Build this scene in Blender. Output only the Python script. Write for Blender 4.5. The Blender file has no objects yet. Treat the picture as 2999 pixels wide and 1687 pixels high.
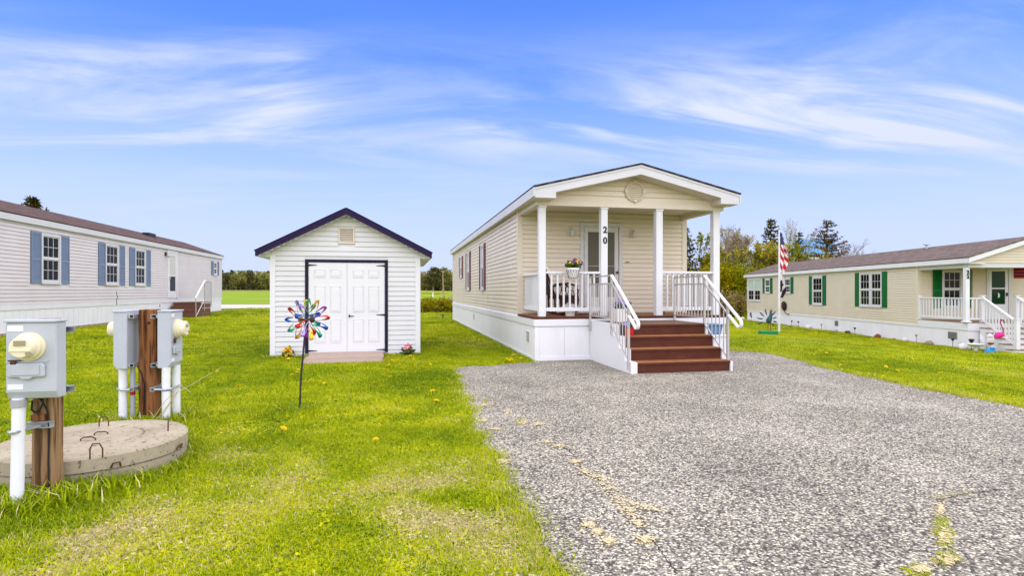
import bpy, bmesh, math, random
import numpy as np
from mathutils import Vector, Matrix, noise
R = math.radians
scene = bpy.context.scene
rng = random.Random(7)

# ------------------------------------------------------------------ camera
F_PX, CX, CY, CAM_H, YAW = 1650.0, 1499.5, 854.0, 1.40, R(11.5)
cam_data = bpy.data.cameras.new('camera')
cam = bpy.data.objects.new('camera', cam_data)
scene.collection.objects.link(cam)
cam.location = (0, 0, CAM_H)
cam.rotation_euler = (R(90), 0, -YAW)
cam_data.sensor_width = 36.0
cam_data.lens = F_PX / 2999 * 36.0
cam_data.shift_y = (CY - 843.5) / 2999
cam_data.clip_start = 0.05
cam_data.clip_end = 6000
scene.camera = cam
scene.render.resolution_x, scene.render.resolution_y = 1024, 577

# ------------------------------------------------------------------ exposure
vs = scene.view_settings
vs.view_transform = 'Standard'
vs.look = 'None'
vs.gamma = 1.0
vs.use_curve_mapping = False
vs.exposure = 1.6

# ------------------------------------------------------------------ sky and sun
SUN_EL, SUN_AZ = R(74), R(174)          # azimuth clockwise from +Y: behind the camera, a little to the right
world = bpy.data.worlds.new('World')
scene.world = world
world.use_nodes = True
wn, wl = world.node_tree.nodes, world.node_tree.links
wn.clear()

def N(nodes, t, **kw):
    n = nodes.new(t)
    for k, v in kw.items():
        setattr(n, k, v)
    return n

def wmath(op, a, b=None, c=None, clamp=False):
    n = wn.new('ShaderNodeMath'); n.operation = op; n.use_clamp = clamp
    for i, x in enumerate((a, b, c)):
        if x is None: continue
        if isinstance(x, (int, float)): n.inputs[i].default_value = x
        else: wl.new(x, n.inputs[i])
    return n.outputs[0]

sky = N(wn, 'ShaderNodeTexSky', sky_type='NISHITA')
sky.sun_disc = False
sky.sun_elevation = SUN_EL
sky.sun_rotation = SUN_AZ
sky.altitude = 100
sky.air_density = 1.0
sky.dust_density = 0.4
sky.ozone_density = 2.2
bg = N(wn, 'ShaderNodeBackground')
bg.inputs['Strength'].default_value = 0.05
wout = N(wn, 'ShaderNodeOutputWorld')
tc = N(wn, 'ShaderNodeTexCoord')
sep = N(wn, 'ShaderNodeSeparateXYZ'); wl.new(tc.outputs['Generated'], sep.inputs[0])
zc = wmath('MAXIMUM', sep.outputs[2], 0.0)
# cirrus: noise on a high flat layer, seen in perspective
den = wmath('ADD', zc, 0.16)
px_ = wmath('DIVIDE', sep.outputs[0], den)
py_ = wmath('DIVIDE', sep.outputs[1], den)
comb = N(wn, 'ShaderNodeCombineXYZ'); wl.new(px_, comb.inputs[0]); wl.new(py_, comb.inputs[1])

def cloud_layer(scale, rot, sc, loc, detail, dist, lo, hi):
    mp = N(wn, 'ShaderNodeMapping'); wl.new(comb.outputs[0], mp.inputs[0])
    mp.inputs['Location'].default_value = loc
    mp.inputs['Rotation'].default_value = (0, 0, R(rot)); mp.inputs['Scale'].default_value = sc
    nz = N(wn, 'ShaderNodeTexNoise'); wl.new(mp.outputs[0], nz.inputs['Vector'])
    nz.inputs['Scale'].default_value = scale; nz.inputs['Detail'].default_value = detail
    nz.inputs['Roughness'].default_value = 0.58; nz.inputs['Distortion'].default_value = dist
    mr = N(wn, 'ShaderNodeMapRange', interpolation_type='SMOOTHSTEP'); wl.new(nz.outputs[0], mr.inputs[0])
    mr.inputs[1].default_value = lo; mr.inputs[2].default_value = hi
    return mr.outputs[0]

wisps = cloud_layer(1.3, 24, (0.45, 1.3, 1), (3.1, 1.7, 0), 10, 1.3, 0.42, 0.68)
cover = cloud_layer(0.75, 10, (0.7, 1.2, 1), (7.9, 4.3, 0), 4, 0.5, 0.36, 0.58)
veil = cloud_layer(1.6, -8, (0.25, 1.5, 1), (1.2, 8.8, 0), 7, 0.5, 0.40, 0.80)
high = N(wn, 'ShaderNodeMapRange', interpolation_type='SMOOTHSTEP'); wl.new(zc, high.inputs[0])
high.inputs[1].default_value = 0.46; high.inputs[2].default_value = 0.33
# three banks of cirrus in the sky and thin scattered streaks everywhere else
banks = wmath('MULTIPLY', cover, 0.30)
def bank(az, el, wa, we):
    v = Vector((math.sin(az) * math.cos(el), math.cos(az) * math.cos(el), math.sin(el)))
    h = Vector((math.cos(az), -math.sin(az), 0)); u = h.cross(v)
    def dotn(w):
        n = wn.new('ShaderNodeVectorMath'); n.operation = 'DOT_PRODUCT'; wl.new(tc.outputs['Generated'], n.inputs[0]); n.inputs[1].default_value = w; return n.outputs['Value']
    q = wmath('ADD', wmath('POWER', wmath('ABSOLUTE', wmath('DIVIDE', dotn(h), wa)), 2.0), wmath('POWER', wmath('ABSOLUTE', wmath('DIVIDE', dotn(u), we)), 2.0))
    return wmath('MULTIPLY', wmath('EXPONENT', wmath('MULTIPLY', q, -1.0)), wmath('GREATER_THAN', dotn(v), 0.0))
def az_of(px): return YAW + math.atan((px - CX) / F_PX)
def el_of(px, py): return math.atan((CY - py) / math.hypot(F_PX, px - CX))
for (px, py, wa, we, k) in ((380, 300, 0.26, 0.085, 1.0), (820, 230, 0.07, 0.05, 0.8), (2060, 330, 0.22, 0.075, 1.15), (2850, 340, 0.20, 0.06, 0.95), (1450, 380, 0.06, 0.04, 0.5)):
    banks = wmath('ADD', banks, wmath('MULTIPLY', bank(az_of(px), el_of(px, py), wa, we), k))
c1 = wmath('MULTIPLY', wmath('MULTIPLY', wisps, banks), 1.0)
c2 = wmath('MULTIPLY', veil, 0.24)
clouds = wmath('MULTIPLY', wmath('ADD', c1, c2), high.outputs[0], clamp=True)
# azure sky: the physical sky pushed toward the photograph's hue, paling to the horizon
hsv = N(wn, 'ShaderNodeMix', data_type='RGBA', blend_type='MULTIPLY'); hsv.inputs[0].default_value = 1.0
wl.new(sky.outputs[0], hsv.inputs[6]); hsv.inputs[7].default_value = (0.66, 1.0, 1.85, 1)
mixc = N(wn, 'ShaderNodeMix', data_type='RGBA'); wl.new(clouds, mixc.inputs[0])
wl.new(hsv.outputs[2], mixc.inputs[6]); mixc.inputs[7].default_value = (5.3, 5.7, 6.8, 1)
hz = N(wn, 'ShaderNodeMapRange', interpolation_type='SMOOTHSTEP'); wl.new(zc, hz.inputs[0])
hz.inputs[1].default_value = 0.42; hz.inputs[2].default_value = 0.0
hz.inputs[3].default_value = 0.0; hz.inputs[4].default_value = 0.95
mixh = N(wn, 'ShaderNodeMix', data_type='RGBA'); wl.new(hz.outputs[0], mixh.inputs[0])
wl.new(mixc.outputs[2], mixh.inputs[6]); mixh.inputs[7].default_value = (4.5, 5.0, 6.7, 1)
wl.new(mixh.outputs[2], bg.inputs['Color'])
wl.new(bg.outputs[0], wout.inputs[0])

sun_data = bpy.data.lights.new('sun', 'SUN')
sun_data.energy = 2.05
sun_data.angle = R(155)            # bright sun through thin overcast: no hard shadows in the photograph
sun_data.color = (1.0, 0.88, 0.66)
sun = bpy.data.objects.new('sun', sun_data)
scene.collection.objects.link(sun)
sd = Vector((math.sin(SUN_AZ) * math.cos(SUN_EL), math.cos(SUN_AZ) * math.cos(SUN_EL), math.sin(SUN_EL)))
sun.rotation_euler = sd.to_track_quat('Z', 'Y').to_euler()
sun.location = (0, -5, 30)

# ------------------------------------------------------------------ helpers
COL = scene.collection
OFF = {}

def smooth(t):
    t = min(1.0, max(0.0, t)); return t * t * (3 - 2 * t)

def ground_z(x, y):
    z = 0.20 * smooth((-4.2 - x) / 5.0) - 0.62 * smooth((x - 8.4) / 9.5)
    z *= 1.0 if y < 40 else 1.0 - 0.6 * smooth((y - 40) / 60)
    z += 1.75 * smooth((y - 62) / 180.0)
    return z

def at(px, py, z=0.0):
    """direction of a photo pixel carried on to the height z"""
    u, v = (px - CX) / F_PX, (CY - py) / F_PX
    s, c = math.sin(YAW), math.cos(YAW)
    d = (u * c + s, -u * s + c, v)
    t = (z - CAM_H) / d[2]
    return Vector((d[0] * t, d[1] * t, z))

def deep(px, py, d):
    """point of a photo pixel at depth d in metres along the view axis"""
    r = (px - CX) / F_PX * d
    s, c = math.sin(YAW), math.cos(YAW)
    return Vector((r * c + d * s, -r * s + d * c, CAM_H + (CY - py) / F_PX * d))

class MB:
    def __init__(s, tf=None):
        s.v, s.f, s.tf, s.mi = [], [], tf, []
        s.m = 0
    def add(s, vs, fs):
        b = len(s.v)
        s.v += [tuple(s.tf(*p)) if s.tf else tuple(p) for p in vs]
        s.f += [tuple(b + i for i in f) for f in fs]
        s.mi += [s.m] * len(fs)
        return s
    def box(s, x0, x1, y0, y1, z0, z1):
        return s.add([(x0, y0, z0), (x1, y0, z0), (x1, y1, z0), (x0, y1, z0), (x0, y0, z1), (x1, y0, z1), (x1, y1, z1), (x0, y1, z1)],
                     [(0, 3, 2, 1), (4, 5, 6, 7), (0, 1, 5, 4), (1, 2, 6, 5), (2, 3, 7, 6), (3, 0, 4, 7)])
    def extr(s, pts, vec):
        n = len(pts); a = [Vector(p) for p in pts]; v = Vector(vec)
        vs = a + [p + v for p in a]
        fs = [tuple(range(n - 1, -1, -1)), tuple(range(n, 2 * n))]
        fs += [(i, (i + 1) % n, n + (i + 1) % n, n + i) for i in range(n)]
        return s.add(vs, fs)
    def quad(s, a, b, c, d):
        return s.add([a, b, c, d], [(0, 1, 2, 3)])
    def tube(s, pts, r, n=6, cap=True):
        pts = [Vector(p) for p in pts]
        rs = r if isinstance(r, (list, tuple)) else [r] * len(pts)
        vs, fs = [], []
        up = Vector((0.13, 0.21, 1)).normalized()
        prev = None
        for i, p in enumerate(pts):
            t = (pts[min(i + 1, len(pts) - 1)] - pts[max(i - 1, 0)])
            if t.length < 1e-9: t = Vector((0, 0, 1))
            t.normalize()
            if prev is None:
                a = t.cross(up)
                if a.length < 0.05: a = t.cross(Vector((1, 0, 0)))
                a.normalize()
            else:
                a = (prev - t * prev.dot(t))
                a.normalize()
            prev = a
            b = t.cross(a)
            for k in range(n):
                q = 2 * math.pi * (k + 0.5) / n
                vs.append(p + (a * math.cos(q) + b * math.sin(q)) * rs[i])
        for i in range(len(pts) - 1):
            for k in range(n):
                fs.append((i * n + k, i * n + (k + 1) % n, (i + 1) * n + (k + 1) % n, (i + 1) * n + k))
        if cap:
            fs.append(tuple(range(n - 1, -1, -1))); fs.append(tuple(range((len(pts) - 1) * n, len(pts) * n)))
        return s.add(vs, fs)
    def lathe(s, prof, n=16, c=(0, 0, 0), axis=None):
        """prof (r, z) pairs turned about an axis (default +Z) through c"""
        c = Vector(c)
        q = (Vector(axis).normalized().to_track_quat('Z', 'Y').to_matrix() if axis is not None else Matrix.Identity(3))
        vs, fs = [], []
        for r, z in prof:
            for k in range(n):
                a = 2 * math.pi * k / n
                vs.append(c + q @ Vector((r * math.cos(a), r * math.sin(a), z)))
        m = len(prof)
        for i in range(m - 1):
            for k in range(n):
                fs.append((i * n + k, i * n + (k + 1) % n, (i + 1) * n + (k + 1) % n, (i + 1) * n + k))
        fs.append(tuple(range(n - 1, -1, -1))); fs.append(tuple(range((m - 1) * n, m * n)))
        return s.add(vs, fs)
    def ball(s, c, r, n=10, m=6, sc=(1, 1, 1)):
        vs, fs = [], []
        for i in range(m + 1):
            a = math.pi * i / m
            for k in range(n):
                b = 2 * math.pi * k / n
                vs.append((c[0] + r * sc[0] * math.sin(a) * math.cos(b), c[1] + r * sc[1] * math.sin(a) * math.sin(b), c[2] + r * sc[2] * math.cos(a)))
        for i in range(m):
            for k in range(n):
                fs.append((i * n + k, i * n + (k + 1) % n, (i + 1) * n + (k + 1) % n, (i + 1) * n + k))
        return s.add(vs, fs)
    def build(s, name, mat, parent=None, smooth=False, bevel=0.0, recalc=True, seg=1):
        off = OFF.get(parent.name, Vector((0, 0, 0))) if parent else Vector((0, 0, 0))
        me = bpy.data.meshes.new(name)
        if off.length: me.from_pydata([(a - off.x, b - off.y, c - off.z) for a, b, c in s.v], [], s.f)
        else: me.from_pydata(s.v, [], s.f)
        mats = mat if isinstance(mat, (list, tuple)) else [mat]
        for m in mats: me.materials.append(m)
        if len(mats) > 1: me.polygons.foreach_set('material_index', s.mi)
        if recalc:
            bm = bmesh.new(); bm.from_mesh(me); bmesh.ops.recalc_face_normals(bm, faces=bm.faces); bm.to_mesh(me); bm.free()
        if smooth:
            me.polygons.foreach_set('use_smooth', [True] * len(me.polygons)); me.set_sharp_from_angle(angle=R(38))
        me.update()
        o = bpy.data.objects.new(name, me)
        COL.objects.link(o)
        if parent: o.parent = parent; OFF[o.name] = off
        if bevel:
            b = o.modifiers.new('bevel', 'BEVEL'); b.width = bevel; b.segments = seg; b.limit_method = 'ANGLE'; b.angle_limit = R(40)
        return o

def tag(o, label=None, cat=None, group=None, kind=None):
    if label: o['label'] = label
    if cat: o['category'] = cat
    if group: o['group'] = group
    if kind: o['kind'] = kind
    return o

def thing(name, label, cat, loc=(0, 0, 0), rz=0.0, group=None, local=False):
    o = bpy.data.objects.new(name, None); COL.objects.link(o)
    o.empty_display_size = 0.2
    o.location = loc; o.rotation_euler = (0, 0, rz)
    OFF[o.name] = Vector((0, 0, 0)) if local else Vector(loc)
    return tag(o, label, cat, group)

def dup(o, parent=None, loc=None, rz=None, scale=None):
    c = o.copy(); COL.objects.link(c); c.parent = parent
    if loc is not None: c.location = loc
    if rz is not None: c.rotation_euler = (c.rotation_euler.x, c.rotation_euler.y, rz)
    if scale is not None: c.scale = scale if isinstance(scale, (tuple, list)) else (scale,) * 3
    for ch in [x for x in o.children]: dup(ch, c)
    return c

# ------------------------------------------------------------------ materials
def newmat(name):
    m = bpy.data.materials.new(name); m.use_nodes = True
    nt = m.node_tree
    b = nt.nodes['Principled BSDF']
    return m, nt.nodes, nt.links, b

def rgb(c): return (c[0], c[1], c[2], 1)

def mat(name, col, rough=0.6, metal=0.0, var=0.08, vscale=3.0, bump=0.0, bscale=60.0, spec=0.18, dirt=None, dscale=1.2, damt=0.3, stretch=(1, 1, 1), island=0.0, obj=0.0):
    m, n, l, b = newmat(name)
    b.inputs['Roughness'].default_value = rough
    b.inputs['Metallic'].default_value = metal
    b.inputs['Specular IOR Level'].default_value = spec
    tc = n.new('ShaderNodeTexCoord')
    mp = n.new('ShaderNodeMapping'); mp.inputs['Scale'].default_value = stretch
    l.new(tc.outputs['Object'], mp.inputs[0])
    nz = n.new('ShaderNodeTexNoise'); nz.inputs['Scale'].default_value = vscale; nz.inputs['Detail'].default_value = 5
    l.new(mp.outputs[0], nz.inputs['Vector'])
    hs = n.new('ShaderNodeHueSaturation'); hs.inputs['Color'].default_value = rgb(col)
    mr = n.new('ShaderNodeMapRange'); mr.inputs[1].default_value = 0.25; mr.inputs[2].default_value = 0.75
    mr.inputs[3].default_value = 1 - var; mr.inputs[4].default_value = 1 + var
    l.new(nz.outputs[0], mr.inputs[0])
    val = mr.outputs[0]
    if island or obj:
        if island:
            g = n.new('ShaderNodeNewGeometry'); src, amt = g.outputs['Random Per Island'], island
        else:
            g = n.new('ShaderNodeObjectInfo'); src, amt = g.outputs['Random'], obj
        m2 = n.new('ShaderNodeMapRange'); m2.inputs[3].default_value = 1 - amt; m2.inputs[4].default_value = 1 + amt
        l.new(src, m2.inputs[0])
        mu = n.new('ShaderNodeMath'); mu.operation = 'MULTIPLY'; l.new(val, mu.inputs[0]); l.new(m2.outputs[0], mu.inputs[1]); val = mu.outputs[0]
    l.new(val, hs.inputs['Value'])
    out = hs.outputs[0]
    if dirt is not None:
        nd = n.new('ShaderNodeTexNoise'); nd.inputs['Scale'].default_value = dscale; nd.inputs['Detail'].default_value = 8; nd.inputs['Roughness'].default_value = 0.65
        l.new(mp.outputs[0], nd.inputs['Vector'])
        md = n.new('ShaderNodeMapRange'); md.inputs[1].default_value = 0.45; md.inputs[2].default_value = 0.75; md.inputs[3].default_value = 0; md.inputs[4].default_value = damt
        l.new(nd.outputs[0], md.inputs[0])
        mx = n.new('ShaderNodeMix'); mx.data_type = 'RGBA'
        l.new(md.outputs[0], mx.inputs[0]); l.new(out, mx.inputs[6]); mx.inputs[7].default_value = rgb(dirt); out = mx.outputs[2]
    l.new(out, b.inputs['Base Color'])
    if bump:
        nb = n.new('ShaderNodeTexNoise'); nb.inputs['Scale'].default_value = bscale; nb.inputs['Detail'].default_value = 4
        l.new(mp.outputs[0], nb.inputs['Vector'])
        bp = n.new('ShaderNodeBump'); bp.inputs['Strength'].default_value = bump; bp.inputs['Distance'].default_value = 0.01
        l.new(nb.outputs[0], bp.inputs['Height']); l.new(bp.outputs[0], b.inputs['Normal'])
    return m

M = {}
def vinyl(name, col, **kw):
    M[name] = mat(name, col, rough=0.42, var=0.035, vscale=1.5, bump=0.12, bscale=25, spec=0.25, dirt=(col[0] * .62, col[1] * .6, col[2] * .52), dscale=0.7, damt=0.16, **kw)
vinyl('siding_beige', (0.70, 0.62, 0.50), obj=0.02)
vinyl('siding_lavender', (0.66, 0.61, 0.615), obj=0.02)
vinyl('siding_tan', (0.66, 0.59, 0.45))
vinyl('siding_white', (0.66, 0.66, 0.66), obj=0.02)
vinyl('trim_beige', (0.66, 0.59, 0.47))
vinyl('white_paint', (0.70, 0.705, 0.71))
vinyl('white_trim', (0.59, 0.59, 0.595))
vinyl('soffit', (0.62, 0.56, 0.45))
M['skirt'] = mat('skirt', (0.76, 0.76, 0.77), rough=0.5, var=0.03, vscale=2, dirt=(0.45, 0.42, 0.36), dscale=1.6, damt=0.16, stretch=(1, 1, 0.5), bump=0.05, bscale=20)
M['shutter_blue'] = mat('shutter_blue', (0.165, 0.215, 0.315), rough=0.5, var=0.06)
M['shutter_green'] = mat('shutter_green', (0.003, 0.12, 0.022), rough=0.45, var=0.06)
M['shutter_red'] = mat('shutter_red', (0.17, 0.05, 0.055), rough=0.5, var=0.06)
M['trim_purple'] = mat('trim_purple', (0.018, 0.008, 0.05), rough=0.5, var=0.15)
M['frame_dark'] = mat('frame_dark', (0.012, 0.008, 0.03), rough=0.5, var=0.15)
M['black_metal'] = mat('black_metal', (0.015, 0.015, 0.018), rough=0.4, var=0.1)
M['steel'] = mat('steel', (0.46, 0.44, 0.43), rough=0.38, metal=0.35, var=0.06, vscale=8)
M['rail_white'] = mat('rail_white', (0.74, 0.72, 0.70), rough=0.4, metal=0.1, var=0.05)
M['galv'] = mat('galv', (0.42, 0.44, 0.47), rough=0.35, metal=0.6, var=0.15, vscale=25)
M['meter_grey'] = mat('meter_grey', (0.44, 0.47, 0.52), rough=0.42, var=0.05, vscale=4, dirt=(0.25, 0.24, 0.22), dscale=3, damt=0.12, bump=0.04)
M['meter_cream'] = mat('meter_cream', (0.74, 0.68, 0.48), rough=0.35, var=0.04)
M['meter_face'] = mat('meter_face', (0.30, 0.28, 0.18), rough=0.2, var=0.05)
M['sticker'] = mat('sticker', (0.75, 0.76, 0.78), rough=0.5, var=0.05)
M['pvc'] = mat('pvc', (0.76, 0.77, 0.79), rough=0.4, var=0.04, dirt=(0.35, 0.32, 0.26), dscale=4, damt=0.3)
M['pvc_grey'] = mat('pvc_grey', (0.35, 0.36, 0.38), rough=0.45, var=0.06)
M['rust'] = mat('rust', (0.10, 0.045, 0.025), rough=0.8, var=0.3, vscale=20)
M['cable'] = mat('cable', (0.02, 0.02, 0.02), rough=0.6, var=0.1)
M['deck_wood'] = mat('deck_wood', (0.24, 0.105, 0.04), rough=0.6, var=0.25, vscale=6, stretch=(1, 12, 12), bump=0.1, obj=0.15)
M['deck_edge'] = mat('deck_edge', (0.085, 0.024, 0.014), rough=0.55, var=0.2, vscale=5, stretch=(1, 1, 10))
M['step_brown'] = mat('step_brown', (0.085, 0.020, 0.011), rough=0.5, var=0.12, vscale=4, bump=0.15, bscale=90, dirt=(0.16, 0.075, 0.03), dscale=5, damt=0.25)
M['tread_brown'] = mat('tread_brown', (0.27, 0.11, 0.036), rough=0.6, var=0.2, vscale=6, bump=0.3, bscale=150, dirt=(0.30, 0.19, 0.09), dscale=7, damt=0.5)
M['landing_brown'] = mat('landing_brown', (0.16, 0.095, 0.055), rough=0.65, var=0.2, vscale=6, bump=0.2, bscale=120)
M['old_wood'] = mat('old_wood', (0.27, 0.19, 0.13), rough=0.8, var=0.35, vscale=5, stretch=(2, 14, 14), bump=0.3, bscale=12, obj=0.12)
M['ramp_wood'] = mat('ramp_wood', (0.40, 0.30, 0.24), rough=0.8, var=0.25, vscale=5, stretch=(2, 16, 16), bump=0.2, bscale=12, obj=0.10)
M['step_wood'] = mat('step_wood', (0.15, 0.07, 0.045), rough=0.8, var=0.3, vscale=5, stretch=(12, 2, 12), bump=0.2, bscale=12, obj=0.12)
M['brick_red'] = mat('brick_red', (0.25, 0.06, 0.03), rough=0.8, var=0.2, vscale=12)
M['gravel_bed'] = mat('gravel_bed', (0.33, 0.26, 0.19), rough=0.9, var=0.4, vscale=9, bump=0.5, bscale=30)

def post_wood(name, col, dark):
    m, n, l, b = newmat(name)
    b.inputs['Roughness'].default_value = 0.8; b.inputs['Specular IOR Level'].default_value = 0.1
    tc = n.new('ShaderNodeTexCoord'); mp = n.new('ShaderNodeMapping'); mp.inputs['Scale'].default_value = (14, 14, 0.9)
    l.new(tc.outputs['Object'], mp.inputs[0])
    nz = n.new('ShaderNodeTexNoise'); nz.inputs['Scale'].default_value = 2.2; nz.inputs['Detail'].default_value = 7; nz.inputs['Distortion'].default_value = 0.6
    l.new(mp.outputs[0], nz.inputs['Vector'])
    cr = n.new('ShaderNodeValToRGB')
    e = cr.color_ramp.elements
    e[0].position = 0.30; e[0].color = rgb(dark)
    e[1].position = 0.70; e[1].color = rgb(col)
    x = cr.color_ramp.elements.new(0.46); x.color = rgb([(a + c) / 2.4 for a, c in zip(col, dark)])
    x = cr.color_ramp.elements.new(0.52); x.color = rgb([a * 0.9 for a in col])
    l.new(nz.outputs[0], cr.inputs[0]); l.new(cr.outputs[0], b.inputs['Base Color'])
    bp = n.new('ShaderNodeBump'); bp.inputs['Strength'].default_value = 0.5; bp.inputs['Distance'].default_value = 0.006
    l.new(nz.outputs[0], bp.inputs['Height']); l.new(bp.outputs[0], b.inputs['Normal'])
    return m
M['post_grey'] = post_wood('post_grey', (0.31, 0.19, 0.095), (0.045, 0.022, 0.010))
M['post_red'] = post_wood('post_red', (0.26, 0.11, 0.042), (0.035, 0.010, 0.004))

def concrete(name, col):
    m, n, l, b = newmat(name)
    b.inputs['Roughness'].default_value = 0.9; b.inputs['Specular IOR Level'].default_value = 0.08
    tc = n.new('ShaderNodeTexCoord')
    n1 = n.new('ShaderNodeTexNoise'); n1.inputs['Scale'].default_value = 3.5; n1.inputs['Detail'].default_value = 8; n1.inputs['Roughness'].default_value = 0.7
    n2 = n.new('ShaderNodeTexNoise'); n2.inputs['Scale'].default_value = 34; n2.inputs['Detail'].default_value = 3
    for q in (n1, n2): l.new(tc.outputs['Object'], q.inputs['Vector'])
    cr = n.new('ShaderNodeValToRGB'); e = cr.color_ramp.elements
    e[0].position = 0.3; e[0].color = rgb([c * 0.72 for c in col]); e[1].position = 0.7; e[1].color = rgb([min(1, c * 1.15) for c in col])
    l.new(n1.outputs[0], cr.inputs[0])
    pit = n.new('ShaderNodeMapRange'); pit.inputs[1].default_value = 0.33; pit.inputs[2].default_value = 0.40; pit.inputs[3].default_value = 0.45; pit.inputs[4].default_value = 1.0
    l.new(n2.outputs[0], pit.inputs[0])
    mx = n.new('ShaderNodeMix'); mx.data_type = 'RGBA'; mx.blend_type = 'MULTIPLY'; mx.inputs[0].default_value = 1
    l.new(cr.outputs[0], mx.inputs[6]); l.new(pit.outputs[0], mx.inputs[7]); l.new(mx.outputs[2], b.inputs['Base Color'])
    bp = n.new('ShaderNodeBump'); bp.inputs['Strength'].default_value = 0.4; bp.inputs['Distance'].default_value = 0.006
    l.new(pit.outputs[0], bp.inputs['Height']); l.new(bp.outputs[0], b.inputs['Normal'])
    return m
M['concrete'] = concrete('concrete', (0.38, 0.328, 0.232))

def shingles(name, col):
    m, n, l, b = newmat(name)
    b.inputs['Roughness'].default_value = 0.9; b.inputs['Specular IOR Level'].default_value = 0.08
    tc = n.new('ShaderNodeTexCoord')
    br = n.new('ShaderNodeTexBrick'); br.inputs['Scale'].default_value = 1.0
    br.inputs['Brick Width'].default_value = 0.30; br.inputs['Row Height'].default_value = 0.14
    br.inputs['Mortar Size'].default_value = 0.008; br.inputs['Mortar Smooth'].default_value = 0.3
    br.inputs['Color1'].default_value = rgb([c * 0.75 for c in col]); br.inputs['Color2'].default_value = rgb([c * 1.2 for c in col]); br.inputs['Mortar'].default_value = rgb([c * 0.45 for c in col])
    l.new(tc.outputs['UV'], br.inputs['Vector'])
    nz = n.new('ShaderNodeTexNoise'); nz.inputs['Scale'].default_value = 40; nz.inputs['Detail'].default_value = 6; nz.inputs['Roughness'].default_value = 0.75
    l.new(tc.outputs['UV'], nz.inputs['Vector'])
    mr = n.new('ShaderNodeMapRange'); mr.inputs[1].default_value = 0.2; mr.inputs[2].default_value = 0.8; mr.inputs[3].default_value = 0.6; mr.inputs[4].default_value = 1.4; l.new(nz.outputs[0], mr.inputs[0])
    mx = n.new('ShaderNodeMix'); mx.data_type = 'RGBA'; mx.blend_type = 'MULTIPLY'; mx.inputs[0].default_value = 1
    l.new(br.outputs['Color'], mx.inputs[6]); l.new(mr.outputs[0], mx.inputs[7]); l.new(mx.outputs[2], b.inputs['Base Color'])
    bp = n.new('ShaderNodeBump'); bp.inputs['Strength'].default_value = 0.6; bp.inputs['Distance'].default_value = 0.01; l.new(br.outputs['Fac'], bp.inputs['Height']); bp.invert = True
    l.new(bp.outputs[0], b.inputs['Normal'])
    return m
M['roof_left'] = shingles('roof_left', (0.11, 0.07, 0.062))
M['roof_right'] = shingles('roof_right', (0.15, 0.115, 0.10))
M['roof_dark'] = shingles('roof_dark', (0.07, 0.06, 0.06))
M['roof_shed'] = shingles('roof_shed', (0.022, 0.012, 0.04))

def glass(name, col, rough=0.04, alpha=None):
    m, n, l, b = newmat(name)
    b.inputs['Base Color'].default_value = rgb(col); b.inputs['Roughness'].default_value = rough
    b.inputs['Specular IOR Level'].default_value = 0.09
    tc = n.new('ShaderNodeTexCoord'); nz = n.new('ShaderNodeTexNoise'); nz.inputs['Scale'].default_value = 2.2; nz.inputs['Detail'].default_value = 1
    l.new(tc.outputs['Object'], nz.inputs['Vector'])
    bp = n.new('ShaderNodeBump'); bp.inputs['Strength'].default_value = 0.06; bp.inputs['Distance'].default_value = 0.05; l.new(nz.outputs[0], bp.inputs['Height']); l.new(bp.outputs[0], b.inputs['Normal'])
    return m
M['glass_dark'] = glass('glass_dark', (0.008, 0.008, 0.007))
M['glass_door'] = glass('glass_door', (0.11, 0.10, 0.07))
M['glass_green'] = glass('glass_green', (0.004, 0.035, 0.012))
M['blind'] = glass('blind', (0.45, 0.56, 0.46), rough=0.15)
M['curtain'] = glass('curtain', (0.55, 0.53, 0.50), rough=0.2)
# ------------------------------------------------------------------ ground, driveway, road, field
def lawn_soil():
    m, n, l, b = newmat('lawn_soil')
    b.inputs['Roughness'].default_value = 0.95; b.inputs['Specular IOR Level'].default_value = 0.1
    tc = n.new('ShaderNodeTexCoord')
    n1 = n.new('ShaderNodeTexNoise'); n1.inputs['Scale'].default_value = 0.5; n1.inputs['Detail'].default_value = 6
    n2 = n.new('ShaderNodeTexNoise'); n2.inputs['Scale'].default_value = 9; n2.inputs['Detail'].default_value = 6; n2.inputs['Roughness'].default_value = 0.7
    for q in (n1, n2): l.new(tc.outputs['Object'], q.inputs['Vector'])
    cr = n.new('ShaderNodeValToRGB'); e = cr.color_ramp.elements
    e[0].position = 0.30; e[0].color = (0.12, 0.165, 0.004, 1); e[1].position = 0.72; e[1].color = (0.23, 0.27, 0.008, 1)
    l.new(n1.outputs[0], cr.inputs[0])
    mr = n.new('ShaderNodeMapRange'); mr.inputs[1].default_value = 0.25; mr.inputs[2].default_value = 0.75; mr.inputs[3].default_value = 0.6; mr.inputs[4].default_value = 1.3; l.new(n2.outputs[0], mr.inputs[0])
    mx = n.new('ShaderNodeMix'); mx.data_type = 'RGBA'; mx.blend_type = 'MULTIPLY'; mx.inputs[0].default_value = 1
    l.new(cr.outputs[0], mx.inputs[6]); l.new(mr.outputs[0], mx.inputs[7]); l.new(mx.outputs[2], b.inputs['Base Color'])
    return m
M['lawn_soil'] = lawn_soil()

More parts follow.
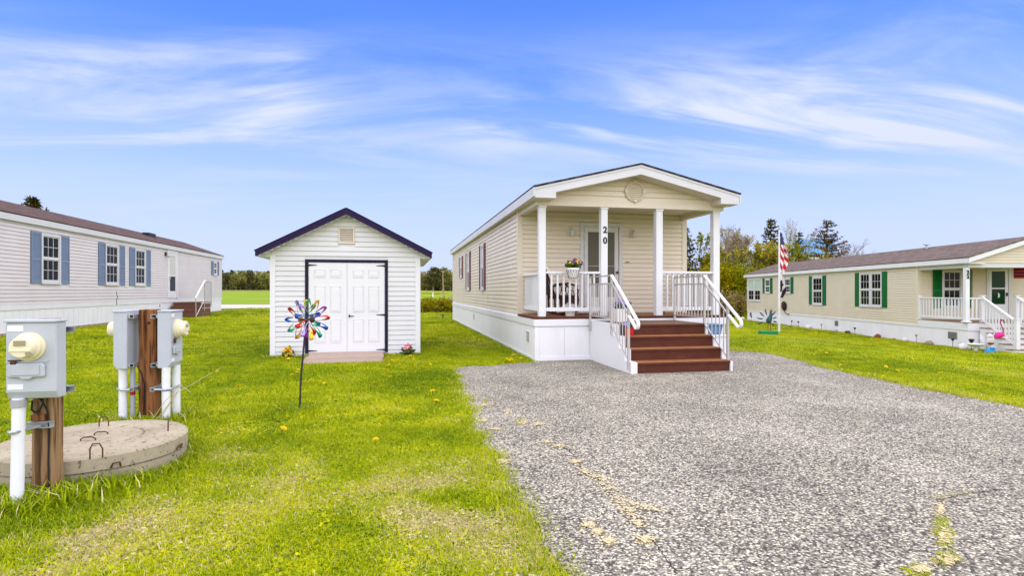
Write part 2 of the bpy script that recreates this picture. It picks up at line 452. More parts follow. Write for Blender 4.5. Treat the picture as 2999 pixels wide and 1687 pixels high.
def axis(a, b, core0, core1, step):
    xs = list(np.arange(core0, core1 + 1e-6, step)); d = step
    x = core1
    while x < b: d *= 1.25; x += d; xs.append(x)
    x, d = core0, step
    while x > a: d *= 1.25; x -= d; xs.insert(0, x)
    return xs
gx, gy = axis(-2500, 2500, -30, 34, 1.0), axis(-300, 4000, -6, 64, 1.0)
g = MB()
g.v = [(x, y, ground_z(x, y)) for y in gy for x in gx]
nx = len(gx)
g.f = [(j * nx + i, j * nx + i + 1, (j + 1) * nx + i + 1, (j + 1) * nx + i) for j in range(len(gy) - 1) for i in range(nx - 1)]
g.mi = [0] * len(g.f)
tag(g.build('ground', M['lawn_soil'], recalc=False, smooth=True), kind='structure')

def asphalt():
    m, n, l, b = newmat('asphalt')
    b.inputs['Roughness'].default_value = 0.85; b.inputs['Specular IOR Level'].default_value = 0.3
    tc = n.new('ShaderNodeTexCoord')
    vo = n.new('ShaderNodeTexVoronoi'); vo.inputs['Scale'].default_value = 75
    v2 = n.new('ShaderNodeTexVoronoi'); v2.inputs['Scale'].default_value = 130
    n1 = n.new('ShaderNodeTexNoise'); n1.inputs['Scale'].default_value = 0.9; n1.inputs['Detail'].default_value = 7; n1.inputs['Roughness'].default_value = 0.62
    n2 = n.new('ShaderNodeTexNoise'); n2.inputs['Scale'].default_value = 11; n2.inputs['Detail'].default_value = 4
    for q in (vo, v2, n1, n2): l.new(tc.outputs['Object'], q.inputs['Vector'])
    sx = n.new('ShaderNodeSeparateColor'); l.new(vo.outputs['Color'], sx.inputs[0])
    cr = n.new('ShaderNodeValToRGB'); e = cr.color_ramp.elements
    e[0].position = 0.0; e[0].color = (0.06, 0.05, 0.042, 1); e[1].position = 1.0; e[1].color = (0.74, 0.68, 0.51, 1)
    for p, c in ((0.2, (0.115, 0.10, 0.085)), (0.5, (0.275, 0.25, 0.195)), (0.78, (0.46, 0.425, 0.33))):
        x = cr.color_ramp.elements.new(p); x.color = rgb(c)
    l.new(sx.outputs[0], cr.inputs[0])
    # dark tar between the stones
    gap = n.new('ShaderNodeMapRange'); gap.inputs[1].default_value = 0.35; gap.inputs[2].default_value = 0.75; gap.inputs[3].default_value = 1.0; gap.inputs[4].default_value = 0.42; l.new(vo.outputs['Distance'], gap.inputs[0])
    mx = n.new('ShaderNodeMix'); mx.data_type = 'RGBA'; mx.blend_type = 'MULTIPLY'; mx.inputs[0].default_value = 1
    l.new(cr.outputs[0], mx.inputs[6]); l.new(gap.outputs[0], mx.inputs[7])
    mr = n.new('ShaderNodeMapRange'); mr.inputs[1].default_value = 0.28; mr.inputs[2].default_value = 0.74; mr.inputs[3].default_value = 0.80; mr.inputs[4].default_value = 1.40; l.new(n1.outputs[0], mr.inputs[0])
    m2 = n.new('ShaderNodeMix'); m2.data_type = 'RGBA'; m2.blend_type = 'MULTIPLY'; m2.inputs[0].default_value = 1
    l.new(mx.outputs[2], m2.inputs[6]); l.new(mr.outputs[0], m2.inputs[7])
    # dusty worn places
    dm = n.new('ShaderNodeMapRange'); dm.inputs[1].default_value = 0.56; dm.inputs[2].default_value = 0.72; dm.inputs[3].default_value = 0; dm.inputs[4].default_value = 0.5; l.new(n1.outputs[0], dm.inputs[0])
    dn = n.new('ShaderNodeMath'); dn.operation = 'MULTIPLY'; l.new(dm.outputs[0], dn.inputs[0]); l.new(n2.outputs[0], dn.inputs[1])
    m3 = n.new('ShaderNodeMix'); m3.data_type = 'RGBA'; l.new(dn.outputs[0], m3.inputs[0]); l.new(m2.outputs[2], m3.inputs[6]); m3.inputs[7].default_value = (0.44, 0.39, 0.33, 1)
    l.new(m3.outputs[2], b.inputs['Base Color'])
    bp = n.new('ShaderNodeBump'); bp.inputs['Strength'].default_value = 0.75; bp.inputs['Distance'].default_value = 0.006; bp.invert = True
    l.new(vo.outputs['Distance'], bp.inputs['Height']); l.new(bp.outputs[0], b.inputs['Normal'])
    return m
M['asphalt'] = asphalt()

drive_key = [(0.72, -4), (0.76, 1.5), (0.80, 2.67), (0.82, 3.0), (0.80, 3.72), (0.82, 4.8), (0.78, 5.64), (0.86, 6.5), (0.84, 7.41), (0.92, 8.6), (0.93, 9.6), (0.97, 10.24),
             (1.30, 10.42), (2.16, 10.58), (2.69, 10.80), (2.69, 11.02), (6.89, 11.02), (6.89, 12.3), (7.6, 12.2), (8.2, 11.3), (7.95, 9.9), (7.63, 8.88), (7.45, 7.6), (7.37, 6.74), (7.38, 5.41), (7.42, 3.5), (7.5, -4)]
def roughen(key, amp, step, seed):
    out = []
    for i in range(len(key)):
        a, b = Vector(key[i]), Vector(key[(i + 1) % len(key)])
        k = max(1, int((b - a).length / step))
        nrm = Vector((-(b - a).y, (b - a).x)).normalized()
        for j in range(k):
            p = a.lerp(b, j / k)
            w = 0.0 if (p.y > 10.75 and p.x > 2.6) else amp
            out.append(p + nrm * w * (noise.noise(Vector((p.x * 3.1 + seed, p.y * 3.1, 0))) + 0.6 * noise.noise(Vector((p.x * 11, p.y * 11 + seed, 0)))))
    return out
drive_poly = roughen(drive_key, 0.075, 0.06, 3.3)
def sheet(name, poly, z, m, kind='structure', thick=0.0):
    bm = bmesh.new()
    vs = [bm.verts.new((p[0], p[1], (z(p[0], p[1]) if callable(z) else z))) for p in poly]
    es = [bm.edges.new((vs[i], vs[(i + 1) % len(vs)])) for i in range(len(vs))]
    bmesh.ops.triangle_fill(bm, use_beauty=True, edges=es)
    for f in bm.faces:
        if f.normal.z < 0: f.normal_flip()
    if thick:
        r = bmesh.ops.extrude_edge_only(bm, edges=[e for e in bm.edges if e.is_boundary])
        for v in [v for v in r['geom'] if isinstance(v, bmesh.types.BMVert)]: v.co.z -= thick
    me = bpy.data.meshes.new(name); bm.to_mesh(me); bm.free(); me.materials.append(m)
    o = bpy.data.objects.new(name, me); COL.objects.link(o)
    return tag(o, kind=kind)
sheet('driveway', drive_poly, 0.012, M['asphalt'], thick=0.03)

# neighbour's driveway just showing at the right edge
def nmat(name, c1, c2, sc, rough=0.95, det=6, c3=None):
    m, n, l, b = newmat(name); b.inputs['Roughness'].default_value = rough; b.inputs['Specular IOR Level'].default_value = 0.15
    tc = n.new('ShaderNodeTexCoord'); nz = n.new('ShaderNodeTexNoise'); nz.inputs['Scale'].default_value = sc; nz.inputs['Detail'].default_value = det; nz.inputs['Roughness'].default_value = 0.65
    l.new(tc.outputs['Object'], nz.inputs['Vector'])
    cr = n.new('ShaderNodeValToRGB'); e = cr.color_ramp.elements; e[0].position = 0.3; e[0].color = rgb(c1); e[1].position = 0.7; e[1].color = rgb(c2)
    if c3: x = e.new(0.5); x.color = rgb(c3)
    l.new(nz.outputs[0], cr.inputs[0]); l.new(cr.outputs[0], b.inputs['Base Color'])
    return m
M['road'] = nmat('road', (0.42, 0.37, 0.34), (0.60, 0.55, 0.51), 0.8)
M['field'] = nmat('field', (0.15, 0.23, 0.003), (0.24, 0.32, 0.004), 0.06, c3=(0.19, 0.28, 0.003))
M['field_yellow'] = nmat('field_yellow', (0.30, 0.26, 0.006), (0.16, 0.24, 0.006), 0.10)
M['plough'] = nmat('plough', (0.30, 0.20, 0.11), (0.42, 0.31, 0.19), 0.08)

def strip(name, near, far, m, lift, nseg=24):
    """draped sheet between two polylines (x, y)"""
    b = MB(); k = 10
    def samp(line, t):
        t *= len(line) - 1; i = min(int(t), len(line) - 2); a, c = Vector(line[i]), Vector(line[i + 1]); return a.lerp(c, t - i)
    for i in range(nseg + 1):
        a, c = samp(near, i / nseg), samp(far, i / nseg)
        for j in range(k + 1):
            p = a.lerp(c, j / k); b.v.append((p.x, p.y, ground_z(p.x, p.y) + lift))
    b.f = [(i * (k + 1) + j, (i + 1) * (k + 1) + j, (i + 1) * (k + 1) + j + 1, i * (k + 1) + j + 1) for i in range(nseg) for j in range(k)]
    b.mi = [0] * len(b.f)
    return tag(b.build(name, m, recalc=False, smooth=True), kind='structure')
strip('gravel_road', [(-120, 37), (-12, 40.6), (3.5, 47.0), (90, 66)], [(-120, 62), (-15.5, 56.0), (3.9, 53.5), (90, 73)], M['road'], 0.03)
strip('field', [(-160, 63), (-40, 58.0), (-15.5, 57.0), (3.9, 55.0), (60, 68)], [(-400, 198), (-60, 200), (-34, 203), (20, 238), (160, 238)], M['field'], 0.03)
strip('ploughed_strip', [(-400, 192), (-150, 194), (-34, 206)], [(-400, 240), (-150, 240), (-32, 240)], M['plough'], 0.10)
strip('flowering_meadow_strip', [(-14, 150), (10, 150), (60, 150)], [(-22, 238), (20, 238), (80, 238)], M['field_yellow'], 0.12)

# ------------------------------------------------------------------ building helpers
def siding(wall, Fm, s0, s1, z0, z1, ex, m, openings=(), gable=None, joined=False, proud=0.026):
    """lap siding boards on the wall; openings (s0, s1, z0, z1); gable: f(z) -> (s0, s1)"""
    boards = MB(Fm); z = z0; n = 0
    while z < z1 - 0.01:
        zt = min(z + ex, z1)
        lo0, lo1 = (gable(z) if gable else (s0, s1)); hi0, hi1 = (gable(zt) if gable else (s0, s1))
        if hi1 - hi0 < 0.02: hi0 = hi1 = (hi0 + hi1) / 2
        segs = [(lo0, lo1)]
        for (a, b, c, d) in openings:
            if c < zt - 0.012 and d > z + 0.012:
                nx_ = []
                for (p, q) in segs:
                    if b <= p or a >= q: nx_.append((p, q)); continue
                    if a > p: nx_.append((p, a))
                    if b < q: nx_.append((b, q))
                segs = nx_
        for (p, q) in segs:
            if q - p < 0.015: continue
            tp = hi0 if (gable and p == lo0) else p; tq = hi1 if (gable and q == lo1) else q
            b = boards if joined else MB(Fm)
            zz = zt
            zn, zm = z + (zt - z) * 0.80, z + (zt - z) * 0.84
            mp, mq, np_, nq = p + (tp - p) * .8, q + (tq - q) * .8, p + (tp - p) * .84, q + (tq - q) * .84
            b.add([(p, -0.004, z), (p, proud, z), (mp, proud * .8, zn), (np_, 0.0012, zm), (tp, 0.0012, zz), (tp, -0.004, zz),
                   (q, -0.004, z), (q, proud, z), (mq, proud * .8, zn), (nq, 0.0012, zm), (tq, 0.0012, zz), (tq, -0.004, zz)],
                  [(0, 1, 2, 3, 4, 5), (11, 10, 9, 8, 7, 6), (0, 6, 7, 1), (1, 7, 8, 2), (2, 8, 9, 3), (3, 9, 10, 4), (4, 10, 11, 5)])
            if not joined: b.build('siding_board', m, wall)
        z += ex
    if joined: tag(boards.build('siding', m, wall), kind='stuff')

def window(root, Fm, s0, s1, z0, z1, shutter=None, sw=0.36, cols=3, rows=2, top='glass_dark', low='glass_dark', head=0.0, trim='white_trim', split=0.5, lean=True):
    """double-hung window: s0..s1, z0..z1 is the outer edge of the trim"""
    t = 0.07
    b = MB(Fm)
    b.box(s0, s1, 0, 0.05, z0, z0 + t); b.box(s0, s1, 0, 0.05, z1 - t - head, z1)
    b.box(s0, s0 + t, 0, 0.05, z0 + t, z1 - t - head); b.box(s1 - t, s1, 0, 0.05, z0 + t, z1 - t - head)
    w = b.build('window', M[trim], root, bevel=0.004)
    MB(Fm).box(s0 - 0.01, s1 + 0.01, 0, 0.07, z0 - 0.03, z0 - 0.001).build('sill', M[trim], w)
    a0, a1, c0, c1 = s0 + t, s1 - t, z0 + t, z1 - t - head
    zm = c0 + (c1 - c0) * split
    MB(Fm).box(a0, a1, 0.006, 0.038, zm - 0.025, zm + 0.025).build('meeting_rail', M[trim], w)
    for (k, (p, q)) in enumerate(((c0, zm - 0.025), (zm + 0.025, c1))):
        o = 0.008 if k == 0 else 0.014
        sb = MB(Fm)
        e = 0.028
        sb.box(a0, a1, 0.004, o + 0.014, p, p + e); sb.box(a0, a1, 0.004, o + 0.014, q - e, q)
        sb.box(a0, a0 + e, 0.004, o + 0.014, p + e, q - e); sb.box(a1 - e, a1, 0.004, o + 0.014, p + e, q - e)
        sb.build('sash', M[trim], w)
        MB(Fm).box(a0 + e, a1 - e, 0.002, o, p + e, q - e).build('pane', M[low if k == 0 else top], w)
        if cols:
            mb = MB(Fm)
            for i in range(1, cols):
                x = a0 + e + (a1 - a0 - 2 * e) * i / cols; mb.box(x - 0.008, x + 0.008, o + 0.001, o + 0.008, p + e, q - e)
            for j in range(1, rows):
                zz = p + e + (q - p - 2 * e) * j / rows; mb.box(a0 + e, a1 - e, o + 0.0005, o + 0.007, zz - 0.008, zz + 0.008)
            mb.build('muntins', M[trim], w)
    if shutter:
        for (p, q) in ((s0 - sw - 0.01, s0 - 0.01), (s1 + 0.01, s1 + sw + 0.01)):
            sh = MB(Fm)
            zb, zt_ = z0 - 0.01, z1 + 0.01
            f = 0.05; zm2 = zb + (zt_ - zb) * 0.46
            sh.box(p, p + f, 0.016, 0.045, zb, zt_); sh.box(q - f, q, 0.016, 0.045, zb, zt_)
            sh.box(p + f, q - f, 0.016, 0.043, zb, zb + 0.07); sh.box(p + f, q - f, 0.016, 0.043, zt_ - 0.07, zt_); sh.box(p + f, q - f, 0.016, 0.043, zm2 - 0.035, zm2 + 0.035)
            so = sh.build('shutter', M[shutter], root)
            lv = MB(Fm)
            for (u0, u1) in ((zb + 0.07, zm2 - 0.035), (zm2 + 0.035, zt_ - 0.07)):
                n = int((u1 - u0) / 0.042)
                for i in range(n):
                    zz = u0 + (u1 - u0) * i / n; h = (u1 - u0) / n
                    lv.add([(p + f, 0.018, zz), (q - f, 0.018, zz), (q - f, 0.040, zz), (p + f, 0.040, zz), (p + f, 0.018, zz + h), (q - f, 0.018, zz + h), (q - f, 0.024, zz + h), (p + f, 0.024, zz + h)],
                           [(0, 3, 2, 1), (4, 5, 6, 7), (0, 1, 5, 4), (1, 2, 6, 5), (2, 3, 7, 6), (3, 0, 4, 7)])
            lv.build('louvres', M[shutter], so)
    return w

def roof_plane(name, m, parent, quad, over=0.0, thick=0.03):
    """shingled slab: quad = eave0, eave1, ridge1, ridge0 ; UV in metres"""
    a, b, c, d = [Vector(q) for q in quad]
    nrm = (b - a).cross(d - a).normalized()
    if nrm.z < 0: nrm.negate()
    off = OFF[parent.name]
    vs = [p - off for p in (a, b, c, d)] + [p - off + nrm * thick for p in (a, b, c, d)]
    me = bpy.data.meshes.new(name)
    me.from_pydata(vs, [], [(0, 3, 2, 1), (4, 5, 6, 7), (0, 1, 5, 4), (1, 2, 6, 5), (2, 3, 7, 6), (3, 0, 4, 7)])
    uv = me.uv_layers.new(name='UVMap')
    e, w = (b - a).normalized(), (d - a).normalized()
    for lp in me.loops:
        p = me.vertices[lp.vertex_index].co + off
        uv.data[lp.index].uv = ((p - a).dot(e), (p - a).dot(w))
    me.materials.append(m)
    bm = bmesh.new(); bm.from_mesh(me); bmesh.ops.recalc_face_normals(bm, faces=bm.faces); bm.to_mesh(me); bm.free()
    o = bpy.data.objects.new(name, me); COL.objects.link(o); o.parent = parent; OFF[o.name] = off
    return o

def digits(text, height, m, parent, Fm, s, o, z, name='house_number', bold=0.012):
    cu = bpy.data.curves.new(name, 'FONT'); cu.body = text; cu.size = height / 0.70; cu.align_x = 'CENTER'; cu.extrude = 0.02; cu.offset = bold
    ob = bpy.data.objects.new('tmp', cu); COL.objects.link(ob)
    dg = bpy.context.evaluated_depsgraph_get(); me = bpy.data.meshes.new_from_object(ob.evaluated_get(dg))
    bpy.data.objects.remove(ob)
    b = MB(Fm); b.add([(s + v.co.x, o + 0.004 + v.co.z * 0.15, z + v.co.y) for v in me.vertices], [tuple(p.vertices) for p in me.polygons])
    return b.build(name, m, parent)

def porch_rail(parent, Fm, s0, s1, z_lo, z_hi, name='porch_railing', step=0.125, bw=0.035, ends=True, m='white_paint'):
    """top rail, bottom rail and single balusters between s0 and s1"""
    r = MB(Fm).box(s0, s1, -0.045, 0.045, z_hi - 0.045, z_hi).build(name, M[m], parent, bevel=0.004)
    MB(Fm).box(s0, s1, -0.022, 0.022, z_lo, z_lo + 0.075).build('bottom_rail', M[m], r)
    n = max(1, int(round((s1 - s0) / step)) - 1)
    for i in range(n):
        x = s0 + (s1 - s0) * (i + 1) / (n + 1)
        MB(Fm).box(x - bw / 2, x + bw / 2, -0.018, 0.018, z_lo + 0.075, z_hi - 0.045).build('baluster', M[m], r)
    return r

# ------------------------------------------------------------------ house 20
HX0, HX1, HY, HB, HE = 2.72, 6.86, 10.97, 12.60, 28.0     # side walls, porch front, porch back wall, far end
house = thing('mobile_home', 'beige mobile home with front porch, white skirting and number 20 on a post', 'mobile home', (4.79, 10.97, 0))
def FL(s, o, z): return Vector((HX0 - o, s, z))           # left wall, facing -X
def FB(s, o, z): return Vector((s, HB - o, z))            # porch back wall, facing the camera
def FG(s, o, z): return Vector((s, HY - o, z))            # front plane
ZS, ZE = 0.89, 3.26                                        # bottom of siding, underside of eave
wl_ = MB().box(HX0, HX1, HB, HE, 0.70, ZE + 0.1).build('wall', M['siding_beige'], house)
win_l = [(17.42, 18.62, 1.43, 2.95), (20.9, 22.5, 1.43, 2.93), (23.6, 24.9, 1.98, 2.90)]
siding(wl_, FL, HB + 0.06, 17.02, ZS, ZE, 0.1065, M['siding_beige'])
siding(wl_, FL, 17.14, HE - 0.06, ZS, ZE, 0.1065, M['siding_beige'], openings=[(a - 0.36, b + 0.36, c - 0.02, d + 0.02) for a, b, c, d in [(17.72, 18.35, 1.46, 2.92), (21.35, 22.15, 1.46, 2.92), (23.9, 24.6, 2.0, 2.90)]])
MB(FL).box(17.02, 17.14, 0, 0.034, ZS - 0.02, ZE).build('seam_trim', M['trim_beige'], wl_)
for (a, b, c, d) in [(17.72, 18.35, 1.46, 2.92), (21.35, 22.15, 1.46, 2.92), (23.9, 24.6, 2.0, 2.90)]:
    window(house, FL, a, b, c, d, shutter='shutter_red', sw=0.33, cols=0, top='curtain')
siding(wl_, FB, HX0 + 0.07, HX1 - 0.07, ZS + 0.02, 3.30, 0.1065, M['siding_beige'], openings=[(4.18, 5.23, 0.8, 3.02)])
for (x0, x1) in ((HX0 - 0.033, HX0 + 0.09), (HX1 - 0.09, HX1 + 0.033)):
    MB().box(x0, x1, HB - 0.033, HB + 0.085, ZS, ZE).build('corner_trim', M['trim_beige'], wl_)
MB().box(HX0 - 0.033, HX0 + 0.05, HE - 0.09, HE + 0.02, ZS, ZE).build('corner_trim', M['trim_beige'], wl_)
# skirting with its cap band
SK0, SK1 = 2.69, 6.89
sk = MB().box(SK0 + 0.02, SK1 - 0.02, HY + 0.0, HE, -0.05, 0.70).build('skirting', M['skirt'], house)
y = HY - 0.02
seams = [3.31, 3.93]
MB().box(SK0, SK0 + 0.10, HY - 0.03, HY + 0.07, -0.04, 0.69).build('skirt_corner', M['skirt'], sk, bevel=0.004)
MB().box(SK1 - 0.10, SK1, HY - 0.03, HY + 0.07, -0.04, 0.69).build('skirt_corner', M['skirt'], sk, bevel=0.004)
xs = [SK0 + 0.10, 3.31, 3.95, 4.60, 5.25, 5.90, 6.50, SK1 - 0.10]
for i in range(len(xs) - 1):
    MB().box(xs[i] + 0.0025, xs[i + 1] - 0.0025, HY - 0.022, HY + 0.005, -0.03, 0.69).build('skirt_panel', M['skirt'], sk)
MB().box(SK0 + 0.10, SK1 - 0.10, HY - 0.036, HY - 0.0225, 0.012, 0.085).build('base_channel', M['skirt'], sk)
ys = list(np.linspace(HY + 0.07, HE, 26))
for i in range(25):
    MB().box(SK0 - 0.004, SK0 + 0.025, ys[i] + 0.002, ys[i + 1] - 0.002, -0.03, 0.69).build('skirt_panel', M['skirt'], sk)
    MB().box(SK1 - 0.025, SK1 + 0.004, ys[i] + 0.002, ys[i + 1] - 0.002, -0.03, 0.69).build('skirt_panel', M['skirt'], sk)
MB().box(SK0 - 0.016, SK0 - 0.0045, HY + 0.08, HE, 0.012, 0.075).build('base_channel', M['skirt'], sk)
MB().box(SK0 - 0.02, SK1 + 0.02, HY - 0.045, HY - 0.0005, 0.70, 0.84).build('cap_band', M['white_paint'], sk, bevel=0.006)
MB().box(SK0 - 0.02, SK0 + 0.08, HY, HE + 0.02, 0.70, 0.838).add([(SK0 - 0.02, HB, 0.838), (HX0, HB, 0.838), (HX0, HE, 0.838), (SK0 - 0.02, HE, 0.838), (HX0 - 0.004, HB, 0.89), (HX0, HB, 0.89), (HX0, HE, 0.89), (HX0 - 0.004, HE, 0.89)], [(0, 1, 5, 4), (1, 2, 6, 5), (2, 3, 7, 6), (3, 0, 4, 7), (4, 5, 6, 7)]).build('cap_band', M['white_paint'], sk)
MB().box(SK1 - 0.08, SK1 + 0.02, HY, HE + 0.02, 0.70, 0.838).build('cap_band', M['white_paint'], sk)
for (yc, zc_) in ((11.51, 0.455), (19.98, 0.50)):
    v = MB(); 
    v.box(SK0 - 0.014, SK0 - 0.004, yc - 0.15, yc + 0.15, zc_ - 0.12, zc_ - 0.10); v.box(SK0 - 0.014, SK0 - 0.004, yc - 0.15, yc + 0.15, zc_ + 0.10, zc_ + 0.12)
    v.box(SK0 - 0.014, SK0 - 0.004, yc - 0.15, yc - 0.13, zc_ - 0.10, zc_ + 0.10); v.box(SK0 - 0.014, SK0 - 0.004, yc + 0.13, yc + 0.15, zc_ - 0.10, zc_ + 0.10)
    vo_ = v.build('skirt_vent', M['white_paint'], house)
    MB().box(SK0 - 0.008, SK0 - 0.0042, yc - 0.13, yc + 0.13, zc_ - 0.10, zc_ + 0.10).build('vent_mesh', M['black_metal'], vo_)
    gr = MB()
    for i in range(1, 5): gr.box(SK0 - 0.012, SK0 - 0.009, yc - 0.13, yc + 0.13, zc_ - 0.10 + i * 0.04 - 0.006, zc_ - 0.10 + i * 0.04 + 0.006)
    for i in range(1, 4): gr.box(SK0 - 0.0125, SK0 - 0.0095, yc - 0.13 + i * 0.065 - 0.005, yc - 0.13 + i * 0.065 + 0.005, -0.10 + zc_, 0.10 + zc_)
    gr.build('vent_grille', M['white_paint'], vo_)
# porch deck
dk = MB().box(HX0 - 0.03, HX1 + 0.02, HY - 0.035, HY - 0.005, 0.845, 0.892).build('deck', M['deck_edge'], house)
MB().box(HX0 - 0.03, HX0 + 0.0, HY - 0.004, HB - 0.034, 0.845, 0.892).build('deck_edge_board', M['deck_edge'], dk)
n = 12
for i in range(n):
    a, b = HY + (HB - 0.02 - HY) * i / n, HY + (HB - 0.02 - HY) * (i + 1) / n
    MB().box(HX0 + 0.004, HX1 + 0.015, a + 0.003, b - 0.003, 0.86, 0.891).build('deck_board', M['deck_wood'], dk)
# posts
POST = []
for (x0, x1, nm) in ((2.79, 2.93, 0), (4.10, 4.245, 1), (5.32, 5.47, 0), (6.64, 6.79, 0)):
    p = MB().box(x0, x1, HY + 0.0, HY + 0.14, 0.892, 3.10).build('porch_post', M['white_paint'], house, bevel=0.008)
    MB().box(x0 - 0.012, x1 + 0.012, HY - 0.012, HY + 0.152, 3.10, 3.135).build('post_cap', M['white_paint'], p)
    POST.append(p)
digits('2', 0.128, M['black_metal'], POST[1], FG, 4.185, 0.0, 2.61, bold=0.006)
digits('0', 0.128, M['black_metal'], POST[1], FG, 4.185, 0.0, 2.39, bold=0.006)
# beams, ceiling, gable
bmn = MB().box(HX0 + 0.0, HX1 + 0.0, HY - 0.03, HY + 0.16, 3.136, 3.26).build('porch_beam', M['trim_beige'], house)
for (a, b) in ((HX0, HX0 + 0.15), (HX1 - 0.15, HX1)):
    MB().box(a, b, HY + 0.161, HB - 0.034, 3.136, 3.26).build('side_beam', M['trim_beige'], bmn)
for i in range(14):
    a = HX0 + 0.151 + (HX1 - HX0 - 0.302) * i / 14
    MB().box(a + 0.002, a + (HX1 - HX0 - 0.302) / 14 - 0.002, HY + 0.161, HB - 0.02, 3.245, 3.262).build('ceiling_panel', M['soffit'], bmn)
RXL, RXR, RPX, RZE, RZP, RYF = 2.60, 6.98, 4.79, 3.42, 3.95, 10.55
def gable20(z):
    t = (z - 3.26) / (RZP - 0.06 - 3.26); t = min(max(t, 0), 1)
    return (HX0 + (RPX - HX0) * t, HX1 - (HX1 - RPX) * t)
gw = MB().extr([(HX0, HY, 3.262), (HX1, HY, 3.262), (HX1, HY, 3.30), (RPX, HY, RZP - 0.06), (HX0, HY, 3.30)], (0, 0.10, 0)).build('gable', M['siding_beige'], house)
siding(gw, FG, 0, 0, 3.262, RZP - 0.09, 0.1065, M['siding_beige'], gable=gable20)
for (a, b) in (((HX0 + 0.15, 3.262), (RPX, RZP - 0.13)), ((HX1 - 0.15, 3.262), (RPX, RZP - 0.13))):
    dz = 0.075
    MB().extr([(a[0], HY - 0.03, a[1]), (b[0], HY - 0.03, b[1]), (b[0], HY - 0.03, b[1] + dz), (a[0], HY - 0.03, a[1] + dz)], (0, 0.0035, 0)).build('gable_trim', M['trim_beige'], gw)
# oval gable vent
gv = MB().lathe([(0.215, 0), (0.215, 0.035), (0.185, 0.055), (0.17, 0.035), (0.17, 0)], 36, (4.82, HY - 0.0275, 3.475), (0, -1, 0)).build('gable_vent', M['trim_beige'], house, smooth=False)
MB().lathe([(0.17, 0), (0.17, 0.012)], 36, (4.82, HY - 0.0275, 3.475), (0, -1, 0)).build('vent_back', M['siding_beige'], gv)
for i in range(8):
    z = 3.475 - 0.14 + i * 0.04; w = math.sqrt(max(0, 0.165 ** 2 - (z - 3.475) ** 2))
    MB().add([(4.82 - w, HY - 0.041, z + 0.02), (4.82 + w, HY - 0.041, z + 0.02), (4.82 + w, HY - 0.064, z - 0.008), (4.82 - w, HY - 0.064, z - 0.008), (4.82 - w, HY - 0.041, z - 0.008), (4.82 + w, HY - 0.041, z - 0.008)],
             [(0, 1, 2, 3), (3, 2, 5, 4), (0, 3, 4), (1, 5, 2), (0, 4, 5, 1)]).build('vent_slat', M['trim_beige'], gv)
for k in range(4):
    a = k * math.pi / 2
    MB().box(4.82 + 0.2 * math.cos(a) - 0.03, 4.82 + 0.2 * math.cos(a) + 0.03, HY - 0.085, HY - 0.03, 3.475 + 0.2 * math.sin(a) - 0.03, 3.475 + 0.2 * math.sin(a) + 0.03).build('keystone', M['trim_beige'], gv, bevel=0.006)
# roof
rf = roof_plane('roof', M['roof_dark'], house, [(RXL - 0.02, RYF - 0.03, RZE), (RXL - 0.02, HE + 0.15, RZE), (RPX, HE + 0.15, RZP), (RPX, RYF - 0.03, RZP)])
roof_plane('roof_slope', M['roof_dark'], rf, [(RXR + 0.02, RYF - 0.03, RZE), (RXR + 0.02, HE + 0.15, RZE), (RPX, HE + 0.15, RZP), (RPX, RYF - 0.03, RZP)])
fh = 0.19
for sgn, ex_ in ((-1, RXL), (1, RXR)):
    MB().extr([(ex_, RYF, RZE - 0.004), (RPX, RYF, RZP - 0.004), (RPX, RYF, RZP - fh - 0.004), (ex_, RYF, RZE - fh + 0.01)], (0, 0.03, 0)).build('rake_board', M['white_trim'], rf)
    MB().extr([(ex_, RYF - 0.012, RZE - 0.005), (RPX, RYF - 0.012, RZP - 0.005), (RPX, RYF - 0.012, RZP - 0.045), (ex_, RYF - 0.012, RZE - 0.045)], (0, 0.0118, 0)).build('drip_edge', M['white_trim'], rf)
    x0, x1 = (ex_ - 0.03, ex_ - 0.001) if sgn < 0 else (ex_ + 0.001, ex_ + 0.03)
    MB().box(x0, x1, RYF - 0.012, HE + 0.12, RZE - fh + 0.01, RZE - 0.006).build('fascia', M['white_trim'], rf)
    # eave return box and soffit
    w = (HX0 + 0.30 if sgn < 0 else HX1 - 0.30)
    a, b = (ex_, w) if sgn < 0 else (w, ex_)
    MB().box(a, b, RYF + 0.001, RYF + 0.028, RZE - fh - 0.012, RZE - 0.04).build('eave_return', M['white_trim'], rf)
    MB().box(min(ex_, w), max(ex_, w), RYF + 0.03, HY - 0.032, RZE - fh - 0.012, RZE - fh + 0.02).build('soffit', M['soffit'], rf)
    wx = HX0 + 0.02 if sgn < 0 else HX1 - 0.02
    MB().box(min(ex_, wx), max(ex_, wx), HY - 0.030, HE + 0.1, RZE - fh + 0.012, RZE - fh + 0.03).build('soffit', M['soffit'], rf)
    k = 8
    for i in range(k):       # sloping soffit under the front overhang
        t0, t1 = i / k, (i + 1) / k
        xa, xb = w + (RPX - w) * t0, w + (RPX - w) * t1
        za, zb = [RZE - fh + (RZP - RZE) * (abs(x - ex_) / abs(RPX - ex_)) for x in (xa, xb)]
        if i == 0: MB().box(min(xa, xa + sgn * 0.012), max(xa, xa + sgn * 0.012), RYF + 0.03, HY - 0.033, RZE - fh + 0.021, za + 0.03).build('return_cap', M['soffit'], rf)
        MB().extr([(xa + 0.002 * -sgn, RYF + 0.03, za), (xb, RYF + 0.03, zb), (xb, RYF + 0.03, zb + 0.02), (xa + 0.002 * -sgn, RYF + 0.03, za + 0.02)], (0, HY - RYF - 0.062, 0)).build('soffit_panel', M['soffit'], rf)
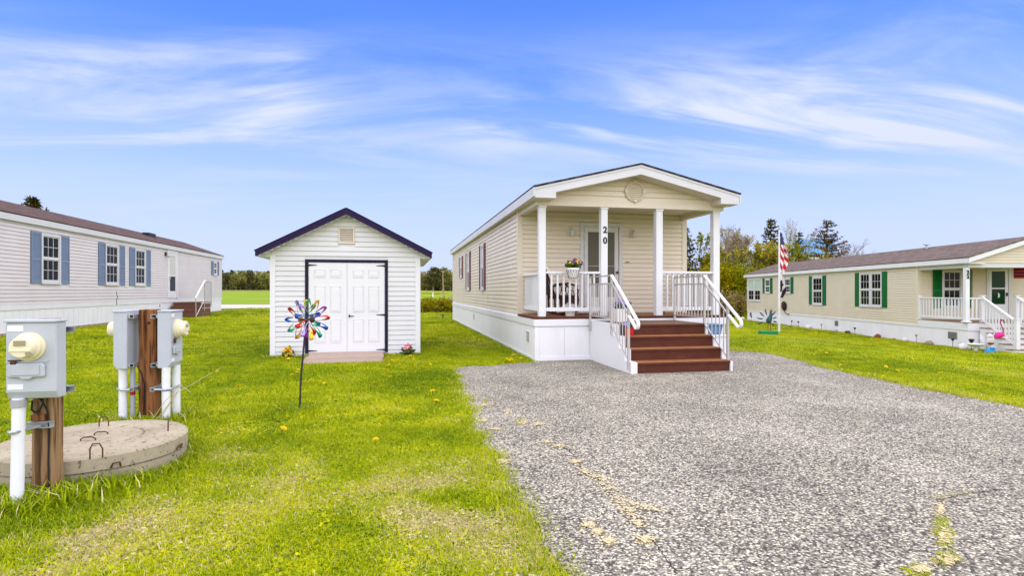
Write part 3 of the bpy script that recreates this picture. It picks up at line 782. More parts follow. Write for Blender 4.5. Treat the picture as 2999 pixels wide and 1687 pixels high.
# door
dr = MB(FB); dr.box(4.18, 4.265, 0.0, 0.045, 0.90, 3.02); dr.box(5.145, 5.23, 0.0, 0.045, 0.90, 3.02); dr.box(4.265, 5.145, 0.0, 0.045, 2.935, 3.02)
door = dr.build('front_door', M['white_trim'], house, bevel=0.006)
sd_ = MB(FB); sd_.box(4.285, 4.375, -0.02, 0.028, 0.91, 2.91); sd_.box(5.035, 5.125, -0.02, 0.028, 0.91, 2.91); sd_.box(4.375, 5.035, -0.02, 0.028, 2.80, 2.91); sd_.box(4.375, 5.035, -0.02, 0.028, 0.91, 1.27)
sd_.build('storm_door', M['white_trim'], door, bevel=0.005)
MB(FB).box(4.375, 5.035, -0.012, 0.012, 1.27, 2.80).build('pane', M['glass_door'], door)
MB(FB).box(4.375, 5.035, 0.013, 0.020, 1.992, 2.008).build('cross_bar', M['pvc_grey'], door)
MB(FB).box(4.70, 4.725, 0.013, 0.022, 1.27, 1.985).box(4.70, 4.725, 0.013, 0.022, 2.015, 2.80).build('sash_bar', M['black_metal'], door)
MB(FB).lathe([(0.012, 0), (0.012, 0.03), (0.03, 0.04), (0.034, 0.055), (0.02, 0.07)], 12, (5.08, 0.028, 1.85), (0, 1, 0)).build('door_knob', M['rust'], door)
dh = MB(FB)
for zz in (2.75, 2.55, 2.35, 2.1, 1.75, 1.4): dh.box(4.268, 4.284, 0.0, 0.034, zz - 0.035, zz + 0.035)
dh.build('hinges', M['steel'], door)
for xl in (3.95, 5.48):
    lm = MB(FB).box(xl - 0.075, xl + 0.075, 0.006, 0.055, 2.68, 2.88).build('wall_lamp', M['trim_beige'], house, bevel=0.012)
    MB(FB).tube([(xl, 0.05, 2.81), (xl, 0.11, 2.83), (xl, 0.145, 2.80)], 0.024, 8).build('lamp_arm', M['white_trim'], lm, smooth=True)
    MB(FB).lathe([(0.02, 0.04), (0.05, 0.03), (0.056, -0.03), (0.052, -0.07), (0.03, -0.09)], 12, (xl + 0.01, 0.145, 2.78)).build('lamp_shade', M['white_trim'], lm, smooth=True)
MB(FB).extr([(5.36 + 0.05 * math.cos(t) + 0.0, 0.018, 2.10 + 0.018 * math.sin(t)) for t in np.linspace(0, 2 * math.pi, 10)[:-1]], (0, 0.02, 0)).build('wall_ornament', mat('ornament', (0.30, 0.21, 0.06), rough=0.5), house)
# railings of the porch
porch_rail(house, lambda s, o, z: Vector((s, HY + 0.07 - o, z)), 2.93, 4.10, 1.00, 1.81)
porch_rail(house, lambda s, o, z: Vector((s, HY + 0.07 - o, z)), 5.47, 6.64, 1.00, 1.83)
porch_rail(house, lambda s, o, z: Vector((2.86 - o, s, z)), HY + 0.14, HB - 0.02, 1.00, 1.79, step=0.115)
porch_rail(house, lambda s, o, z: Vector((6.715 - o, s, z)), HY + 0.14, HB - 0.02, 1.00, 1.81, step=0.115)

# ------------------------------------------------------------------ front steps
steps = thing('entry_steps', 'precast entry steps with brown treads, white stepped side walls and metal handrails', 'steps', (4.8, 9.9, 0))
tops = [(8.90, 0.20), (9.17, 0.40), (9.44, 0.60), (9.71, 0.80)]
SB = HY - 0.046
for i, (y0, z1) in enumerate(tops):
    nxt = tops[i + 1][0] if i < 3 else SB
    z0 = tops[i - 1][1] if i else -0.03
    MB().box(3.97, 5.70, y0 + 0.015, nxt + 0.014, z0 if i == 0 else z0 - 0.03, z1 - 0.045).build('riser', M['step_brown'], steps)
    MB().box(3.965, 5.70, y0 - 0.012, nxt + (0.014 if i < 3 else -0.002), z1 - 0.044, z1).build('tread', M['tread_brown'] if i < 3 else M['landing_brown'], steps, bevel=0.012)
    MB().box(3.967, 5.698, y0 - 0.016, y0 - 0.0125, z1 - 0.042, z1 - 0.008).build('nosing', M['step_brown'], steps)
for (x0, x1) in ((3.845, 3.963), (5.703, 5.745)):
    pts = [(x0, SB, -0.03)]
    pts += [(x0, tops[0][0] - 0.02, -0.03)]
    for i, (y0, z1) in enumerate(tops):
        zz = z1 + (0.0 if x0 > 5 else 0.004)
        pts.append((x0, y0 - 0.02, zz - (0.02 if x0 > 5 else 0))); 
        if i < 3: pts.append((x0, tops[i + 1][0] - 0.02, zz - (0.02 if x0 > 5 else 0)))
    pts.append((x0, SB, tops[3][1] + (0.004 if x0 < 5 else -0.02)))
    MB().extr(pts, (x1 - x0, 0, 0)).build('side_wall', M['white_paint'], steps)
def hand_rail(x, side):
    pw = 0.019
    r = MB()
    yF, yL, yB = 8.93, 9.70, 10.86
    zb = {1: 0.80, -1: 0.60}
    r.box(x - pw, x + pw, yL - pw, yL + pw, 0.60 if side < 0 else 0.802, 1.70)
    hr = r.build('handrail', M['steel'], steps)
    MB().box(x - pw, x + pw, yF - pw, yF + pw, 0.08 if side < 0 else 0.202, 1.17).build('rail_post', M['steel'], hr)
    MB().box(x - pw, x + pw, yB - pw, yB + pw, 0.60 if side < 0 else 0.802, 1.68).build('rail_post', M['steel'], hr)
    # flat rails over the landing
    MB().box(x - 0.016, x + 0.016, yL + pw, yB + pw, 1.68, 1.705).build('landing_rail', M['steel'], hr)
    MB().box(x - 0.012, x + 0.012, yL + pw, yB - pw, 1.535, 1.56).build('landing_rail', M['steel'], hr)
    MB().box(x - 0.012, x + 0.012, yL + pw, yB - pw, 0.90, 0.925).build('landing_rail', M['steel'], hr)
    nb = 9
    for i in range(nb):
        yy = yL + (yB - yL) * (i + 1) / (nb + 1)
        MB().box(x - 0.0075, x + 0.0075, yy - 0.0075, yy + 0.0075, 0.925, 1.535).build('baluster', M['steel'], hr)
    # sloping grab rail with its looped end
    sl = (1.70 - 1.17) / (yL - yF)
    a = Vector((x, yL, 1.70)); e1 = Vector((x, 8.56, 1.70 - sl * (yL - 8.56)))
    d = (e1 - a).normalized(); up = Vector((0, -d.z, d.y)); up = up if up.z > 0 else -up
    c = e1 - up * 0.068
    pts = [a - Vector((0, 0, 0)), e1 - d * 0.02]
    for k in range(7):
        t = math.pi * k / 6
        pts.append(c + up * 0.068 * math.cos(t) + d * 0.068 * math.sin(t))
    pts += [c - up * 0.068 - d * 0.30, Vector((x, yF - pw, 1.17 - 0.20 + 0.02))]
    hh = MB(); w = 0.026
    prof = []
    for i, p in enumerate(pts):
        t = (pts[min(i + 1, len(pts) - 1)] - pts[max(i - 1, 0)]).normalized()
        nn = Vector((0, -t.z, t.y))
        prof.append([p + Vector((sx * w, 0, 0)) + nn * so * 0.013 for sx, so in ((-1, -1), (1, -1), (1, 1), (-1, 1))])
    vs = [q for ring in prof for q in ring]; fs = []
    for i in range(len(prof) - 1):
        for k in range(4): fs.append((i * 4 + k, i * 4 + (k + 1) % 4, (i + 1) * 4 + (k + 1) % 4, (i + 1) * 4 + k))
    fs += [(0, 1, 2, 3), tuple(len(vs) - 4 + k for k in range(4))]
    hh.add(vs, fs).build('grab_rail', M['rail_white'], hr)
    def bar(y0, z0, y1, z1, w=0.012, nm='sloping_rail'):
        MB().extr([(x - w, y0, z0 - 0.013), (x + w, y0, z0 - 0.013), (x + w, y0, z0 + 0.013), (x - w, y0, z0 + 0.013)], (0, y1 - y0, z1 - z0)).build(nm, M['steel'], hr)
    bar(yL - pw, 1.545, yF + pw, 1.02)
    bar(yL - pw, 0.78 , yF + pw, 0.255)
    nb = 5
    for i in range(nb):
        yy = yL + (yF - yL) * (i + 1) / (nb + 1); t = (i + 1) / (nb + 1)
        MB().box(x - 0.0075, x + 0.0075, yy - 0.0075, yy + 0.0075, 0.78 - 0.525 * t + 0.012, 1.545 - 0.525 * t - 0.012).build('baluster', M['steel'], hr)
hand_rail(3.824, -1)
hand_rail(5.68, 1)
# ------------------------------------------------------------------ shed
SX0, SX1, SY, SD = -2.62, 0.49, 12.66, 3.7
shed = thing('garden_shed', 'white gabled storage shed with purple roof trim and double doors', 'shed', ((SX0 + SX1) / 2, SY, 0))
def FS(s, o, z): return Vector((s, SY - o, z))
SZE, SZP, SPX, SZW = 2.14, 3.06, -1.065, 2.26
core = MB().extr([(SX0 + 0.02, SY, 0.0), (SX1 - 0.02, SY, 0.0), (SX1 - 0.02, SY, SZW), (SPX, SY, 3.05), (SX0 + 0.02, SY, SZW)], (0, SD, 0)).build('wall', M['siding_white'], shed)
def gshed(z):
    if z <= SZW: return (SX0 + 0.02, SX1 - 0.02)
    t = min(1, (z - SZW) / (SZP - SZW)); return (SX0 + 0.02 + (SPX - SX0 - 0.02) * t, SX1 - 0.02 - (SX1 - 0.02 - SPX) * t)
siding(core, FS, 0, 0, 0.02, 2.165, 0.1072, M['siding_white'], openings=[(-1.93, -0.20, -1, 2.09)], gable=lambda z: (SX0 + 0.10, SX1 - 0.10))
siding(core, FS, 0, 0, 2.165, SZP - 0.05, 0.1072, M['siding_white'], openings=[(-1.25, -0.90, 2.43, 2.79)], gable=gshed)
siding(core, lambda s, o, z: Vector((SX1 - 0.02 + o, s, z)), SY + 0.1, SY + SD, 0.02, SZE, 0.1072, M['siding_white'], joined=True)
siding(core, lambda s, o, z: Vector((SX0 + 0.02 - o, s, z)), SY + 0.1, SY + SD, 0.02, SZE, 0.1072, M['siding_white'], joined=True)
for (a, b) in ((SX0 - 0.01, SX0 + 0.10), (SX1 - 0.10, SX1 + 0.01)):
    MB().box(a, b, SY - 0.034, SY + 0.08, 0.0, 2.165).build('corner_trim', M['white_paint'], core, bevel=0.006)
rs = (3.17 - 2.26) / (SPX + 2.84)
def slope_z(x): return 3.165 - rs * abs(x - SPX)
EXL, EXR = -2.85, 0.72
srf = roof_plane('roof', M['roof_shed'], shed, [(EXL - 0.03, SY - 0.27, slope_z(EXL - 0.03)), (EXL - 0.03, SY + SD + 0.2, slope_z(EXL - 0.03)), (SPX, SY + SD + 0.2, 3.165), (SPX, SY - 0.27, 3.165)], thick=0.022)
roof_plane('roof_slope', M['roof_shed'], srf, [(EXR + 0.03, SY - 0.27, slope_z(EXR + 0.03)), (EXR + 0.03, SY + SD + 0.2, slope_z(EXR + 0.03)), (SPX, SY + SD + 0.2, 3.165), (SPX, SY - 0.27, 3.165)], thick=0.022)
for ex_ in (EXL, EXR):
    ze = slope_z(ex_)
    MB().extr([(ex_, SY - 0.25, ze - 0.003), (SPX, SY - 0.25, 3.162), (SPX, SY - 0.25, 3.04), (ex_, SY - 0.25, ze - 0.118)], (0, 0.025, 0)).build('rake_board', M['trim_purple'], srf)
    MB().extr([(ex_, SY - 0.262, ze - 0.003), (SPX, SY - 0.262, 3.162), (SPX, SY - 0.262, 3.115), (ex_, SY - 0.262, ze - 0.05)], (0, 0.0115, 0)).build('rake_cap', M['trim_purple'], srf)
    x0, x1 = (ex_ - 0.02, ex_ - 0.0005) if ex_ < 0 else (ex_ + 0.0005, ex_ + 0.02)
    MB().box(x0, x1, SY - 0.25, SY + SD + 0.18, ze - 0.115, ze - 0.008).build('fascia', M['trim_purple'], srf)
    wx = SX0 + 0.02 if ex_ < 0 else SX1 - 0.02
    MB().extr([(ex_, SY - 0.224, ze - 0.11), (SPX, SY - 0.224, 3.045), (SPX, SY - 0.224, 3.06), (ex_, SY - 0.224, ze - 0.095)], (0, 0.205, 0)).build('soffit', M['siding_white'], srf)
    MB().box(min(ex_, wx), max(ex_, wx), SY - 0.018, SY + SD + 0.15, ze - 0.125, ze - 0.105).build('soffit', M['siding_white'], srf)
    MB().extr([(ex_, SY - 0.02, ze - 0.124), (wx, SY - 0.02, ze - 0.124), (wx, SY - 0.02, slope_z(wx) - 0.10), (ex_, SY - 0.02, ze - 0.095)], (0, 0.02, 0)).build('eave_end', M['siding_white'], srf)
    # little trim blocks under the rake
    k = 15
    for i in range(k):
        t = (i + 0.5) / k; x = ex_ + (SPX - ex_) * t; z = slope_z(x) - 0.112
        MB().box(x - 0.02, x + 0.02, SY - 0.222, SY - 0.19, z - 0.03, z + 0.0).build('soffit_clip', M['siding_white'], srf)
sv = MB(FS); sv.box(-1.245, -0.905, 0, 0.038, 2.435, 2.47); sv.box(-1.245, -0.905, 0, 0.038, 2.75, 2.785); sv.box(-1.245, -1.21, 0, 0.038, 2.47, 2.75); sv.box(-0.94, -0.905, 0, 0.038, 2.47, 2.75)
sv = sv.build('gable_vent', M['trim_beige'], shed)
MB(FS).box(-1.21, -0.94, 0, 0.004, 2.47, 2.75).build('vent_back', M['rust'], sv)
for i in range(7):
    z = 2.475 + i * 0.039
    MB(FS).add([(-1.21, 0.005, z + 0.03), (-0.94, 0.005, z + 0.03), (-0.94, 0.028, z), (-1.21, 0.028, z), (-1.21, 0.020, z), (-0.94, 0.020, z)], [(0, 1, 2, 3), (3, 2, 5, 4), (0, 4, 5, 1)]).build('vent_slat', M['trim_beige'], sv)
fr = MB(FS); fr.box(-1.925, -1.865, 0, 0.036, 0.0, 2.09); fr.box(-0.265, -0.205, 0, 0.036, 0.0, 2.09); fr.box(-1.865, -0.265, 0, 0.036, 2.03, 2.09)
fr.build('door_frame', M['frame_dark'], shed)
for k, (a, b) in enumerate(((-1.855, -1.068), (-1.062, -0.275))):
    d = MB(FS).box(a, b, -0.02, 0.020, 0.075, 2.022).build('door', M['white_paint'], shed, bevel=0.003)
    w = b - a
    for (p0, p1) in ((0.15, 0.44), (0.56, 0.85)):
        for (q0, q1) in ((0.30, 0.80), (0.955, 1.52), (1.70, 1.87)):
            s0, s1 = a + w * p0, a + w * p1
            pb = MB(FS)
            i1, i2 = 0.014, 0.04
            o0, o1, o2 = 0.0202, 0.0245, 0.0215
            ring = lambda e, o: [(s0 + e, o, q0 + e), (s1 - e, o, q0 + e), (s1 - e, o, q1 - e), (s0 + e, o, q1 - e)]
            vs = ring(0, o0) + ring(i1 * 0.6, 0.033) + ring(i1 * 1.2, 0.0206) + ring(i2 * 1.1, 0.031)
            fs = [(l * 4 + j, l * 4 + (j + 1) % 4, l * 4 + 4 + (j + 1) % 4, l * 4 + 4 + j) for l in range(3) for j in range(4)] + [(12, 13, 14, 15)]
            pb.add(vs, fs).build('door_panel', M['white_paint'], d)
    hx = a + 0.005 if k == 0 else b - 0.005
    for zz in (1.965, 0.89, 0.13):
        sgn = 1 if k == 0 else -1
        MB(FS).extr([(hx - sgn * 0.03, 0.0375, zz - 0.022), (hx + sgn * 0.05, 0.0215, zz - 0.014), (hx + sgn * 0.17, 0.0215, zz - 0.006), (hx + sgn * 0.17, 0.0215, zz + 0.006), (hx + sgn * 0.05, 0.0215, zz + 0.014), (hx - sgn * 0.03, 0.0375, zz + 0.022)], (0, 0.006, 0)).build('strap_hinge', M['black_metal'], d)
    if k == 1:
        MB(FS).box(a + 0.03, a + 0.06, 0.020, 0.035, 0.845, 0.895).box(a + 0.04, a + 0.14, 0.0352, 0.045, 0.864, 0.878).build('door_handle', M['black_metal'], d)
sill = MB(FS).box(-1.93, -0.20, -0.02, 0.06, 0.015, 0.073).build('threshold', M['ramp_wood'], shed)
ramp = thing('wooden_ramp', 'weathered plank ramp leading up to the shed doors', 'ramp', (-1.0, 11.8, 0))
n = 8
for i in range(n):
    y0 = SY - 0.062 - 1.0 * i / n * 1.35; y1 = SY - 0.062 - 1.0 * (i + 1) / n * 1.35
    z0 = 0.10 - 0.085 * i / n; z1 = 0.10 - 0.085 * (i + 1) / n
    xa = -1.80 + rng.uniform(-.02, .02); xb = -0.28 + rng.uniform(-.02, .02)
    MB().extr([(xa, y0 - 0.003, z0 - 0.03), (xa, y1 + 0.003, z1 - 0.03), (xa, y1 + 0.003, z1), (xa, y0 - 0.003, z0)], (xb - xa, 0, 0)).build('plank', M['ramp_wood'], ramp)
for x in (-1.7, -0.38):
    MB().extr([(x, SY - 0.07, -0.02), (x, SY - 1.3, -0.02), (x, SY - 1.3, -0.012), (x, SY - 0.07, 0.066)], (0.05, 0, 0)).build('stringer', M['ramp_wood'], ramp)

# ------------------------------------------------------------------ left mobile home
LX, LY0, LY1 = -10.25, 11.5, 36.23
lhome = thing('mobile_home', 'long lavender grey mobile home with blue shutters and brown roof at the left', 'mobile home', (-12.4, 24, 0.17))
def FT(s, o, z): return Vector((LX + o, s, z))
LS, LE = 1.03, 3.34
lw = MB().box(LX - 4.2, LX, LY0, LY1, 0.88, 3.42).build('wall', M['siding_lavender'], lhome)
lwins = [(18.92, 19.88, 1.65, 3.12), (22.62, 23.60, 1.65, 3.12), (24.94, 25.90, 1.65, 3.12), (34.70, 35.30, 2.34, 3.10)]
lop = [(a - 0.50, b + 0.50, c - 0.02, d + 0.02) for a, b, c, d in lwins[:3]] + [(34.70 - 0.42, 35.30 + 0.42, 2.32, 3.12), (28.19, 29.36, 0.9, 3.30)]
siding(lw, FT, LY0 + 0.05, LY1 - 0.07, LS, LE, 0.1065, M['siding_lavender'], openings=lop)
MB().box(LX - 0.06, LX + 0.034, LY1 - 0.07, LY1 + 0.02, LS, LE).build('corner_trim', M['white_trim'], lw)
for i, (a, b, c, d) in enumerate(lwins):
    window(lhome, FT, a, b, c, d, shutter='shutter_blue', sw=0.46 if i < 3 else 0.38, cols=3 if i < 3 else 2, head=0.0)
lsk = MB().box(LX - 4.15, LX - 0.012, LY0, LY1 - 0.03, 0.0, 0.88).build('skirting', M['skirt'], lhome)
y = LY0
while y < LY1 - 0.05:
    y2 = min(y + 0.295, LY1 - 0.02)
    MB().box(LX - 0.0115, LX + 0.008, y + 0.004, y2 - 0.004, 0.287, 0.88).build('skirt_panel', M['skirt'], lsk); y = y2
MB().box(LX - 0.05, LX + 0.025, LY0, LY1 + 0.02, 0.885, 1.03).build('cap_band', M['white_paint'], lsk, bevel=0.006)
MB().box(LX - 0.03, LX + 0.06, LY0, LY1, 0.02, 0.285).build('footing', M['gravel_bed'], lsk)
LR, LZR, LZE = LX - 2.1, 4.28, 3.50
lrf = roof_plane('roof', M['roof_left'], lhome, [(LX + 0.10, LY0 - 0.2, LZE), (LX + 0.10, LY1 + 0.18, LZE), (LR, LY1 + 0.18, LZR), (LR, LY0 - 0.2, LZR)])
roof_plane('roof_slope', M['roof_left'], lrf, [(LR - 2.2, LY0 - 0.2, LZE), (LR - 2.2, LY1 + 0.18, LZE), (LR, LY1 + 0.18, LZR), (LR, LY0 - 0.2, LZR)])
MB().box(LX + 0.075, LX + 0.10, LY0 - 0.2, LY1 + 0.16, LE - 0.02, LZE - 0.005).build('fascia', M['white_trim'], lrf)
MB().box(LX - 0.02, LX + 0.074, LY0 - 0.2, LY1 + 0.16, LE, LE + 0.03).build('soffit', M['white_trim'], lrf)
for sgn in (1, -1):
    ex_ = LR + sgn * 2.2
    MB().extr([(ex_, LY1 + 0.13, LZE - 0.005), (LR, LY1 + 0.13, LZR - 0.005), (LR, LY1 + 0.13, LZR - 0.16), (ex_, LY1 + 0.13, LZE - 0.16)], (0, 0.025, 0)).build('rake_board', M['white_trim'], lrf)
MB().extr([(LX, LY1 - 0.05, 3.42), (LR, LY1 - 0.05, 4.22), (LX - 4.2, LY1 - 0.05, 3.42)], (0, 0.05, 0)).build('gable', M['siding_lavender'], lhome)
MB().box(LX - 1.55, LX - 1.25, 29.5, 30.3, 3.90, 4.20).build('roof_vent', M['black_metal'], lrf, bevel=0.02)
ld = MB(FT); ld.box(28.19, 28.30, 0, 0.045, 1.09, 3.30); ld.box(29.25, 29.36, 0, 0.045, 1.09, 3.30); ld.box(28.30, 29.25, 0, 0.045, 3.18, 3.30)
ldo = ld.build('side_door', M['white_paint'], lhome)
sb_ = MB(FT); sb_.box(28.31, 28.44, 0, 0.03, 1.10, 3.17); sb_.box(29.11, 29.24, 0, 0.03, 1.10, 3.17); sb_.box(28.44, 29.11, 0, 0.03, 3.06, 3.17); sb_.box(28.44, 29.11, 0, 0.03, 1.10, 1.42); sb_.box(28.44, 29.11, 0, 0.03, 2.10, 2.15)
sb_.build('storm_door', M['white_paint'], ldo)
MB(FT).box(28.44, 29.11, 0, 0.015, 1.42, 2.10).build('pane', M['glass_dark'], ldo)
MB(FT).box(28.44, 29.11, 0, 0.015, 2.15, 3.06).build('pane', M['curtain'], ldo)
MB(FT).box(28.36, 28.41, 0.03, 0.07, 1.95, 2.08).build('door_handle', M['steel'], ldo)
ll = MB(FT).box(27.86, 28.02, 0.017, 0.06, 3.02, 3.18).build('wall_lamp', M['black_metal'], lhome)
MB(FT).lathe([(0.05, 0), (0.075, 0.05), (0.06, 0.16), (0.02, 0.2)], 8, (27.94, 0.14, 2.93)).build('lamp_shade', M['steel'], ll)
MB(FT).tube([(23.42, 0.02, 1.42), (23.45, 0.03, 1.30), (23.52, 0.03, 1.18), (23.43, 0.03, 1.08), (23.45, 0.035, 0.95), (23.42, 0.03, 0.90)], 0.008, 5).build('cable', M['cable'], lhome)
MB(FT).lathe([(0.05, 0), (0.05, 0.05), (0.03, 0.06)], 10, (27.3, 0.01, 0.78), (1, 0, 0)).build('tap', M['steel'], lhome)
# its side steps
LSZ = 0.18
lst = thing('wooden_steps', 'weathered wooden steps with metal rail below the grey home door', 'steps', (-9.6, 29.5, LSZ))
for i in range(4):
    y0 = 27.75 + 0.28 * i; z1 = LSZ + 0.18 * (i + 1)
    MB().box(-10.15, -8.95, y0 - 0.02, 29.0 if i == 3 else y0 + 0.29, z1 - 0.035, z1).build('tread', M['step_wood'], lst)
    MB().box(-10.13, -8.97, y0, y0 + 0.03, z1 - 0.18, z1 - 0.036).build('riser', M['step_wood'], lst)
MB().box(-10.15, -8.95, 29.005, 30.05, LSZ + 0.685, LSZ + 0.72).build('platform', M['step_wood'], lst)
for i in range(3):
    MB().box(-9.02, -8.98, 28.75, 30.03, LSZ - 0.03 + 0.235 * i, LSZ - 0.03 + 0.235 * (i + 1) - 0.02).build('side_board', M['step_wood'], lst)
for i in range(3):
    MB().box(-8.999, -8.962, 27.78 + 0.28 * i, 28.745, LSZ - 0.03 + 0.18 * i, LSZ + 0.145 + 0.18 * i).build('side_board', M['step_wood'], lst)
lr_ = MB().tube([(-8.94, 30.0, LSZ + 0.5), (-8.94, 30.0, LSZ + 1.68), (-8.94, 29.0, LSZ + 1.70)], 0.02, 6).build('metal_rail', M['steel'], lst)
MB().tube([(-8.94, 29.0, LSZ + 0.3), (-8.94, 29.0, LSZ + 1.70)], 0.02, 6).build('rail_post', M['steel'], lr_)
MB().tube([(-8.94, 27.85, LSZ - 0.02), (-8.94, 27.85, LSZ + 0.95)], 0.02, 6).build('rail_post', M['steel'], lr_)
MB().tube([(-8.94, 29.05, LSZ + 1.74), (-8.94, 27.75, LSZ + 0.90)], 0.04, 8).build('grab_rail', M['rail_white'], lr_, smooth=True)
MB().tube([(-8.94, 28.95, LSZ + 0.8), (-8.94, 27.87, LSZ + 0.1)], 0.015, 6).build('sloping_rail', M['rail_white'], lr_)
for i in range(8):
    MB().tube([(-8.94, 29.1 + 0.11 * i, LSZ + 0.75), (-8.94, 29.1 + 0.11 * i, LSZ + 1.69)], 0.008, 5).build('baluster', M['steel'], lr_)
for i in range(1, 5): MB().tube([(-8.94, 29.0, LSZ + 0.75 + 0.19 * i), (-8.94, 30.0, LSZ + 0.75 + 0.19 * i)], 0.007, 5).build('crossbar', M['steel'], lr_)

# ------------------------------------------------------------------ right mobile home (own axes: x along the wall away from the camera, y to the right)
RA = R(13.2)
rhome = thing('mobile_home', 'tan mobile home with green shutters, porch and number 22 at the right', 'mobile home', (20.2, 18.65, 0), local=True)
rhome.rotation_euler = (0, 0, R(90) - RA)
# local x = u (away), local y = left => world right is -y
def FR(s, o, z): return Vector((s, o, z))                   # long wall facing left (+y local)
def FRB(s, o, z): return Vector((0 - o, -s, z))             # porch back wall facing the camera (-x), s to the right
RS, RE, RGZ, RW, UE, UP = 0.10, 2.40, -0.66, 4.25, 17.4, -2.55
rw = MB().box(0.0, UE, -RW, -0.001, 0.0, 2.5).build('wall', M['siding_tan'], rhome)
rwin = [(13.62, 14.39, 1.29, 2.25), (10.81, 11.62, 1.29, 2.24), (7.21, 8.26, 0.70, 2.23)]
rop = [(a - 0.36, b + 0.36, c - 0.02, d + 0.02) for a, b, c, d in rwin] + [(15.02, 17.28, 0.74, 2.38), (1.89, 4.27, 0.68, 2.28)]
siding(rw, FR, 0.08, UE - 0.06, RS, RE, 0.1015, M['siding_tan'], openings=rop, joined=True)
siding(rw, FRB, 0.06, RW - 0.06, 0.30, 2.42, 0.1015, M['siding_tan'], openings=[(0.50, 2.10, 0.6, 2.26), (2.62, 3.56, 0.2, 2.37)], joined=True)
MB().box(-0.034, 0.08, -0.08, 0.033, RS, RE).build('corner_trim', M['siding_tan'], rw)
MB().box(UE - 0.06, UE + 0.02, -0.06, 0.033, RS, RE).build('corner_trim', M['siding_tan'], rw)
for (a, b, c, d) in rwin:
    window(rhome, FR, a, b, c, d, shutter='shutter_green', sw=0.34, cols=3, rows=2, head=0.05)
window(rhome, FR, 15.08, 16.13, 0.76, 2.34, cols=2, rows=2, top='blind', head=0.09)
window(rhome, FR, 16.17, 17.22, 0.76, 2.34, cols=2, rows=2, top='blind', head=0.09)
for (a, b, sh) in ((2.25, 3.06, None), (3.08, 3.90, None)):
    window(rhome, FR, a, b, 0.72, 2.26, cols=3, rows=2)
for (p, q) in ((1.88, 2.23), (3.92, 4.27)):
    so = MB(FR).box(p, q, 0.016, 0.04, 0.70, 2.27).build('shutter', M['shutter_green'], rhome, bevel=0.006)
    lv = MB(FR)
    for i in range(34): lv.box(p + 0.05, q - 0.05, 0.0402, 0.046, 0.76 + i * 0.043, 0.785 + i * 0.043)
    lv.build('louvres', M['shutter_green'], so)
window(rhome, FRB, 0.91, 1.69, 0.75, 2.25, shutter='shutter_green', sw=0.34, cols=3, rows=2)
rd = MB(FRB); rd.box(2.62, 2.72, 0, 0.045, 0.31, 2.37); rd.box(3.46, 3.56, 0, 0.045, 0.31, 2.37); rd.box(2.72, 3.46, 0, 0.045, 2.28, 2.37)
rdo = rd.build('front_door', M['white_trim'], rhome)
rb = MB(FRB); rb.box(2.73, 2.82, 0, 0.03, 0.32, 2.27); rb.box(3.34, 3.45, 0, 0.03, 0.32, 2.27); rb.box(2.82, 3.34, 0, 0.03, 2.20, 2.27); rb.box(2.82, 3.34, 0, 0.03, 0.32, 0.90); rb.box(2.82, 3.34, 0, 0.03, 1.50, 1.55)
rb.build('storm_door', M['white_paint'], rdo)
MB(FRB).box(2.82, 3.34, 0, 0.012, 0.90, 1.50).build('pane', M['glass_green'], rdo)
MB(FRB).box(2.82, 3.34, 0, 0.012, 1.55, 2.20).build('pane', M['glass_green'], rdo)
MB(FRB).extr([(3.08 + 0.06 * math.cos(t), 0.013, 1.25 + 0.10 * math.sin(t)) for t in np.linspace(-1.6, 1.6, 10)] + [(3.06 + 0.02 * math.cos(t), 0.013, 1.25 + 0.06 * math.sin(t)) for t in np.linspace(1.2, -1.2, 8)], (0, 0.006, 0)).build('moon_decoration', M['sticker'], rdo)
MB(FRB).box(3.37, 3.42, 0.03, 0.06, 1.22, 1.36).build('door_handle', M['black_metal'], rdo)
# flag banner on the porch wall (only its end is in the picture)
fb = thing('wall_banner', 'red and dark striped banner hanging on the porch wall beside the green door', 'banner', (0, 0, 0), local=True)
fb.rotation_euler = rhome.rotation_euler; fb.location = rhome.location
M['red_cloth'] = mat('red_cloth', (0.42, 0.02, 0.03), rough=0.8, var=0.15)
M['dark_cloth'] = mat('dark_cloth', (0.02, 0.01, 0.02), rough=0.8, var=0.15)
for i in range(7):
    b = MB(FRB); b.box(3.67, 4.24, 0.02, 0.03, 1.92 + i * 0.063, 1.92 + (i + 1) * 0.063 - 0.001)
    b.build('stripe', M['red_cloth'] if i % 2 == 0 else M['dark_cloth'], fb)
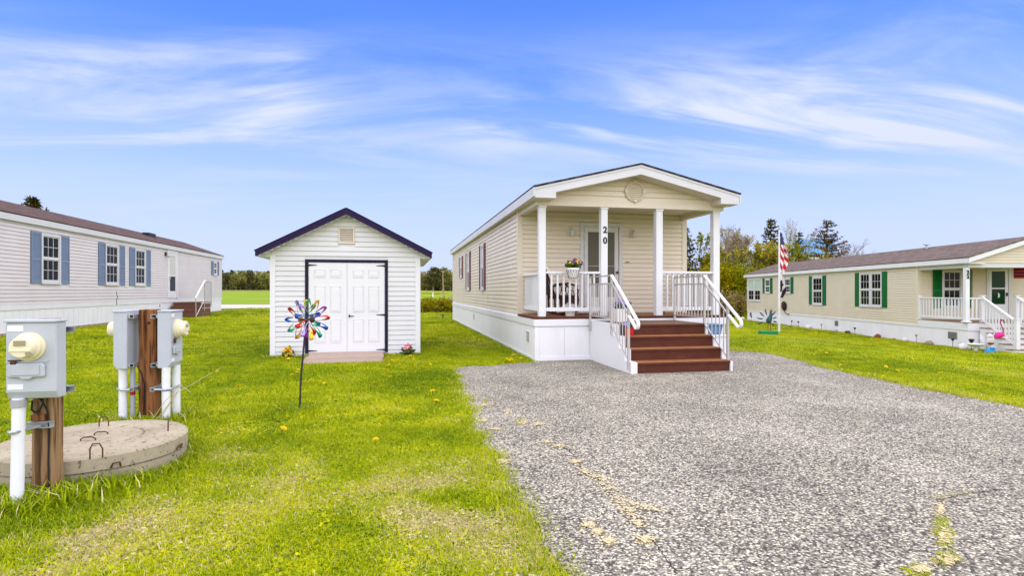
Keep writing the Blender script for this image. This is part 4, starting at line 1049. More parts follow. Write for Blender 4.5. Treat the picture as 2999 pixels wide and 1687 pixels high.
# skirting, band, porch
rsk = MB().box(0.0, UE - 0.02, -RW + 0.02, -0.02, RGZ, 0.02).build('skirting', M['skirt'], rhome)
MB().box(UP + 0.02, -0.001, -RW + 0.02, -0.02, RGZ, 0.02).build('porch_skirt', M['skirt'], rsk)
x = UP + 0.01
while x < UE - 0.05:
    x2 = min(x + 1.2, UE); MB().box(x + 0.003, x2 - 0.003, -0.019, 0.006, RGZ + 0.02, 0.02).build('skirt_panel', M['skirt'], rsk); x = x2
MB().box(UP, UE + 0.01, -0.03, 0.03, 0.021, 0.10).build('cap_band', M['white_paint'], rsk, bevel=0.006)
MB().box(UP - 0.025, UP - 0.0005, -RW, 0.03, 0.021, 0.28).build('porch_band', M['white_paint'], rsk, bevel=0.004)
MB().box(UP, -0.022, 0.001, 0.028, 0.101, 0.28).build('porch_band', M['white_paint'], rsk)
for (a, w, z) in ((5.89, 0.16, -0.19), (-1.83, 0.22, -0.19), (16.8, 0.16, -0.17)):
    v = MB(FR).box(a - w, a + w, 0.007, 0.02, z - 0.13, z + 0.13).build('skirt_vent', M['galv'], rhome)
    lv = MB(FR)
    for i in range(7): lv.box(a - w + 0.02, a + w - 0.02, 0.0205, 0.026, z - 0.11 + i * 0.032, z - 0.098 + i * 0.032)
    lv.build('louvres', M['black_metal'], v)
rdk = MB().box(UP - 0.02, -0.02, -RW + 0.02, 0.02, 0.281, 0.305).build('deck', M['old_wood'], rhome)
for v0 in (0.0, 4.1):
    p = MB().box(UP + 0.02, UP + 0.16, -v0 - 0.07, -v0 + 0.07, 0.306, 2.24).build('porch_post', M['white_paint'], rhome, bevel=0.006)
    MB().box(UP - 0.03, UP + 0.21, -v0 - 0.11, -v0 + 0.11, 0.306, 0.36).build('post_base', M['white_paint'], p, bevel=0.01)
    if v0 == 0.0: rpost = p
FRP = lambda s, o, z: Vector((UP + 0.02 - o, -s, z))
for i, zz in enumerate((2.02, 1.86)):
    digits('2', 0.125, M['black_metal'], rpost, FRP, 0.0, 0.0, zz)
MB().box(UP, 0.0, -0.14, 0.0, 2.241, 2.40).build('porch_beam', M['white_trim'], rhome)
MB().box(UP, UP + 0.14, -RW, -0.141, 2.241, 2.40).build('porch_beam', M['white_trim'], rhome)
MB().box(UP + 0.141, -0.02, -RW + 0.02, -0.141, 2.36, 2.38).build('porch_ceiling', M['soffit'], rhome)
def FRF(s, o, z): return Vector((UP - o, -s, z))
def grh(z):
    t = min(1, max(0, (z - 2.401) / 0.83)); return (0.0 + 2.12 * t, RW - 2.12 * t)
rg = MB().extr([(UP + 0.01, 0, 2.401), (UP + 0.01, -RW, 2.401), (UP + 0.01, -RW / 2, 3.26)], (0.08, 0, 0)).build('gable', M['siding_tan'], rhome)
siding(rg, FRF, 0, 0, 2.401, 3.2, 0.1015, M['siding_tan'], gable=grh, joined=True)
EV, RZ0, RZ1 = 0.16, 2.57, 3.32
rrf = roof_plane('roof', M['roof_right'], rhome, [(UP - 0.22, EV, RZ0), (UE + 0.35, EV, RZ0), (UE + 0.35, -RW / 2, RZ1), (UP - 0.22, -RW / 2, RZ1)])
roof_plane('roof_slope', M['roof_right'], rrf, [(UP - 0.22, -RW - EV, RZ0), (UE + 0.35, -RW - EV, RZ0), (UE + 0.35, -RW / 2, RZ1), (UP - 0.22, -RW / 2, RZ1)])
MB().box(UP - 0.20, UE + 0.33, EV - 0.03, EV - 0.002, RE - 0.005, RZ0 - 0.004).build('fascia', M['white_paint'], rrf)
MB().box(UP - 0.20, UE + 0.33, -0.02, EV - 0.031, RE, RE + 0.02).build('soffit', M['white_trim'], rrf)
for sgn in (1, -1):
    yE = EV if sgn > 0 else -RW - EV
    for ux in (UP - 0.20, UE + 0.30):
        MB().extr([(ux, yE, RZ0 - 0.004), (ux, -RW / 2, RZ1 - 0.004), (ux, -RW / 2, RZ1 - 0.17), (ux, yE, RZ0 - 0.17)], (0.028, 0, 0)).build('rake_board', M['white_paint'], rrf)
MB().box(UP - 0.172, UP - 0.02, -0.45, EV - 0.04, RE - 0.03, RE - 0.006).build('eave_return', M['white_paint'], rrf)
MB().extr([(UE - 0.05, 0, 2.5), (UE - 0.05, -RW, 2.5), (UE - 0.05, -RW / 2, 3.26)], (0.05, 0, 0)).build('gable_far', M['siding_tan'], rhome)
MB().lathe([(0.045, 0), (0.045, 0.22), (0.03, 0.225)], 10, (2.2, -1.85, 3.2)).lathe([(0.13, 0), (0.13, 0.03), (0.02, 0.06)], 12, (2.2, -1.85, 3.43)).build('roof_vent', M['galv'], rrf)
# porch rails and stairs
frl = lambda s, o, z: Vector((s, -0.03 + o, z))
porch_rail(rhome, frl, UP + 0.16, -0.10, 0.40, 1.18, step=0.16, bw=0.05)
MB().box(-0.11, -0.022, -0.085, 0.02, 0.306, 1.25).build('rail_post', M['white_paint'], rhome, bevel=0.006)
frf = lambda s, o, z: Vector((UP + 0.09 - o, -s, z))
porch_rail(rhome, frf, 0.07, 0.48, 0.40, 1.18, step=0.14, bw=0.05)
porch_rail(rhome, frf, 1.78, 4.03, 0.40, 1.18, step=0.14, bw=0.05)
rst = thing('porch_steps', 'white wooden porch steps with baluster rail beside the pink flamingo', 'steps', (20.2, 18.65, 0), local=True)
rst.rotation_euler = rhome.rotation_euler
nst = 5; rise = (0.30 - RGZ) / (nst + 1)
for i in range(nst):
    u1 = UP - 0.03 - 0.27 * i; z1 = 0.30 - rise * (i + 1)
    MB().box(u1 - 0.29, u1, -1.90, -0.36, z1 - 0.035, z1).build('tread', M['old_wood'], rst)
    MB().box(u1 - 0.27, u1 - 0.25, -1.88, -0.38, z1 - rise, z1 - 0.036).build('riser', M['white_paint'], rst)
    MB().box(u1 - 0.25, u1, -0.385, -0.365, RGZ, z1 - 0.036).build('stringer', M['white_paint'], rst)
for v0 in (0.54, 1.72):
    n1 = MB().box(UP + 0.03, UP + 0.15, -v0 - 0.06, -v0 + 0.06, 0.306, 1.24).build('newel_post', M['white_paint'], rst, bevel=0.005)
    MB().box(UP + 0.01, UP + 0.17, -v0 - 0.08, -v0 + 0.08, 1.241, 1.27).build('newel_cap', M['white_paint'], n1)
    ub = UP - 0.03 - 0.27 * nst + 0.05
    zb = 0.30 - rise * nst
    n2 = MB().box(ub - 0.06, ub + 0.06, -v0 - 0.06, -v0 + 0.06, zb + 0.001, zb + 0.98).build('newel_post', M['white_paint'], rst, bevel=0.005)
    MB().box(ub - 0.08, ub + 0.08, -v0 - 0.08, -v0 + 0.08, zb + 0.981, zb + 1.01).build('newel_cap', M['white_paint'], n2)
    a, b = Vector((UP + 0.03, -v0, 1.14)), Vector((ub + 0.06, -v0, zb + 0.90))
    rr = MB().extr([a + Vector((0, -0.04, 0)), a + Vector((0, 0.04, 0)), a + Vector((0, 0.04, 0.06)), a + Vector((0, -0.04, 0.06))], b - a).build('stair_rail', M['white_paint'], rst)
    a2, b2 = a - Vector((0, 0, 0.80)), b - Vector((0, 0, 0.80))
    MB().extr([a2 + Vector((0, -0.025, 0)), a2 + Vector((0, 0.025, 0)), a2 + Vector((0, 0.025, 0.07)), a2 + Vector((0, -0.025, 0.07))], b2 - a2).build('bottom_rail', M['white_paint'], rr)
    for i in range(9):
        t = (i + 1) / 10; p = a.lerp(b, t)
        MB().box(p.x - 0.022, p.x + 0.022, -v0 - 0.018, -v0 + 0.018, p.z - 0.735, p.z + 0.004).build('baluster', M['white_paint'], rr)
# edging bed along the wall
eb = MB(); k = 40
for i in range(k):
    x0 = UP - 0.9 + (UE + 1.0 - UP) * i / k; x1 = UP - 0.9 + (UE + 1.0 - UP) * (i + 1) / k - 0.01
    e = 0.30 + 0.06 * noise.noise(Vector((i * 0.7, 0, 0)))
    eb.box(x0, x1, 0.0085, e, -0.9, RGZ + 0.05 + 0.015 * noise.noise(Vector((i * 1.3, 2, 0))))
ebo = tag(eb.build('gravel_bed', M['gravel_bed']), kind='structure'); ebo.location = (20.2, 18.65, 0); ebo.rotation_euler = rhome.rotation_euler
RMAT = Matrix.Translation((20.2, 18.65, 0)) @ Matrix.Rotation(R(90) - RA, 4, 'Z')
def RW_(u, v, z=RGZ): return RMAT @ Vector((u, -v, z))
# ------------------------------------------------------------------ utility posts with meters
def meter_box(root, Fm, name='meter_box', W=0.34, H=0.52, D=0.13, z0=0.675, q=0.095):
    """Fm(s, o, z): s across the face, o outward; the back of the box at o = 0"""
    b = MB(Fm)
    c = 0.05
    b.add([(-W / 2, 0, z0), (W / 2, 0, z0), (W / 2, D - 0.03, z0), (W / 2, D, z0 + c), (-W / 2, D, z0 + c), (-W / 2, D - 0.03, z0),
           (-W / 2, 0, z0 + H), (W / 2, 0, z0 + H), (W / 2, D, z0 + H), (-W / 2, D, z0 + H)],
          [(0, 1, 2, 5), (5, 2, 3, 4), (4, 3, 8, 9), (6, 9, 8, 7), (0, 6, 7, 1), (1, 7, 8, 3, 2), (0, 5, 4, 9, 6)])
    bx = b.build(name, M['meter_grey'], root, bevel=0.006)
    MB(Fm).box(-W / 2 - 0.008, W / 2 + 0.008, 0.0, D + 0.012, z0 + H + 0.001, z0 + H + 0.018).build('box_lid', M['meter_grey'], bx, bevel=0.004)
    MB(Fm).box(-W / 2 + 0.005, W / 2 - 0.04, D + 0.0005, D + 0.008, z0 + H * 0.485, z0 + H * 0.505).build('cover_seam', M['meter_grey'], bx)
    for (s0, s1, a0, a1) in ((-W / 2 + 0.012, -W / 2 + 0.10, H - 0.055, H - 0.018), (-W / 2 + 0.012, -W / 2 + 0.10, 0.065, 0.10)):
        MB(Fm).box(s0, s1, D + 0.0005, D + 0.0025, z0 + a0, z0 + a1).build('sticker', M['sticker'], bx)
    mc, mz = -0.005, z0 + H * 0.69
    def ring(r, z): return (r, z)
    mt = MB(Fm)
    prof = [(q + 0.012, 0.0), (q + 0.012, 0.018), (q, 0.02), (q, 0.045), (q - 0.012, 0.05), (q - 0.014, 0.095), (q - 0.02, 0.103), (0.0015, 0.105)]
    n = 28; vs, fs = [], []
    for r_, o_ in prof:
        for k in range(n):
            a = 2 * math.pi * k / n; vs.append((mc + r_ * math.cos(a), D + o_, mz + r_ * math.sin(a)))
    for i in range(len(prof) - 1):
        for k in range(n): fs.append((i * n + k, i * n + (k + 1) % n, (i + 1) * n + (k + 1) % n, (i + 1) * n + k))
    mt.add(vs, fs)
    m_ = mt.build('meter', M['meter_cream'], bx, smooth=True)
    for e in m_.modifiers: pass
    MB(Fm).box(mc - 0.032, mc + 0.032, D + 0.1055, D + 0.109, mz + 0.012, mz + 0.045).build('display', M['meter_face'], bx)
    MB(Fm).box(mc - 0.058, mc + 0.058, D + 0.1052, D + 0.110, mz - 0.022, mz - 0.012).build('meter_ridge', M['meter_cream'], bx)
    MB(Fm).box(mc + 0.032, mc + 0.056, D + 0.085, D + 0.1075, mz - 0.046, mz - 0.026).build('meter_latch', M['meter_face'], bx)
    # breaker cover flap
    fl = MB(Fm).extr([(-0.125, D + 0.001, z0 + 0.145), (-0.125, D + 0.001, z0 + 0.22), (-0.11, D + 0.001, z0 + 0.235), (0.07, D + 0.001, z0 + 0.235), (0.085, D + 0.001, z0 + 0.22), (0.085, D + 0.001, z0 + 0.145), (0.02, D + 0.001, z0 + 0.142), (0.0, D + 0.001, z0 + 0.128), (-0.04, D + 0.001, z0 + 0.128), (-0.06, D + 0.001, z0 + 0.142)], (0, 0.022, 0)).build('breaker_flap', M['meter_grey'], bx, bevel=0.008)
    MB(Fm).box(-0.10, 0.06, D + 0.0235, D + 0.03, z0 + 0.158, z0 + 0.222).build('flap_panel', M['meter_grey'], bx, bevel=0.006)
    MB(Fm).box(-0.12, -0.05, D + 0.0085, D + 0.02, z0 + H * 0.505, z0 + H * 0.52).box(-0.105, -0.075, D + 0.009, D + 0.022, z0 + H * 0.43, z0 + H * 0.5).build('latch', M['rust'], bx)
    return bx
def channel(root, Fm, s0, s1, o, z, name='strut'):
    b = MB(Fm); h, d, t = 0.021, 0.04, 0.005
    b.box(s0, s1, o, o + t, z - h, z + h); b.box(s0, s1, o + t, o + d, z - h, z - h + t); b.box(s0, s1, o + t, o + d, z + h - t, z + h)
    return b.build(name, M['galv'], root)

pn = thing('utility_post', 'weathered square utility post with one grey meter box, nearest the camera', 'utility post', (-2.34, 4.40, 0))
rs_ = MB(); 
def knobbly(x0, x1, y0, y1, z0, z1, n=7, amp=0.004, seed=0):
    b = MB(); vs = []
    for i in range(n + 1):
        z = z0 + (z1 - z0) * i / n
        d = [amp * noise.noise(Vector((i * 0.9, k * 3.7, seed))) for k in range(4)]
        vs += [(x0 + d[0], y0 + d[1], z), (x1 + d[1], y0 + d[2], z), (x1 + d[2], y1 + d[3], z), (x0 + d[3], y1 + d[0], z)]
    fs = [(i * 4 + k, i * 4 + (k + 1) % 4, (i + 1) * 4 + (k + 1) % 4, (i + 1) * 4 + k) for i in range(n) for k in range(4)] + [(3, 2, 1, 0), tuple(n * 4 + k for k in range(4))]
    return b.add(vs, fs)
knobbly(-2.405, -2.275, 4.34, 4.47, -0.05, 1.215).build('post', M['post_grey'], pn, bevel=0.012)
FN = lambda s, o, z: Vector((-2.31 + s, 4.285 - o, z))
for zz in (1.145, 0.745):
    c = channel(pn, FN, -0.13, 0.165, -0.0501, zz)
    c2 = MB(FN)
    c2.lathe([(0.012, 0), (0.012, 0.006)], 6, (0.10, -0.044, zz), (0, 1, 0)).build('bolt', M['rust'], c)
    MB(FN).box(-0.12, 0.12, -0.0098, -0.0005, zz - 0.015, zz + 0.015).build('spacer', M['galv'], c)
meter_box(pn, FN, W=0.285, H=0.495, D=0.115, z0=0.705, q=0.080)
MB().tube([(-2.408, 4.20, -0.05), (-2.404, 4.205, 0.30), (-2.40, 4.21, 0.71)], 0.037, 12).build('conduit', M['pvc'], pn, smooth=True)
MB().lathe([(0.045, 0), (0.045, 0.05)], 12, (-2.40, 4.21, 0.652)).build('conduit_collar', M['pvc_grey'], pn)
st_ = channel(pn, lambda s, o, z: Vector((-2.34 + s, 4.335 - o, z)), -0.085, 0.075, 0.0, 0.51)
MB().tube([(-2.33, 4.30, 0.505), (-2.37, 4.23, 0.50), (-2.39, 4.162, 0.498), (-2.42, 4.16, 0.496), (-2.445, 4.19, 0.496)], 0.011, 6).build('strap', M['galv'], st_)
MB().box(-2.395, -2.31, 4.318, 4.3348, 0.535, 0.575).build('wood_shim', M['post_red'], pn)
MB().tube([(-2.34, 4.29, 0.71), (-2.325, 4.32, 0.66), (-2.305, 4.332, 0.60), (-2.295, 4.333, 0.47), (-2.30, 4.333, 0.25), (-2.295, 4.333, 0.02)], 0.006, 6).build('ground_wire', M['cable'], pn)
MB().tube([(-2.32, 4.31, 0.71), (-2.315, 4.30, 0.65), (-2.335, 4.30, 0.605), (-2.37, 4.32, 0.59), (-2.395, 4.328, 0.61), (-2.39, 4.328, 0.67)], 0.006, 6).build('loose_wire', M['cable'], pn)

pf = thing('utility_post', 'reddish square utility post with grey meter boxes on two sides, behind the slab', 'utility post', (-2.65, 6.82, 0))
knobbly(-2.735, -2.565, 6.745, 6.90, -0.05, 1.205, seed=5).build('post', M['post_red'], pf, bevel=0.010)
FE = lambda s, o, z: Vector((-2.505 + o, 6.80 + s, z))      # faces +X
FWt = lambda s, o, z: Vector((-2.795 - o, 6.80 - s, z))      # faces -X
for Fm in (FE, FWt):
    for zz in (1.135, 0.615):
        c = channel(pf, Fm, -0.18, 0.16, -0.0598, zz)
        MB(Fm).box(-0.15, 0.15, -0.0195, -0.0005, zz - 0.015, zz + 0.015).build('spacer', M['galv'], c)
    meter_box(pf, Fm, z0=0.58, H=0.60)
for (x, y, m) in ((-2.43, 6.66, 'pvc'), (-2.40, 6.86, 'pvc'), (-2.87, 6.72, 'pvc')):
    MB().tube([(x, y, -0.05), (x, y, 0.585)], 0.04, 12).build('conduit', M[m], pf, smooth=True)
MB().tube([(-2.785, 6.74, -0.05), (-2.785, 6.74, 0.585)], 0.024, 10).build('conduit', M['pvc_grey'], pf, smooth=True)
MB().lathe([(0.027, 0), (0.027, 0.05)], 10, (-2.785, 6.74, 0.29)).build('red_tape', M['red_cloth'], pf)
M['blue_mark'] = mat('blue_mark', (0.03, 0.13, 0.45), rough=0.5)
MB().lathe([(0.0412, 0), (0.0412, 0.02)], 12, (-2.43, 6.66, 0.335)).build('blue_mark', M['blue_mark'], pf)
c = channel(pf, FE, -0.20, 0.16, -0.0598, 0.36)
MB().tube([(-2.53, 6.62, 0.36), (-2.43, 6.612, 0.355), (-2.37, 6.64, 0.358), (-2.36, 6.80, 0.362), (-2.38, 6.91, 0.36)], 0.012, 6).build('strap', M['galv'], c)
c = channel(pf, FWt, -0.16, 0.16, -0.0598, 0.36)
MB().tube([(-2.78, 6.67, 0.36), (-2.87, 6.67, 0.355), (-2.925, 6.72, 0.36), (-2.88, 6.77, 0.36)], 0.012, 6).build('strap', M['galv'], c)
MB().tube([(-2.76, 6.76, 0.62), (-2.70, 6.738, 0.52), (-2.67, 6.737, 0.40), (-2.675, 6.737, 0.22), (-2.69, 6.738, 0.0)], 0.006, 6).build('ground_wire', M['cable'], pf)
MB().lathe([(0.016, 0), (0.016, 0.004)], 10, (-2.63, 6.745, 1.06), (0, -1, 0)).build('knot', M['cable'], pf)

# ------------------------------------------------------------------ concrete slab
SC = Vector((-2.40, 5.15, 0)); SR = 0.65
slab = thing('concrete_cover', 'round two layer concrete tank cover with rusty lifting loops in the grass', 'concrete cover', (SC.x, SC.y, 0))
MB().lathe([(SR - 0.01, -0.05), (SR - 0.005, 0.09), (SR - 0.02, 0.098)], 56, SC).build('base_ring', M['concrete'], slab, smooth=False)
MB().lathe([(SR - 0.022, 0.0985), (SR - 0.02, 0.104), (SR + 0.002, 0.108), (SR + 0.004, 0.20), (SR - 0.012, 0.214), (0.342, 0.2185), (0.336, 0.206)], 56, SC).build('cover', M['concrete'], slab)
MB().lathe([(0.328, 0.15), (0.328, 0.214), (0.318, 0.222), (0.002, 0.226)], 40, SC + Vector((0, 0, 0))).build('hatch', M['concrete'], slab)
def loop(x, y, z, a, w, h):
    d = Vector((math.cos(a), math.sin(a), 0)) * w / 2; c = Vector((x, y, z))
    MB().tube([c - d - Vector((0, 0, .02)), c - d + Vector((0, 0, h * .6)), c - d * .6 + Vector((0, 0, h)), c + d * .5 + Vector((0, 0, h)), c + d + Vector((0, 0, h * .55)), c + d - Vector((0, 0, .02))], 0.0055, 6).build('lifting_loop', M['rust'], slab, smooth=True)
for (px, py, a, w, h) in ((282, 1335, 0.2, 0.075, 0.085), (258, 1292, 0.05, 0.10, 0.03), (296, 1275, 0.3, 0.09, 0.028), (304, 1247, 0.1, 0.07, 0.075)):
    p = at(px, py, 0.222); loop(p.x, p.y, 0.222, a, w, h)
p = at(492, 1265, 0.21); MB().tube([(p.x, p.y, 0.205), (p.x, p.y + .005, 0.30)], 0.006, 6).build('rebar_stub', M['rust'], slab)
for a in (-0.95, -0.15):
    q = SC + Vector((math.cos(a), math.sin(a), 0)) * (SR + 0.005); t = Vector((-math.sin(a), math.cos(a), 0)) * 0.03
    MB().tube([q - t + Vector((0, 0, 0.115)), q - t * .7 + Vector((math.cos(a) * .02, math.sin(a) * .02, 0.15)), q + t * .7 + Vector((math.cos(a) * .02, math.sin(a) * .02, 0.15)), q + t + Vector((0, 0, 0.115))], 0.006, 6).build('side_loop', M['rust'], slab)

# ------------------------------------------------------------------ pinwheel
def metallic(name, c): M[name] = mat(name, c, rough=0.28, metal=0.45, var=0.15, vscale=18)
for nme, c in dict(pw_red=(0.55, 0.02, 0.02), pw_blue=(0.01, 0.10, 0.50), pw_green=(0.01, 0.30, 0.14), pw_gold=(0.42, 0.24, 0.02), pw_purple=(0.22, 0.02, 0.22), pw_lilac=(0.36, 0.27, 0.66), pw_yellow=(0.75, 0.52, 0.03)).items(): metallic(nme, c)
M['pole_dark'] = mat('pole_dark', (0.045, 0.04, 0.045), rough=0.5, metal=0.3, var=0.2)
pwl = thing('pinwheel', 'colourful metal garden wind spinner on a thin leaning pole', 'wind spinner', (-1.13, 7.0, 0))
ax = Vector((0.70, -0.71, 0.04)).normalized()
hub = deep(897, 936, 6.62)
pl = MB().tube([Vector((-1.13, 7.0, -0.05)), Vector((-1.11, 6.985, 0.4)), hub], 0.011, 8).build('pole', M['pole_dark'], pwl, smooth=True)
MB().tube([hub - ax * 0.10, hub + ax * 0.10], 0.012, 8).build('axle', M['black_metal'], pwl)
e1 = Vector((0, 0, 1)).cross(ax).normalized(); e2 = ax.cross(e1)
def petal(c, th, r1, colr, twist, rad=0.245):
    vs, fs = [], []; n = 18
    for i in range(n + 1):
        t = i / n
        # path: out along one edge to the tip, then half-way back
        if t < 0.62:
            q = t / 0.62; r = 0.035 + (rad - 0.035) * q ** 0.85; a = th + twist * 0.62 * math.sin(q * 1.45)
        else:
            q = (t - 0.62) / 0.38; r = rad - (rad - r1) * q ** 1.1; a = th + twist * (0.615 + 0.36 * math.sin(q * 1.5))
        w = 0.004 + 0.024 * math.exp(-((t - 0.60) / 0.2) ** 2)
        if abs(t - 0.62) < 0.04: w *= 0.45
        p = c + (e1 * math.cos(a) + e2 * math.sin(a)) * r + ax * (0.035 * math.sin(t * math.pi))
        radial = (e1 * math.cos(a) + e2 * math.sin(a)); tang = (e2 * math.cos(a) - e1 * math.sin(a))
        d = (tang * 0.75 + ax * 0.55 * (1 if t < .62 else -1) - radial * 0.25).normalized()
        vs += [p - d * w, p + d * w]
    fs = [(2 * i, 2 * i + 1, 2 * i + 3, 2 * i + 2) for i in range(n)]
    b = MB(); b.add(vs, fs)
    o = b.build('petal', M[colr], pwl, smooth=True, recalc=False)
    s = o.modifiers.new('thick', 'SOLIDIFY'); s.thickness = 0.0025
for k, cl in enumerate(('pw_green', 'pw_gold', 'pw_purple', 'pw_red', 'pw_blue', 'pw_green', 'pw_yellow', 'pw_lilac', 'pw_red', 'pw_blue', 'pw_lilac')):
    petal(hub + ax * 0.085, math.pi / 2 - 0.15 - k * 2 * math.pi / 11, 0.11, cl, 0.55)
for k, cl in enumerate(('pw_yellow', 'pw_green', 'pw_blue', 'pw_green', 'pw_red', 'pw_purple', 'pw_gold', 'pw_green', 'pw_blue', 'pw_red', 'pw_lilac')):
    petal(hub - ax * 0.085, math.pi / 2 + 0.2 - k * 2 * math.pi / 11, 0.12, cl, -0.55)
MB().lathe([(0.035, 0), (0.04, 0.008), (0.03, 0.02), (0.012, 0.03)], 16, hub + ax * 0.10, ax).build('hub', M['pole_dark'], pwl)
MB().lathe([(0.034, 0), (0.038, 0.008), (0.02, 0.02)], 16, hub - ax * 0.10, -ax).build('hub', M['pw_gold'], pwl)

# ------------------------------------------------------------------ things on and by the porch
M['leaf_dark'] = mat('leaf_dark', (0.05, 0.11, 0.015), rough=0.6, var=0.3, island=0.45)
M['pansy_yellow'] = mat('pansy_yellow', (0.75, 0.42, 0.01), rough=0.6, island=0.3)
M['pansy_purple'] = mat('pansy_purple', (0.09, 0.02, 0.22), rough=0.6, island=0.4)
M['viola'] = mat('viola', (0.30, 0.22, 0.62), rough=0.6, island=0.35)
M['pink'] = mat('pink', (0.60, 0.16, 0.30), rough=0.6, island=0.3)
M['pot_white'] = mat('pot_white', (0.78, 0.77, 0.74), rough=0.5, var=0.05)
M['pot_red'] = mat('pot_red', (0.50, 0.015, 0.015), rough=0.45, var=0.08)
M['bin_blue'] = mat('bin_blue', (0.10, 0.19, 0.32), rough=0.5, var=0.08)
M['rattan'] = mat('rattan', (0.045, 0.016, 0.010), rough=0.6, var=0.35, vscale=40, bump=0.4, bscale=80)
M['cushion'] = mat('cushion', (0.70, 0.67, 0.58), rough=0.9, var=0.1)
M['rug'] = mat('rug', (0.16, 0.05, 0.035), rough=0.95, var=0.5, vscale=12)
def leaves(b, c, rad, n, size, sc=(1, 1, 1), seed=0):
    r = random.Random(seed)
    for i in range(n):
        d = Vector((r.gauss(0, 1), r.gauss(0, 1), r.gauss(0, 1))).normalized() * rad * r.random() ** 0.4
        p = Vector(c) + Vector((d.x * sc[0], d.y * sc[1], d.z * sc[2]))
        a = Vector((r.uniform(-1, 1), r.uniform(-1, 1), r.uniform(-.4, 1))).normalized(); q = a.cross(Vector((r.uniform(-1, 1), r.uniform(-1, 1), r.uniform(-1, 1)))).normalized()
        s = size * r.uniform(0.6, 1.3)
        b.quad(p, p + a * s * .5 + q * s * .35, p + a * s, p + a * s * .5 - q * s * .35)
    return b
def blossoms(b, c, rad, n, size, sc, seed):
    r = random.Random(seed)
    for i in range(n):
        d = Vector((r.gauss(0, 1), r.gauss(0, 1), abs(r.gauss(0, 1)))).normalized() * rad * r.uniform(0.75, 1.12)
        p = Vector(c) + Vector((d.x * sc[0], d.y * sc[1], d.z * sc[2]))
        nn = (d + Vector((0, -0.06, 0))).normalized(); u = nn.cross(Vector((0.3, 0.2, 1))).normalized(); v = nn.cross(u)
        s = size * r.uniform(0.7, 1.2)
        b.add([p] + [p + (u * math.cos(k * 2 * math.pi / 5) + v * math.sin(k * 2 * math.pi / 5)) * s - nn * s * .2 for k in range(5)], [(0, k + 1, (k + 1) % 5 + 1) for k in range(5)])
    return b
bk = thing('hanging_basket', 'white wire basket of yellow and purple pansies hung on the porch rail', 'flower basket', (3.46, 10.92, 1.66))
MB().lathe([(0.085, 1.67), (0.125, 1.82), (0.132, 1.875), (0.118, 1.875)], 20, (3.46, 10.855, 0)).build('pot', M['pot_white'], bk, smooth=False)
wb = MB()
for k in range(14):
    for sg in (1, -1):
        pts = []
        for i in range(5):
            t = i / 4; a = 2 * math.pi * k / 14 + sg * t * 0.5; rr = 0.089 + 0.043 * t
            pts.append((3.46 + rr * math.cos(a), 10.855 + rr * math.sin(a), 1.668 + 0.155 * t))
        wb.tube(pts, 0.0022, 4, cap=False)
for (rr, z) in ((0.133, 1.825), (0.09, 1.667)): wb.tube([(3.46 + rr * math.cos(t), 10.855 + rr * math.sin(t), z) for t in np.linspace(0, 2 * math.pi, 25)], 0.004, 5)
wb.tube([(3.46, 10.985, 1.825), (3.46, 10.99, 1.86), (3.46, 11.0, 1.862), (3.46, 11.02, 1.83)], 0.004, 5)
wb.build('wire_basket', M['cable'], bk)
leaves(MB(), (3.48, 10.87, 1.93), 0.15, 420, 0.05, (1.15, 0.9, 0.62), 3).build('foliage', M['leaf_dark'], bk, recalc=False)
blossoms(MB(), (3.50, 10.86, 1.94), 0.155, 26, 0.021, (1.2, 0.9, 0.75), 5).build('yellow_blossoms', M['pansy_yellow'], bk, recalc=False)
blossoms(MB(), (3.51, 10.86, 1.95), 0.155, 22, 0.021, (1.25, 0.9, 0.85), 6).build('purple_blossoms', M['pansy_purple'], bk, recalc=False)

vp = thing('flower_planter', 'tall white planter of lilac violas on the steps landing', 'planter', (4.33, 10.45, 0.80))
MB().extr([(4.20, 10.36, 0.801), (4.46, 10.36, 0.801), (4.48, 10.34, 1.06), (4.18, 10.34, 1.06)], (0, 0.22, 0)).build('pot', M['pot_white'], vp, bevel=0.008)
leaves(MB(), (4.33, 10.45, 1.12), 0.16, 260, 0.05, (1.15, 0.75, 0.55), 8).build('foliage', M['leaf_dark'], vp, recalc=False)
blossoms(MB(), (4.33, 10.43, 1.11), 0.17, 60, 0.024, (1.2, 0.8, 0.8), 9).build('viola_blossoms', M['viola'], vp, recalc=False)
rp = thing('flower_pot', 'small red flower pot with lilac violas on the third step', 'flower pot', (4.12, 9.60, 0.60))
MB().lathe([(0.065, 0.601), (0.085, 0.72), (0.09, 0.74), (0.08, 0.74)], 16, (4.12, 9.58, 0)).build('pot', M['pot_red'], rp)
leaves(MB(), (4.12, 9.58, 0.78), 0.10, 120, 0.045, (1, 0.9, 0.6), 12).build('foliage', M['leaf_dark'], rp, recalc=False)
blossoms(MB(), (4.12, 9.57, 0.78), 0.11, 22, 0.022, (1.1, 0.9, 0.7), 13).build('viola_blossoms', M['viola'], rp, recalc=False)
bb = thing('storage_bin', 'blue plastic bin on a white box behind the right of the entry steps', 'bin', (6.29, 10.55, 0.52))
M['crate_grey'] = mat('crate_grey', (0.30, 0.30, 0.30), rough=0.7)
MB().extr([(6.10, 10.42, 0.521), (6.48, 10.42, 0.521), (6.51, 10.40, 0.70), (6.07, 10.40, 0.70)], (0, 0.30, 0)).build('body', M['bin_blue'], bb, bevel=0.012)
MB().box(6.05, 6.53, 10.38, 10.72, 0.701, 0.735).build('lid', M['bin_blue'], bb, bevel=0.012)
wt = thing('storage_box', 'white box under the blue bin behind the entry steps', 'box', (6.29, 10.55, 0.012))
MB().box(6.02, 6.56, 10.36, 10.76, 0.0125, 0.48).build('body', M['white_paint'], wt, bevel=0.01)
MB().box(6.0, 6.58, 10.34, 10.78, 0.4805, 0.52).build('lid', M['white_paint'], wt, bevel=0.008)
